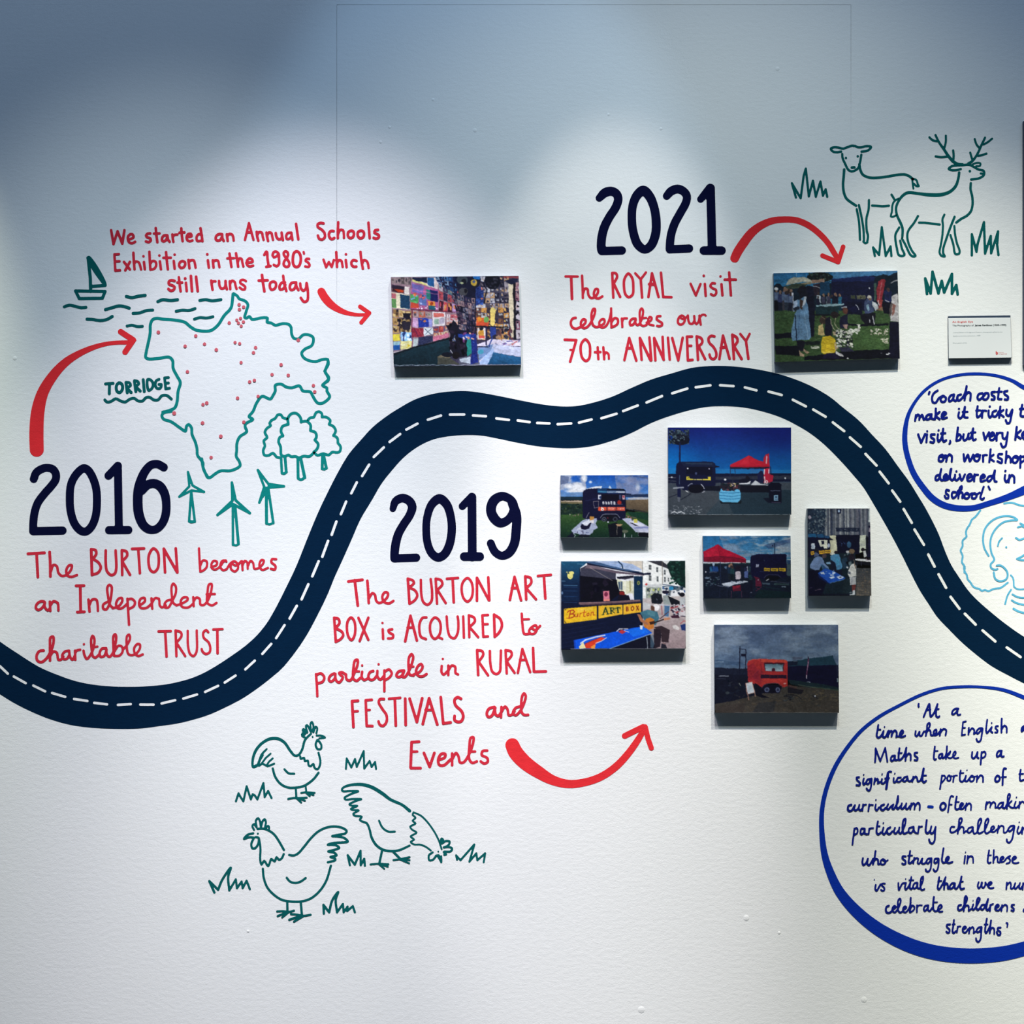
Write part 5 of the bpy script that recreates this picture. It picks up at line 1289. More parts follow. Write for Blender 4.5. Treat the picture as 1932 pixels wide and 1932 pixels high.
s 26 775,208 735,210 722,240 760,310 800,370 800,440 765,480 735,470 720,435
l 24 825,205 940,195
l 28 885,205 895,475
l 28 990,205 995,470
l 28 1035,205 1108,440 1162,200
l 28 1168,460 1232,200 1315,465
l 24 1195,320 1260,318
l 28 1350,190 1375,455 1450,445
s 28 1555,205 1520,190 1490,215 1500,270 1560,330 1578,380 1560,430 1525,440 1490,420 1490,380
T 800 1180 300
> word
s 32 855,990 790,1010 762,1070 780,1110 820,1100 865,1000
s 32 860,1000 870,1080 900,1100 935,1060
l 30 940,990 935,1115
s 30 940,1050 985,985 1015,1020 1030,1090 1065,1085 1100,1040
s 30 1165,985 1115,1000 1080,1060 1110,1090 1160,1050 1220,930 1235,850 1215,825 1195,850 1180,960 1190,1060 1215,1085 1265,1085
T 580 1280 360
> word
l 28 1130,640 1055,645 1045,900 1048,908 1145,908
l 24 1050,742 1112,740
l 28 1180,755 1238,895 1285,755
s 28 1330,825 1390,800 1395,765 1355,765 1325,820 1335,875 1380,880 1450,820
l 26 1465,760 1465,878
s 26 1465,820 1505,755 1530,790 1545,850 1580,850 1640,760 1680,640 1680,595 1655,600 1640,690 1640,820 1670,855 1715,840
l 24 1645,742 1698,740
s 26 1820,730 1775,735 1765,775 1820,805 1825,845 1790,862 1755,840
= painted_arrow|red|thick red smile-shaped arrow right of the word Events|arrow|painted red arrows
T 920 1340 340
> shaft
s 1 265,375,150 300,450,158 400,560,152 540,660,135 700,750,105 870,790,90 1050,770,84 1220,710,82 1380,600,80 1510,460,76 1610,320,70 1672,215,60
> arrowhead
s 62 1470,275 1570,225 1668,178
l 56 1690,178 1718,300 1755,405
l 1 1680,190,70 1690,165,30
= rooster_drawing|green|upper green line-drawn rooster facing right with arched tail|drawing|chicken drawings
T 380 1340 340
> body
l 17 700,415 640,480 600,590 618,592
l 17 742,465 690,510 645,572
l 17 765,515 725,550 700,590
l 19 780,572 745,588 708,600 652,570 620,594 590,588 556,604
l 17 660,480 612,560
s 1 700,415,16 650,470,20 600,590,22 555,608,22 552,520,24 590,420,26 660,345,26 740,305,28 820,305,28 890,345,26 950,430,24 1000,485,22 1040,480,22 1080,420,22 1110,320,22 1175,250,20
s 20 1060,495 1065,520 1100,510 1110,545 1140,540 1150,590 1170,600 1200,575 1215,620 1245,632 1270,590 1275,540 1255,455
s 22 765,625 790,710 850,790 930,828 1000,830 1100,810 1200,740 1255,670
s 20 890,632 935,675 995,680
> head
s 18 1235,270 1290,272 1325,292 1265,300
s 20 1240,320 1225,370 1245,415 1280,415 1285,370 1250,318
d 9 1192,285
> comb
s 18 1110,290 1080,275 1085,245 1115,250 1085,215 1095,200 1135,240 1120,165 1135,160 1175,230 1170,140 1185,125 1200,160 1200,235 1225,175 1242,190 1232,245
s 16 1075,260 1105,262
> legs
l 20 1012,840 1018,935
s 18 930,950 980,940 1040,940 1130,935
l 18 1030,940 1110,968
l 18 1020,940 1070,988
l 18 1118,815 1125,880
s 16 1068,885 1120,878 1215,885
l 18 1125,880 1202,908
l 18 1120,880 1162,918
= rooster_drawing|green|lower green line-drawn rooster facing left with a raised tail|drawing|chicken drawings
T 380 1500 320
> body
s 23 640,385 700,382 770,405 830,450 880,520 940,625
s 23 1000,682 1050,688 1100,665 1160,600 1240,500 1330,415 1430,368 1520,358 1610,375 1655,410 1640,435 1575,450 1490,468 1560,472 1630,490 1668,530 1600,540 1510,545 1440,565 1530,570 1570,600 1510,625 1445,642 1510,655 1540,685 1470,705 1520,720 1525,740 1440,765
s 23 700,840 710,940 750,1050 820,1130 910,1190 1000,1210 1130,1212 1240,1180 1340,1100 1420,980 1475,805
s 22 972,942 1010,985 1070,1000 1130,985 1188,945
s 22 655,490 672,600 670,740 685,790 715,750 760,808 785,750 795,728 835,755 855,708 885,738 915,720 938,672
> head
s 22 590,435 530,450 485,498 545,480 600,485
s 22 598,485 568,560 580,605 610,605 645,560 650,485 620,478
d 10 643,438
> comb
s 20 600,395 580,350 600,330 628,365 620,290 645,262 665,290 678,360 700,290 722,275 735,310 725,375 760,350 772,370 765,400
> legs
l 24 978,1220 980,1330
l 24 1132,1220 1145,1370
s 20 862,1325 930,1322 1000,1330 1055,1315
l 20 868,1378 980,1330
l 20 920,1392 990,1335
s 20 1020,1355 1100,1362 1160,1375 1245,1362
l 22 1000,1420 1130,1375
l 22 1055,1440 1155,1380
= hen_drawing|green|green line-drawn hen bending down to peck, right of the two roosters|drawing|chicken drawings
T 580 1280 360
> body
s 1 1035,1340,28 960,1280,24 840,1225,26 760,1165,30 650,1100,30 560,1075,28 460,1075,24 380,1095,20 350,1120,18 355,1140,18 430,1140,18 515,1142,18 440,1170,18 375,1210,18 385,1225,18 460,1220,18 545,1222,18 490,1240,18 425,1275,18 440,1285,16 505,1290,18 440,1320,18 450,1330,16 520,1335,16 465,1370,18 475,1388,18 550,1400,18 530,1430,18 560,1450,18 600,1465,20 630,1530,20 650,1610,22 700,1690,22 770,1735,22 850,1748,22 930,1738,20 1035,1692,18
s 18 725,1440 760,1510 820,1550 885,1550
s 1 1075,1355,14 1150,1390,16 1220,1460,16 1290,1560,16 1330,1640,16 1360,1730,16
s 16 1075,1355 1065,1380 1095,1410 1065,1440 1095,1468 1040,1500 1060,1530 1105,1560 1045,1600 1080,1630 1045,1655 1080,1680 1140,1682 1200,1705 1250,1742
> head
s 18 1268,1760 1230,1790 1235,1840 1270,1835 1300,1800
s 18 1300,1795 1330,1790 1355,1860 1355,1800
l 16 1320,1800 1350,1850
d 8 1325,1752
> comb
s 18 1345,1650 1360,1620 1375,1635 1360,1670 1400,1645 1440,1650 1425,1690 1380,1710 1430,1705 1465,1720 1450,1750 1380,1755 1405,1780 1385,1785
> legs
l 20 755,1745 728,1870
s 16 638,1882 720,1875 820,1880
l 16 730,1875 815,1905
l 16 720,1875 778,1925
l 20 870,1755 935,1820
s 16 870,1838 940,1828 1035,1808
l 16 940,1830 1035,1838
l 16 935,1830 1030,1870
= grass_drawing|green|green grass tuft right of the upper rooster, under FESTIVALS|drawing|grass tuft drawings
T 580 1280 360
l 18 390,915 398,810 445,900 482,815 500,895 570,735 575,912 630,835 650,895 685,845 695,915
= grass_drawing|green|green grass tuft below the upper rooster's tail, at its left|drawing|grass tuft drawings
T 380 1340 340
l 20 370,975 398,890 420,930 450,975 485,815 530,955 550,900 575,915 600,955 665,780 678,930 715,865 752,940
= grass_drawing|green|green grass tuft between the lower rooster's tail and the hen|drawing|grass tuft drawings
T 580 1280 360
l 20 408,1790 430,1890
l 20 408,1790 480,1885 538,1745 540,1890 575,1825 582,1895
= grass_drawing|green|green grass tuft right of the pecking hen's head|drawing|grass tuft drawings
T 580 1280 360
l 18 1505,1790 1515,1835
l 18 1505,1790 1550,1840 1690,1680 1640,1855 1710,1770 1720,1840 1800,1770 1785,1860
= grass_drawing|green|tall green grass tuft left of the lower rooster|drawing|grass tuft drawings
T 380 1500 320
l 24 90,980 148,1110
l 24 90,980 190,1078
s 24 190,1078 240,960 335,828 305,930 318,1085
l 22 318,1085 392,960 405,1060 458,985 470,1060 515,975 552,1072
= grass_drawing|green|green grass tuft right of the lower rooster's feet|drawing|grass tuft drawings
l 24 1395,1350 1390,1250 1455,1335
s 24 1455,1335 1490,1200 1558,1105 1530,1190 1545,1335
l 22 1545,1335 1612,1240 1620,1335 1665,1270 1660,1320 1725,1265 1748,1335
= painted_date|navy|thick navy hand-painted date 2021, at the top beside the arched arrow|numeral|painted year numbers
T 1050 340 260
> digit
s 1 600,250,104 680,175,130 770,155,128 840,190,122 865,260,122 835,370,122 740,520,122 670,660,126 635,800,126 626,930,126 632,980,124
l 118 635,992 915,985
> digit
s 1 1215,145,140 1130,210,130 1070,350,122 1056,530,120 1075,720,122 1140,900,124 1235,970,116 1320,920,124 1385,770,128 1398,600,128 1370,390,124 1300,220,132 1215,145,140
T 1200 340 260
> digit
s 1 430,220,108 490,155,122 580,122,122 660,150,118 712,220,116 700,310,116 620,460,116 540,610,118 490,770,118 475,900,118 470,960,112
l 114 472,968 745,956
> digit
s 1 905,265,96 970,190,110 1040,110,124
l 122 1045,110 1066,970
l 118 950,985 1200,985
= painted_caption|red|red hand-lettered caption under 2021 about the 70th ANNIVERSARY|lettering|painted captions
T 1050 500 200
> word
l 44 165,207 385,210
l 50 268,215 282,615
s 44 465,195 475,400 480,600
s 44 480,530 520,430 565,440 580,540 625,600 690,590 755,500 750,440 710,440 680,520 700,590 765,610 835,572
> word
l 46 1015,145 1035,590
s 46 1015,145 1080,150 1105,210 1040,340
l 46 1045,340 1160,580
s 46 1310,155 1240,250 1230,400 1260,540 1320,585 1385,540 1400,400 1380,240 1310,155
l 42 1435,150 1535,260
l 42 1630,135 1535,260
l 46 1535,260 1560,590
l 46 1675,580 1740,150 1860,580
l 60 1695,350 1790,350
T 1230 500 200
l 46 165,140 205,580 355,585
> word
l 42 705,340 800,555 885,345
l 46 965,345 980,560
s 42 1150,335 1100,330 1065,380 1110,425 1165,450 1170,520 1130,555 1075,530
l 46 1268,350 1285,550
l 46 1408,135 1440,550
l 44 1325,265 1530,265
d 23 945,195
d 22 1250,205
T 1050 500 200
> word
s 42 350,960 300,970 260,1040 285,1130 350,1160 430,1130 520,1060 530,1000 490,985 445,1040 455,1120 510,1150 580,1110 650,1000 700,870 700,800 670,800 640,880 640,1000 670,1100 730,1130 790,1110
s 40 790,1110 870,1060 870,990 830,985 780,1040 790,1110 830,1140 900,1110 960,1000 995,850
l 42 995,790 1000,1135
s 42 1000,1040 1060,965 1110,980 1120,1050 1080,1100 1000,1135
l 42 1190,975 1200,1125
s 38 1200,1030 1220,975 1285,970
s 42 1440,975 1380,980 1335,1040 1350,1095 1400,1080 1445,1000
s 40 1440,985 1440,1060 1480,1095 1530,1040 1570,920 1575,820 1550,790 1520,840 1520,980 1540,1090 1590,1110 1640,1090
l 34 1540,970 1635,960
s 38 1640,1050 1720,1010 1735,960 1700,945 1670,1000 1680,1070 1770,1100
T 1230 500 200
s 42 155,930 100,935 85,985 130,1020 185,1060 180,1100 130,1115 95,1108
> word
s 42 545,920 490,960 475,1050 510,1085 560,1075 600,1010 590,950 545,920
s 38 520,960 560,985 620,960 655,920
s 42 655,920 665,1010 690,1065 740,1070 775,1000 770,930
s 40 770,950 780,1030 810,1075 850,1030 870,920
l 42 865,925 890,1085
s 38 875,960 910,910 960,905 980,922
T 1050 500 200
> word
l 46 150,1360 360,1368 248,1760
l 36 250,1545 305,1543
s 46 525,1355 455,1430 440,1560 475,1700 540,1748 595,1700 612,1570 595,1430 525,1355
l 44 750,1500 762,1712
l 44 700,1588 800,1586
l 44 853,1500 870,1715
s 40 870,1650 900,1590 945,1620 955,1705
> word
l 46 1238,1730 1325,1330 1455,1740
l 50 1280,1515 1370,1515
l 46 1520,1330 1552,1725
l 48 1520,1330 1715,1735
l 46 1693,1320 1728,1735
l 46 1778,1330 1802,1735
T 1230 500 200
l 48 42,1330 215,1725
l 46 195,1310 212,1720
l 46 292,1325 325,1720
l 46 370,1330 480,1735 560,1325
l 46 730,1303 638,1305 655,1735 740,1728
l 42 645,1472 718,1470
l 46 815,1300 840,1725
s 46 815,1300 895,1330 920,1400 850,1490
l 46 860,1495 970,1715
s 46 1140,1300 1080,1290 1030,1340 1050,1420 1120,1490 1170,1590 1165,1680 1115,1715 1070,1690 1050,1630
l 46 1230,1710 1295,1285 1415,1705
l 50 1255,1510 1340,1495
l 48 1465,1270 1495,1710
s 48 1465,1270 1545,1320 1560,1390 1490,1490
l 48 1510,1500 1635,1710
l 42 1610,1255 1715,1385
l 42 1780,1255 1715,1385
l 46 1715,1385 1758,1705
= painted_arrow|red|red arched arrow from 2021 down to the outdoor gathering print|arrow|painted red arrows
T 1360 380 260
> shaft
s 1 195,795,125 235,710,130 320,580,130 430,440,122 560,340,108 720,272,96 900,253,88 1060,265,88 1220,330,88 1380,450,84 1500,580,80 1600,740,76 1650,820,70
> arrowhead
l 64 1425,760 1645,850 1715,635
= sheep_drawing|green|green line-drawn sheep facing the viewer, behind the stag|drawing|
T 1480 240 260
> body
s 32 838,592 830,700 822,800 835,920 870,1000 930,1050 1005,1100
s 32 1050,520 1065,600 1100,665 1190,705 1300,708 1450,690 1600,665 1700,665 1770,700 1800,730
s 28 1228,1098 1300,1102 1380,1108 1465,1100
l 28 1502,945 1538,1005
> head
s 28 795,340 740,350 680,340 650,300 700,280 760,285 820,300 880,280 950,258 975,262
s 28 990,262 1030,280 1080,280 1140,265 1205,268 1215,280 1170,325 1080,342
s 28 810,375 815,430 850,510 895,595 940,618 990,605 1035,570 1058,500 1078,385
l 32 945,565 980,562
d 15 862,430
d 15 1028,408
> leg
s 28 1014,1150 1045,1320 1060,1575
s 28 1044,1090 1085,1280 1110,1450 1115,1590
> leg
s 28 1185,1022 1180,1150 1150,1280 1155,1450 1172,1520 1160,1610
s 24 1105,1600 1135,1625 1165,1610
> tail
s 24 1790,720 1800,800 1808,860
s 24 1800,720 1850,740 1870,800 1885,825 1850,825 1815,790
= stag_drawing|green|green line-drawn stag with branching antlers facing right|drawing|
T 1660 240 260
> body
s 1 1112,635,32 1100,720,32 1060,830,36 980,905,38 860,945,44 700,948,44 540,930,36 390,918,36 320,960,34 260,1040,30 228,1130,30 240,1230,30 290,1340,32 318,1420,32 315,1540,30
s 30 1275,785 1272,870 1295,970 1300,1080 1275,1180 1220,1240 1140,1285 1072,1335
s 28 550,1338 640,1340 740,1352 840,1364
> head
s 28 1135,585 1080,600 1000,600 965,582 1010,545 1080,535 1150,532 1250,525 1300,545 1380,590 1455,610 1465,640 1455,675 1390,715 1280,732
l 26 1415,648 1450,650
s 22 1300,520 1350,500 1410,505 1405,540 1350,545
d 16 1262,615
> antler
s 1 1240,515,40 1300,470,30 1370,370,28 1420,260,28 1475,145,26
s 26 1330,165 1355,240 1395,290
s 24 1455,240 1510,210 1575,158
l 26 1267,355 1295,450
s 26 1375,400 1430,390 1495,368
> antler
s 1 780,108,26 830,210,28 900,310,32 960,400,34 1030,480,36 1090,515,36 1160,520,30
s 26 695,140 740,180 800,195
s 26 925,118 925,200 905,290
s 26 782,408 860,418 950,410
s 28 1028,325 1035,390 1030,460
> leg
s 28 535,1245 480,1340 400,1450 385,1520 400,1620 450,1730 500,1805 465,1812 430,1790 360,1650 310,1560
> leg
s 28 272,1405 220,1500 218,1570 240,1700 265,1790 310,1805 345,1790 310,1700 285,1590
> leg
s 26 905,1225 878,1290 885,1370 875,1530 855,1650 838,1760 870,1805 910,1810
s 28 1048,1255 990,1400 930,1570 890,1700 890,1770 910,1805
> leg
s 26 1045,1385 1055,1500 1080,1620 1120,1740 1110,1770 1060,1775 1030,1640 990,1510
> tail
s 24 260,1000 200,1040 175,1100 170,1180 155,1250 185,1255 225,1235
= grass_drawing|green|tall green grass tuft left of the sheep drawing|drawing|grass tuft drawings
T 1480 240 260
l 28 162,985 105,785 228,995 270,680 300,580 312,690 342,970 400,750 440,975 505,760 540,960 578,870 600,975
= grass_drawing|green|green grass tuft at the sheep's feet, left of the stag|drawing|grass tuft drawings
l 28 1268,1805 1243,1685 1328,1790 1365,1400 1420,1805 1488,1670 1500,1805
= grass_drawing|green|wide green grass tuft right of the stag's front legs|drawing|grass tuft drawings
T 1660 240 260
l 30 1290,1795 1290,1500 1355,1745 1370,1640 1460,1330 1475,1770 1555,1525 1560,1765 1658,1460 1645,1650 1663,1790
= grass_drawing|green|lone green grass tuft under the stag, above the small white label|drawing|grass tuft drawings
T 1700 440 232
l 38 408,955 380,710 465,945 495,605 588,945 640,750 678,930 800,640 800,950 868,815 890,960
= speech_bubble|blue|upper blue speech bubble quoting 'Coach costs make it tricky'|speech bubble|speech bubbles
T 1692 690 240
> outline
s 1 1932,330,64 1750,225,52 1500,148,44 1200,122,44 900,148,42 640,230,42 430,370,44 270,560,46 170,760,58 125,1000,76 125,1180,80 170,1400,82 260,1640,88 400,1850,92 540,2010,96 700,2110,96 900,2160,92 1150,2160,86 1400,2090,84 1700,1990,100 1932,1890,124 2400,1640,110 2750,1300,90 2800,950,80 2600,650,76 2250,450,70 1932,330,64
> word
s 32 498,398 490,415 487,430
s 32 620,375 560,420 535,490 550,555 590,560 640,490 700,455
s 32 700,460 665,500 680,545 730,540 748,490 710,455
s 32 870,435 820,450 790,500 800,540 840,520 870,450 855,500 890,535 925,490
s 32 975,435 930,450 915,500 940,530 1000,480 1040,400 1060,310
s 32 1060,320 1045,420 1030,520
s 32 1040,450 1090,400 1120,420 1115,525
> word
s 32 1300,415 1245,430 1225,480 1245,515 1300,480 1340,430
s 32 1340,420 1310,460 1315,505 1360,510 1395,460 1385,415 1340,415
s 32 1490,395 1440,405 1445,440 1485,470 1480,510 1440,510
s 32 1555,340 1545,430 1540,500 1590,505
l 28 1520,395 1595,392
s 32 1680,380 1630,395 1640,430 1690,470 1685,510 1640,510
> word
s 32 290,750 285,790 278,830
s 32 285,790 320,740 345,760 342,815
s 32 345,790 385,745 400,780 410,815 450,790
s 32 530,735 470,745 440,790 460,815 500,800 525,745 530,800 570,810
s 32 592,650 590,730 580,810
s 32 650,700 595,755 650,810
s 32 690,770 750,720 720,700 685,740 690,800 760,785
> word
s 32 945,705 935,770 960,800 1000,760 1035,625 1030,780 1075,785
l 28 1000,700 1075,698
d 17 945,655
> word
s 32 1228,615 1215,720 1225,780 1280,740 1300,680 1295,785
l 28 1205,680 1265,675
s 28 1300,720 1320,680 1360,685
s 32 1395,680 1395,750 1415,785 1455,740
s 32 1510,680 1460,700 1455,760 1500,770 1550,690
s 32 1573,620 1565,700 1555,785
s 30 1620,670 1565,720 1625,775
s 32 1668,665 1665,740 1700,760 1755,665 1735,780 1715,860 1680,875 1655,825
d 17 1412,618
> word
s 34 1905,595 1885,700 1885,760 1950,770
l 30 1870,655 1960,650
> word
l 32 325,1040 370,1165 430,1035
l 32 460,1040 450,1155
s 32 575,1040 520,1045 525,1085 570,1120 555,1165 510,1155
s 32 625,1040 620,1110 635,1150 680,1090 705,955 695,1100 715,1150 750,1130
l 28 670,1025 740,1022
d 15 462,992
d 16 635,978
s 30 810,1140 815,1160 800,1180
> word
l 34 928,940 905,1135
s 32 915,1080 950,1040 975,1070 960,1120 910,1140
s 32 1015,1040 1010,1110 1030,1135 1070,1100 1090,1030 1090,1110 1120,1100 1160,950 1150,1080 1165,1130 1200,1115
l 28 1120,1015 1195,1010
> word
l 32 1315,1015 1340,1125 1400,1010
s 32 1410,1080 1480,1040 1455,1010 1415,1050 1420,1120 1460,1125 1510,1060
l 32 1520,1020 1515,1135
s 28 1520,1060 1545,1020 1580,1015
s 32 1605,1020 1610,1090 1640,1110 1680,1050 1685,1010 1670,1130 1650,1220 1610,1235 1580,1180
> word
l 34 1822,930 1800,1120
s 32 1885,980 1820,1050 1880,1105
s 32 1900,1060 1960,1030 1935,1000 1900,1050 1930,1110
> word
s 32 690,1350 645,1380 640,1440 680,1450 715,1400 690,1350
s 30 650,1370 690,1380 730,1360
s 32 745,1360 760,1400 750,1450
s 32 750,1400 800,1345 835,1370 835,1450
> word
s 32 1015,1345 1030,1450 1080,1350 1110,1450 1160,1350
s 32 1220,1345 1180,1380 1180,1430 1220,1450 1260,1400 1250,1355 1220,1345
s 28 1190,1365 1230,1375 1270,1355
l 32 1310,1360 1312,1455
s 28 1310,1390 1330,1355 1370,1355
s 32 1425,1270 1415,1370 1405,1460
s 30 1470,1350 1415,1400 1475,1450
s 32 1600,1340 1545,1345 1540,1390 1595,1420 1590,1475 1530,1450
s 32 1665,1300 1660,1390 1652,1470
s 32 1660,1420 1690,1370 1725,1400 1730,1465
s 32 1800,1370 1765,1400 1765,1460 1800,1475 1840,1430 1835,1380 1800,1370
s 28 1790,1390 1830,1400 1870,1380
l 32 1880,1370 1875,1545
s 30 1885,1390 1925,1375 1945,1420 1890,1470
> word
s 32 660,1655 600,1670 590,1730 620,1735 655,1680
s 32 675,1570 655,1680 680,1740 720,1730
s 32 720,1710 765,1680 750,1645 715,1680 720,1735 780,1720 820,1570
s 32 828,1565 810,1700 840,1740 875,1700
s 32 885,1655 885,1720 910,1740 950,1700
s 32 955,1650 985,1740 1035,1650
s 32 1075,1710 1140,1670 1115,1640 1070,1680 1080,1745 1130,1740 1170,1680
l 32 1180,1650 1175,1750
s 28 1180,1690 1200,1655 1235,1655
s 32 1275,1715 1340,1680 1315,1650 1275,1690 1280,1755 1340,1740
s 32 1455,1670 1400,1680 1370,1730 1400,1755 1450,1700 1490,1590 1480,1690 1490,1755 1515,1758
d 16 905,1603
> word
s 32 1645,1660 1640,1720 1665,1765 1700,1720
l 32 1712,1660 1700,1765
s 32 1710,1710 1745,1660 1780,1680 1785,1770
d 17 1650,1597
T 1692 840 240
> word
s 30 795,685 755,675 745,720 785,760 780,800 745,800 728,765
s 30 890,710 850,710 835,760 855,800 900,770 930,690 985,660 985,620 960,640 935,800
s 30 945,740 975,705 1000,730 995,795 1025,780
s 30 1065,720 1030,750 1035,800 1075,805 1105,760 1065,720
s 26 1060,735 1100,745 1145,725
s 30 1180,725 1145,750 1145,800 1185,805 1215,760 1180,725
s 26 1175,735 1220,740 1260,715
s 30 1320,630 1290,720 1270,800 1300,820 1325,800
s 28 1392,625 1415,670
= speech_bubble|blue|large lower blue speech bubble quoting 'At a time when English'|speech bubble|speech bubbles
T 1530 1280 402
> outline
s 1 1932,172,36 1750,105,30 1560,78,24 1360,75,26 1180,92,26 1000,148,28 800,245,28 620,345,30 460,470,32 330,625,34 220,800,38 140,1000,40 100,1200,42 100,1400,48 125,1600,60 180,1770,74 260,1932,88 400,2100,104 600,2265,118 850,2400,130 1100,2480,134 1400,2515,136 1700,2500,134 1932,2450,128 2400,2280,110 2700,1900,80 2820,1400,60 2700,900,52 2400,450,48 2150,270,42 1932,172,36
T 1590 1300 200
> word
s 34 1385,268 1380,295 1385,320
s 34 1475,505 1530,370 1578,270 1590,400 1605,500 1660,440 1700,350 1728,275 1705,380 1705,490 1735,515 1762,495
l 28 1525,385 1600,370
l 28 1700,370 1752,362
T 1740 1300 192
> word
s 32 690,370 630,370 580,410 565,465 590,480 650,430 680,370 665,450 680,490 725,480
T 1590 1300 200
> word
s 34 648,655 632,760 620,850 650,885 700,850 745,765
l 26 632,735 690,735
s 34 745,765 730,860 760,880 800,840 825,770
s 34 840,760 825,865
s 32 830,830 880,760 905,780 890,860
s 32 890,830 950,750 985,790 975,870
s 32 975,865 1040,850 1105,780 1085,750 1045,800 1045,865 1090,870 1140,848
d 14 762,688
> word
s 32 1330,765 1325,840 1350,860 1400,775 1400,840 1430,855 1480,770
s 32 1480,775 1530,760 1590,660 1580,615 1545,640 1535,740 1515,850
s 32 1520,800 1570,740 1600,770 1610,840 1650,840 1710,780 1700,735 1660,770 1665,840 1720,830 1770,770
l 32 1785,730 1770,845
s 32 1775,800 1840,725 1885,745 1875,840
T 1740 1300 192
> word
l 30 830,612 775,625 750,875 815,862
l 26 770,735 815,732
s 32 885,735 880,800 878,860
s 30 880,830 950,740 990,780 980,850 1010,830
s 32 1130,740 1080,745 1030,810 1050,845 1100,800 1145,745 1130,870 1110,970 1075,1000 1045,985 1030,945
s 32 1235,580 1220,690 1215,800 1230,835 1275,780 1320,720
s 32 1320,720 1305,800 1335,825
s 30 1440,700 1400,705 1390,740 1430,780 1425,820 1385,822
s 34 1510,560 1505,690 1505,820
s 32 1510,760 1560,690 1600,720 1605,820
d 15 1318,643
> word
s 34 1932,700 1890,740 1890,800 1932,760 1960,700 1960,800 1990,810
T 1590 1300 200
> word
s 34 590,1325 600,1190 600,1080
l 30 600,1080 685,1310 775,1070 815,1320
s 32 950,1210 900,1220 875,1280 895,1310 935,1280 955,1215 955,1290 990,1290
s 34 1035,1080 1020,1200 1025,1290 1060,1280 1120,1200 1160,1070
l 24 1010,1165 1080,1162
s 34 1155,1080 1150,1200 1145,1300
s 32 1150,1240 1205,1170 1235,1190 1240,1290
s 32 1360,1155 1310,1165 1320,1215 1365,1250 1355,1295 1310,1290
T 1740 1300 192
> word
s 34 240,1090 228,1200 222,1320 240,1340 262,1330
l 26 225,1175 295,1173
s 32 375,1225 330,1240 315,1300 345,1315 375,1270 385,1230 390,1310 430,1290 465,1180 470,1085
s 32 470,1100 460,1230 452,1325
s 28 470,1260 520,1195 535,1180 520,1230 470,1270 520,1310 590,1280 640,1215 625,1180 590,1220 590,1290 630,1315 690,1300
> word
s 34 950,1195 945,1290 975,1315 1020,1270 1050,1195 1045,1290 1070,1310
s 34 1130,1195 1118,1310 1110,1425
s 30 1130,1210 1180,1185 1205,1220 1190,1280 1130,1310
> word
s 34 1510,1170 1450,1175 1415,1240 1425,1280 1470,1260 1505,1180 1500,1260 1520,1285 1550,1275
T 1590 1300 200
> word
s 32 300,1605 255,1610 260,1650 315,1710 310,1750 250,1748
s 32 385,1630 370,1700 385,1740 430,1690
s 32 510,1635 450,1650 430,1710 460,1730 500,1680 525,1630 520,1740 500,1830 470,1850 435,1810
l 32 590,1625 572,1725
s 30 580,1690 630,1630 645,1660 640,1715 680,1690
s 32 715,1640 710,1710 740,1720 790,1660 820,1540 850,1500 885,1505
s 44 825,1530 815,1670 795,1810
l 24 770,1625 850,1620
s 30 930,1620 930,1690 950,1700 990,1650
s 30 1060,1610 1000,1620 990,1680 1030,1690 1090,1640
s 30 1180,1590 1120,1610 1100,1670 1140,1680 1185,1620 1190,1660 1230,1680 1270,1640
l 30 1285,1595 1270,1685
s 30 1280,1650 1330,1590 1355,1620 1370,1680 1410,1670 1450,1560 1475,1450
s 40 1475,1450 1455,1570 1450,1660
s 34 1450,1660 1480,1700 1520,1670
l 24 1440,1575 1525,1572
d 14 383,1558
d 14 718,1550
d 14 950,1538
T 1740 1300 192
> word
s 32 375,1640 355,1780 338,1895
s 28 375,1650 420,1640 440,1680 380,1770
s 30 510,1635 480,1670 480,1730 520,1740 545,1680 510,1635
l 24 520,1655 570,1650
l 30 600,1645 588,1760
s 24 600,1690 625,1640 665,1640
s 32 730,1545 715,1660 720,1740 760,1760 810,1700 830,1645
l 26 710,1595 785,1590
s 32 830,1645 815,1740 850,1750 890,1700
s 30 945,1640 905,1680 915,1750 960,1745 990,1690 945,1640
l 24 940,1665 1020,1655
l 30 1045,1645 1035,1760
s 32 1040,1720 1110,1635 1150,1660 1155,1760
d 13 850,1540
> word
s 36 1430,1640 1385,1700 1400,1755 1450,1745 1475,1680 1430,1640
s 36 1590,1510 1555,1505 1535,1570 1530,1700 1525,1815
l 26 1510,1668 1595,1665
> word
s 32 1870,1530 1855,1640 1865,1735 1932,1720
l 26 1840,1610 1920,1608
l 32 1975,1560 1965,1735
T 1580 1470 200
> word
s 36 255,465 205,480 190,550 220,580 270,560 300,500
s 32 320,470 305,540 330,570 380,530 400,465
s 32 400,465 390,540 420,570 445,540
l 32 468,460 455,570
s 26 465,510 490,465 525,460
l 32 580,460 565,575
s 26 572,510 600,465 650,470
s 30 700,460 690,530 715,570 760,510
s 34 850,460 800,480 790,540 830,565 880,520
s 32 925,455 900,520 925,550 970,500 1020,460
s 32 1020,460 1000,530 1025,545 1060,490 1105,400 1105,305
s 34 1105,310 1085,420 1080,510 1100,540 1150,490
s 32 1175,440 1160,520 1185,540 1240,480
s 32 1255,440 1245,520 1270,545 1320,490
l 30 1345,440 1330,545
s 30 1340,500 1385,435 1410,460 1405,545
s 30 1410,500 1470,425 1500,460 1500,555
d 14 702,375
> dash
l 46 1660,500 1732,505
T 1740 1470 192
> word
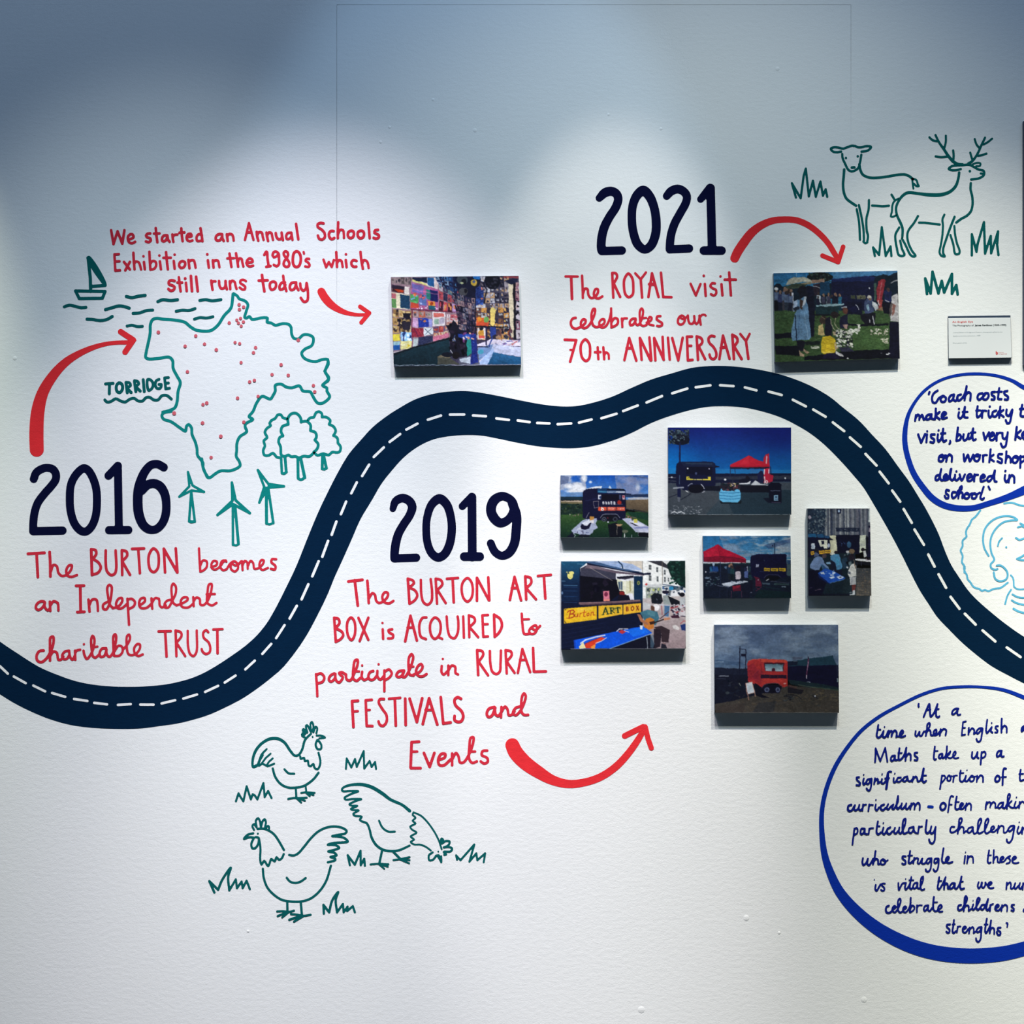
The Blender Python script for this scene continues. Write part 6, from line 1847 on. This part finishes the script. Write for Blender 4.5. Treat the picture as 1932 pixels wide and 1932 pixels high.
s 38 400,445 350,490 350,560 385,585 435,550 445,480 400,445
s 30 590,330 555,315 525,370 510,480 490,625
l 24 505,480 565,480
s 34 655,330 635,450 630,550 655,575 710,550
l 24 625,432 700,432
s 32 720,540 780,470 750,450 720,490 720,560 770,560 820,500
l 30 840,455 822,580
s 30 830,520 890,455 925,480 925,580
> word
s 34 1225,435 1210,500 1205,560
s 28 1215,490 1270,430 1300,450 1290,530
s 28 1295,500 1350,430 1390,460 1390,540 1430,530
s 30 1540,440 1480,450 1435,520 1460,550 1510,510 1540,450 1530,540 1570,550
s 30 1570,550 1640,400 1670,310 1655,275 1630,300 1620,400 1610,560
s 28 1620,490 1700,410 1640,480 1700,540 1740,540
s 30 1775,425 1750,520 1780,545 1830,500
s 30 1850,430 1840,545
s 26 1845,490 1900,420 1940,450
d 14 1790,342
T 1580 1470 200
> word
s 32 310,900 290,1060 275,1185
s 28 305,920 345,885 370,920 360,980 305,1015
s 32 490,900 440,900 420,970 440,1005 480,970 500,905 500,990 540,1000
l 30 580,900 570,1000
s 26 575,950 600,895 655,890
s 34 738,770 720,880 715,970 745,1005 790,970
l 24 715,855 775,855
s 32 840,880 820,970 850,1005 890,950
s 34 965,875 910,910 910,980 950,1000 1000,950
s 32 1050,885 1030,960 1060,990 1110,940
s 32 1130,880 1120,960 1150,990 1195,920 1240,790 1240,720 1210,735 1190,810 1190,930 1215,990 1270,970
s 30 1370,870 1310,890 1300,960 1340,980 1380,930 1390,865 1400,950 1440,980
l 30 1485,860 1470,985
s 26 1478,930 1500,870 1545,860
s 34 1628,745 1615,860 1610,950 1640,985 1690,940
s 32 1712,860 1695,960 1720,990 1760,950 1790,870
s 32 1790,870 1780,1000 1770,1120 1730,1170 1690,1150 1670,1095
d 14 838,797
T 1740 1470 192
> word
s 32 610,905 555,905 530,970 550,1010 610,1000 660,960
s 32 660,970 720,860 755,780 745,740 710,750 695,850 675,1030
s 28 690,970 750,900 785,920 790,1020 830,980
s 30 950,905 880,930 860,1000 900,1015 950,960 965,910 965,980 990,1035 1040,1010
s 32 1040,1010 1090,880 1125,780 1110,745 1070,790 1055,900 1055,1000 1080,1030 1150,1000
s 32 1180,980 1230,870 1260,780 1245,745 1205,790 1190,900 1190,990 1220,1030 1290,990
s 30 1300,980 1370,920 1350,890 1310,920 1310,990 1360,1000 1420,950
l 30 1450,880 1430,1015
s 28 1440,960 1500,880 1545,900 1550,1010 1590,1010 1640,940
s 32 1740,880 1680,890 1630,960 1660,990 1710,950 1750,890 1735,1000 1700,1150 1650,1205 1610,1180 1605,1140
s 30 1830,900 1805,990 1830,1035 1880,980 1900,920
l 30 1905,910 1895,1035
s 28 1900,980 1940,920 1980,950
d 13 1842,815
T 1580 1470 200
> word
s 34 465,1440 455,1520 475,1565 520,1530 555,1450
s 34 555,1450 545,1540 575,1570 620,1510 650,1450
s 34 695,1310 680,1420 650,1550
s 32 660,1500 710,1450 740,1470 745,1550 780,1540
s 30 830,1455 790,1490 800,1550 850,1550 880,1500 830,1455
s 26 825,1470 870,1500 920,1475
> word
s 32 1245,1405 1190,1405 1185,1440 1240,1490 1240,1540 1205,1550 1180,1535
s 34 1325,1310 1310,1430 1300,1520 1330,1530 1370,1490
l 24 1285,1390 1365,1388
l 30 1400,1430 1385,1530
s 28 1392,1480 1440,1435 1475,1450 1460,1520 1490,1540 1540,1450
s 30 1550,1445 1540,1530 1580,1540 1630,1490
s 30 1710,1440 1650,1450 1620,1510 1650,1535 1695,1480 1715,1440 1710,1550 1690,1650 1650,1685 1615,1665 1610,1640
s 30 1840,1445 1780,1450 1765,1510 1790,1530 1830,1480 1845,1450 1840,1580 1815,1660 1780,1680 1750,1640
T 1740 1470 192
s 34 405,1310 385,1440 375,1540 400,1585 450,1570 510,1490 490,1470 455,1500 450,1560 500,1590 575,1570
> word
l 32 815,1455 800,1590
s 32 865,1455 860,1530 852,1590
s 28 855,1540 905,1460 955,1470 970,1580
d 13 823,1385
> word
s 32 1270,1350 1255,1450 1245,1570 1270,1595 1300,1580
l 24 1245,1445 1310,1443
s 32 1360,1345 1355,1460 1350,1585
s 30 1355,1540 1400,1470 1430,1480 1435,1570 1470,1580
s 30 1480,1550 1550,1490 1525,1470 1485,1500 1490,1570 1550,1560 1610,1490 1670,1455
s 30 1670,1460 1630,1480 1670,1530 1660,1580 1600,1600
s 30 1710,1540 1785,1490 1760,1465 1715,1500 1720,1580 1770,1595 1830,1583
T 1620 1640 160
> word
s 40 390,355 380,450 410,490 450,430 500,340
s 36 600,325 540,325 520,350 590,430 580,480 540,490 510,465
d 14 358,235
> word
s 36 905,310 920,470 1000,320 1080,310
s 38 1080,310 1055,410 1075,460 1130,400 1190,260 1200,175
s 38 1195,200 1175,330 1170,430 1200,450 1240,400
l 28 1150,245 1255,245
s 36 1330,300 1270,320 1240,400 1270,440 1320,400 1345,310 1345,420 1380,440 1430,350 1470,240 1470,160
s 38 1470,160 1430,190 1410,330 1415,430 1440,470 1500,450
d 15 1073,220
T 1752 1640 180
> word
s 36 215,160 200,270 185,370 210,405 260,340 310,240 345,160
l 26 190,238 265,232
s 36 340,170 320,290 315,400
s 34 320,330 360,280 385,300 395,390 430,370
s 34 530,280 480,280 430,340 430,390 480,380 535,290 530,370 560,395 610,330 655,220 670,145
s 36 665,150 645,260 640,350 660,400 720,385
l 26 640,250 700,245
> word
s 34 1015,260 995,340 1020,385 1060,330 1075,265
s 34 1085,270 1075,350 1110,375 1150,310 1150,265
s 28 1150,265 1180,310
s 34 1200,340 1280,280 1260,255 1215,280 1215,360 1260,385 1315,372
> word
s 34 1585,270 1575,400
s 30 1580,330 1650,260 1670,300 1665,380 1690,395 1740,330
s 34 1755,280 1735,360 1760,395 1820,330
s 34 1850,280 1835,370 1860,395 1900,340
s 34 1915,280 1905,405
s 28 1910,340 1932,290 1960,275
T 1620 1640 160
> word
s 44 690,830 640,850 620,910 640,980 700,990 770,940
s 38 770,920 850,860 820,830 775,870 775,950 830,980 880,920
s 38 880,930 940,800 960,700 940,665 905,700 895,850 910,950 950,985 1010,950
s 36 1020,920 1090,870 1060,840 1015,880 1020,960 1070,980 1140,900 1190,760
s 40 1188,650 1180,800 1165,970
s 34 1180,900 1230,820 1275,860 1260,920 1180,980
l 38 1330,820 1328,970
s 28 1340,870 1370,820 1445,818
s 38 1590,820 1520,830 1485,900 1510,950 1560,900 1590,830 1580,920 1620,950 1670,880
s 44 1715,630 1700,780 1700,900
s 36 1700,900 1740,955 1800,940
l 28 1730,750 1795,748
s 38 1800,930 1900,850 1870,805 1820,850 1810,930 1850,965 1910,960
T 1752 1640 180
> word
s 36 660,720 610,730 595,790 620,830 680,800 710,740
s 36 710,745 770,640 780,580 755,540 735,570 725,700 712,840
s 32 720,780 770,730 810,740 815,840 860,800
s 34 905,710 885,790 905,820 955,770
s 36 955,770 1015,660 1040,600 1010,575 985,610 970,700 970,790 1000,820 1050,770
s 34 1140,715 1080,720 1055,790 1090,815 1140,760 1205,600
s 36 1205,610 1180,720 1170,800 1195,830 1235,780
l 34 1250,720 1245,840
s 28 1250,770 1275,710 1310,700
s 34 1345,790 1425,740 1400,710 1355,750 1360,820 1420,830 1470,770
l 34 1488,725 1475,840
s 30 1480,780 1550,715 1590,740 1590,845
s 32 1735,715 1685,720 1680,750 1730,800 1720,845 1675,825
d 12 902,630
> word
s 34 1960,800 1930,810 1925,850 1960,850
> word
s 36 435,1115 370,1125 375,1170 425,1220 420,1275 385,1285 360,1260
s 36 515,1025 500,1150 485,1260 510,1290 555,1250
l 26 480,1115 535,1110
s 32 590,1160 575,1275
s 26 580,1210 610,1155 650,1155
s 34 690,1220 760,1180 735,1155 695,1190 700,1270 750,1280 800,1210
l 34 830,1180 820,1295
s 30 822,1240 890,1165 915,1200 915,1290 950,1260
s 34 1070,1165 1010,1180 970,1250 1000,1275 1045,1240 1075,1170 1065,1280 1050,1420 1005,1470 970,1440 960,1395
s 36 1180,1000 1160,1120 1145,1250 1165,1290 1210,1220 1250,1130
l 26 1130,1115 1200,1115
s 36 1265,1035 1250,1160 1240,1290
s 32 1245,1240 1290,1180 1325,1200 1330,1310
s 36 1460,1180 1405,1185 1400,1225 1455,1270 1450,1325 1410,1330 1380,1270
s 30 1575,1085 1600,1090 1600,1120 1592,1165
= portrait_drawing|sky|pale blue line-drawn curly-haired head in profile, cut off by the right edge|drawing|
T 1692 840 240
> hair
s 26 1268,990 1235,1035 1190,1090 1140,1130 1110,1200 1060,1280 1050,1340 1060,1385 1000,1450 1000,1530 970,1600 1000,1680 990,1780 1030,1840 1025,1932
T 1692 840 240
s 26 1630,885 1700,875 1780,880 1860,910 1932,920 2050,960 2100,1050
T 1752 990 180
s 34 720,830 720,900 740,960 775,1020 790,1100 850,1170 890,1235 950,1280 1030,1300 1080,1340 1140,1320 1210,1345 1290,1310 1370,1290 1450,1280 1530,1230 1605,1170
T 1692 840 240
> headband
s 26 1395,1680 1330,1560 1310,1420 1340,1270 1440,1150 1560,1090 1680,1075 1780,1095 1830,1135 1750,1140 1620,1170 1510,1260 1440,1380 1420,1500 1440,1640 1480,1740 1425,1810 1440,1870 1500,1890 1530,1880
> face
s 22 1600,1410 1555,1460 1535,1530
s 26 1810,1405 1860,1435 1932,1415
l 24 1840,1245 1900,1225 1960,1260
l 24 1875,1185 1932,1215
s 26 1825,1725 1880,1700 1960,1650
s 26 1825,1725 1870,1740 1950,1745
d 14 1663,1547
T 1752 990 180
> earring
s 34 1380,825 1450,820 1530,870 1590,950 1600,1040 1560,1110 1480,1140 1400,1130 1345,1080 1320,960
> neck
s 30 1665,1020 1710,1080 1725,1180 1730,1250 1780,1295 1860,1310 1960,1300
s 32 1670,1315 1600,1430 1550,1605
> collar
s 34 1700,1410 1780,1455 1860,1475 1960,1478
s 34 1685,1530 1760,1575 1850,1605 1960,1625
s 38 1720,1700 1800,1745 1870,1770 1960,1790
"""
build_drawing(MURAL)
# ---------------- mounted prints ----------------
THICK = .0145
PRINTS = [
 (paint_exhibition, (737.3,522.6, 978.5,520.5, 983.2,688.5, 742.9,691.5), .90, 'crowded wall of children\'s pictures with a dark-haired visitor, print at upper left'),
 (paint_gathering, (1459.4,515.5, 1693.3,510.8, 1697.6,676.5, 1462.4,683), .88, 'print of a woman in blue under a parasol with children on grass, right end'),
 (paint_seafront, (1260.5,806.5, 1492.6,806.5, 1492.9,971.3, 1261,972), .86, 'red gazebo, dark trailer and blue tyre planter under deep blue sky, print under the road'),
 (paint_beach_van, (1057.7,896.9, 1222.8,896.5, 1223.5,1014.8, 1057.7,1014.8), .98, 'dark trailer with orange signs between two tables by the beach, small print right of 2019'),
 (paint_art_box, (1058.6,1059, 1292.9,1057.9, 1293.9,1224, 1059,1226), .96, 'close view of a trailer with yellow Burton ART BOX signs, blue table and guitarist, print'),
 (paint_red_gazebo, (1326.3,1011.3, 1491.6,1011.3, 1492.6,1128.8, 1327.5,1129.2), .86, 'red gazebo beside a dark trailer, table and red chair on grass, small print'),
 (paint_courtyard, (1523.5,959.3, 1641.3,959.3, 1644,1124.1, 1524.8,1124.1), .80, 'upright print of people bending over a blue table below timber cladding, beside the road'),
 (paint_red_van, (1347.9,1179, 1581.5,1179, 1583.1,1344.9, 1348.6,1344.9), .82, 'red trailer on rough grass under grey cloud with white A-board, lowest print'),
]
TEX = {paint_seafront: (.06, 2.5, .9, .95), paint_red_van: (.11, 3.5, .84, .85), paint_exhibition: (.14, 5, .97, .95), paint_gathering: (.2, 6, .8, .8), paint_art_box: (.09, 1.6, .97, .97), paint_beach_van: (.10, 3, .92, .9), paint_red_gazebo: (.15, 4, .82, .9), paint_courtyard: (.14, 4, .88, .85)}
EDGE = mat('print_board_edge', tuple(lin((120, 130, 140))), .6, .2)
BACK = mat('print_board_foam', (.25, .27, .3), .8, .1)
def attr_mat():
    m = bpy.data.materials.new('satin_photo_print'); m.use_nodes = True; nt = m.node_tree; b = nt.nodes['Principled BSDF']
    a = nt.nodes.new('ShaderNodeVertexColor'); a.layer_name = 'ink'
    nt.links.new(a.outputs['Color'], b.inputs['Base Color']); b.inputs['Roughness'].default_value = .5; b.inputs['Specular IOR Level'].default_value = .18
    return m
PRINT = attr_mat()
def make_print(fn, q, wall_level, label):
    c = fn(); c.finish(*TEX.get(fn, (.16, 7)))
    q = np.array(q).reshape(4, 2); t = THICK
    n = [(wx(x, t), -t, wz(y, t)) for x, y in q]; bk = [(x, -.001, z) for x, _, z in n]
    org = (sum(v[0] for v in n)/4, -.001, min(v[2] for v in n))
    root = thing('mounted_print', label, 'print', 'mounted photo prints', org)
    fr = [(x, -t+.0004, z) for x, _, z in n]
    o = link_mesh('foam_board', fr+bk, [(0, 3, 2, 1), (4, 5, 6, 7), (0, 1, 5, 4), (1, 2, 6, 5), (2, 3, 7, 6), (3, 0, 4, 7)], EDGE, root, org)
    bm = bmesh.new(); bm.from_mesh(o.data); bmesh.ops.recalc_face_normals(bm, faces=bm.faces)
    bmesh.ops.bevel(bm, geom=[e for e in bm.edges], offset=.0003, segments=1, affect='EDGES'); bm.to_mesh(o.data); bm.free()
    w = np.hypot(*(q[1]-q[0])); h = np.hypot(*(q[3]-q[0])); nx, ny = int(w*1.25), int(h*1.25)
    v, u = np.meshgrid(np.linspace(0, 1, ny+1), np.linspace(0, 1, nx+1), indexing='ij')
    P2 = (q[0]*((1-u)*(1-v))[..., None]+q[1]*(u*(1-v))[..., None]+q[2]*(u*v)[..., None]+q[3]*((1-u)*v)[..., None])
    inset = np.clip(np.stack([u, v], -1), .004, .996)
    col = c.sample(P2[..., 0], P2[..., 1]); col = lin(np.clip(col, 0, 255))/wall_level*.9
    V = np.stack([wx(P2[..., 0], t), np.full(u.shape, -t), wz(P2[..., 1], t)], -1).reshape(-1, 3)-np.array(org)
    idx = np.arange((nx+1)*(ny+1)).reshape(ny+1, nx+1)
    F = np.stack([idx[:-1, :-1], idx[1:, :-1], idx[1:, 1:], idx[:-1, 1:]], -1).reshape(-1, 4)
    me = bpy.data.meshes.new('photo_print'); me.vertices.add(len(V)); me.vertices.foreach_set('co', V.ravel())
    me.loops.add(F.size); me.loops.foreach_set('vertex_index', F.ravel().astype(np.int32)); me.polygons.add(len(F))
    me.polygons.foreach_set('loop_start', np.arange(0, F.size, 4, dtype=np.int32)); me.update(calc_edges=True)
    at = me.attributes.new('ink', 'FLOAT_COLOR', 'POINT'); at.data.foreach_set('color', np.concatenate([col.reshape(-1, 3), np.ones((len(V), 1))], 1).ravel().astype(np.float32))
    me.materials.append(PRINT); me.validate()
    o = bpy.data.objects.new('photo_print', me); C.objects.link(o); o.parent = root
for p in PRINTS: make_print(*p)

# ---------------- wall label at the right ----------------
def quad_slab(name, q, t0, t1, m, parent, org, bev=.0004):
    n = [(wx(x, t1), -t1, wz(y, t1)) for x, y in q]; b = [(x, -t0, z) for x, _, z in n]
    o = link_mesh(name, n+b, [(0, 3, 2, 1), (4, 5, 6, 7), (0, 1, 5, 4), (1, 2, 6, 5), (2, 3, 7, 6), (3, 0, 4, 7)], m, parent, org)
    bm = bmesh.new(); bm.from_mesh(o.data); bmesh.ops.recalc_face_normals(bm, faces=bm.faces)
    bmesh.ops.bevel(bm, geom=bm.edges[:], offset=bev, segments=1, affect='EDGES'); bm.to_mesh(o.data); bm.free(); return o
T7 = lambda x, y: (1780+x/7.184, 580+y/7.184)
org = (wx(1849), 0, wz(690))
lab = thing('wall_label', 'small white landscape information label headed An English Eye, below the lone grass tuft', 'label', None, org)
SLATE = mat('slate_label_backing', tuple(lin((44, 56, 74))/.8), .6, .2); CARD = mat('white_label_card', (.70, .72, .735), .6, .2)
quad_slab('backing_board', [T7(66, 118), T7(909, 107), T7(930, 681), T7(74, 692)], .001, .007, SLATE, lab, org)
quad_slab('card', [T7(67, 145), T7(908, 138), T7(926, 680), T7(73, 690)], .0072, .0085, CARD, lab, org, .0002)
INK = {k: mat(k+'_label_ink', tuple(lin(c)/.8), .6, .1) for k, c in (('red', (190, 90, 90)), ('black', (50, 58, 62)), ('grey', (150, 158, 162)), ('rust', (178, 62, 62)))}
def text_line(body, x0, y0, x1, y1, size_px, ink, bold=0.0):
    cu = bpy.data.curves.new('text', 'FONT'); cu.body = body; cu.size = 1; cu.offset = bold; cu.resolution_u = 2
    tmp = bpy.data.objects.new('t', cu); C.objects.link(tmp); dg = bpy.context.evaluated_depsgraph_get()
    me0 = tmp.evaluated_get(dg).to_mesh(); V = np.array([v.co[:] for v in me0.vertices]); F = [list(p.vertices) for p in me0.polygons]
    tmp.evaluated_get(dg).to_mesh_clear(); bpy.data.objects.remove(tmp)
    a, b = np.array(T7(x0, y0)), np.array(T7(x1, y1)); d = b-a; sx = 1/(V[:, 0].max()); up = np.array([d[1], -d[0]])/np.hypot(*d)
    t = .0087; W = []
    for x, y, _ in V:
        p = a+d*x*sx+up*y*size_px; W.append((wx(p[0], t), -t, wz(p[1], t)))
    o = link_mesh('text_line', W, F, INK[ink], lab, org)
    bm = bmesh.new(); bm.from_mesh(o.data)
    if sum(f.normal.y*f.calc_area() for f in bm.faces) > 0: bmesh.ops.reverse_faces(bm, faces=bm.faces)
    bm.to_mesh(o.data); bm.free(); return o
text_line('An English Eye', 120, 208, 400, 204, 4.6, 'red', .02)
text_line('The Photography of', 122, 256, 410, 254, 4.3, 'black', .01)
text_line('James Ravilious (1939-1999)', 428, 253, 852, 248, 4.3, 'black', .035)
text_line('Loaned Bideford Bridge and Museum, photographs gifted to the', 132, 346, 800, 338, 3.0, 'grey')
text_line('Beaford Archive collection, 1989', 132, 396, 500, 388, 3.0, 'grey')
text_line('Silver gelatin prints', 128, 490, 318, 486, 3.0, 'grey')
text_line('BURTON', 748, 616, 818, 615, 1.8, 'rust'); text_line('AT BIDEFORD', 748, 638, 862, 636, 2.0, 'rust')
V, F = stroke_mesh([('line', smooth(np.array([(*T7(714, 596), .75), (*T7(713, 618), .75), (*T7(714, 632), .75)]))), ('line', smooth(np.array([(*T7(714, 620), .7), (*T7(728, 610), .7), (*T7(736, 624), .7), (*T7(726, 636), .7), (*T7(714, 630), .7)])))], .25)
W = [(wx(x, .0087), -.0087, wz(y, .0087)) for x, y in V]; link_mesh('emblem', W, [f[::-1] for f in F], INK['rust'], lab, org)

# ---------------- edge of a framed work, mostly outside the frame at the right ----------------
FR = mat('dark_frame_moulding', tuple(lin((48, 52, 66))/.5), .5, .3); MNT = mat('cream_mount', (.6, .58, .52), .8, .1); PIC = mat('monochrome_picture', (.18, .18, .18), .5, .2, vary=.5)
x0, x1, zt, zb, t = wx(1930.5, .008), wx(2330, .008), wz(228, .008), wz(690, .008), .008
org = ((x0+x1)/2, 0, zb)
fr = thing('framed_picture', 'dark narrow frame of a picture just showing at the right border', 'picture frame', None, org); w = .016
box('frame_rail', x0, x0+w, -t, -.001, zb, zt, FR, fr, .0015, org); box('frame_rail', x1-w, x1, -t, -.001, zb, zt, FR, fr, .0015, org)
box('frame_rail', x0+w, x1-w, -t, -.001, zt-w, zt, FR, fr, .0015, org); box('frame_rail', x0+w, x1-w, -t, -.001, zb, zb+w, FR, fr, .0015, org)
box('mount', x0+w, x1-w, -.005, -.002, zb+w, zt-w, MNT, fr, 0, org); box('picture', x0+.09, x1-.09, -.0056, -.0051, zb+.1, zt-.1, PIC, fr, 0, org)
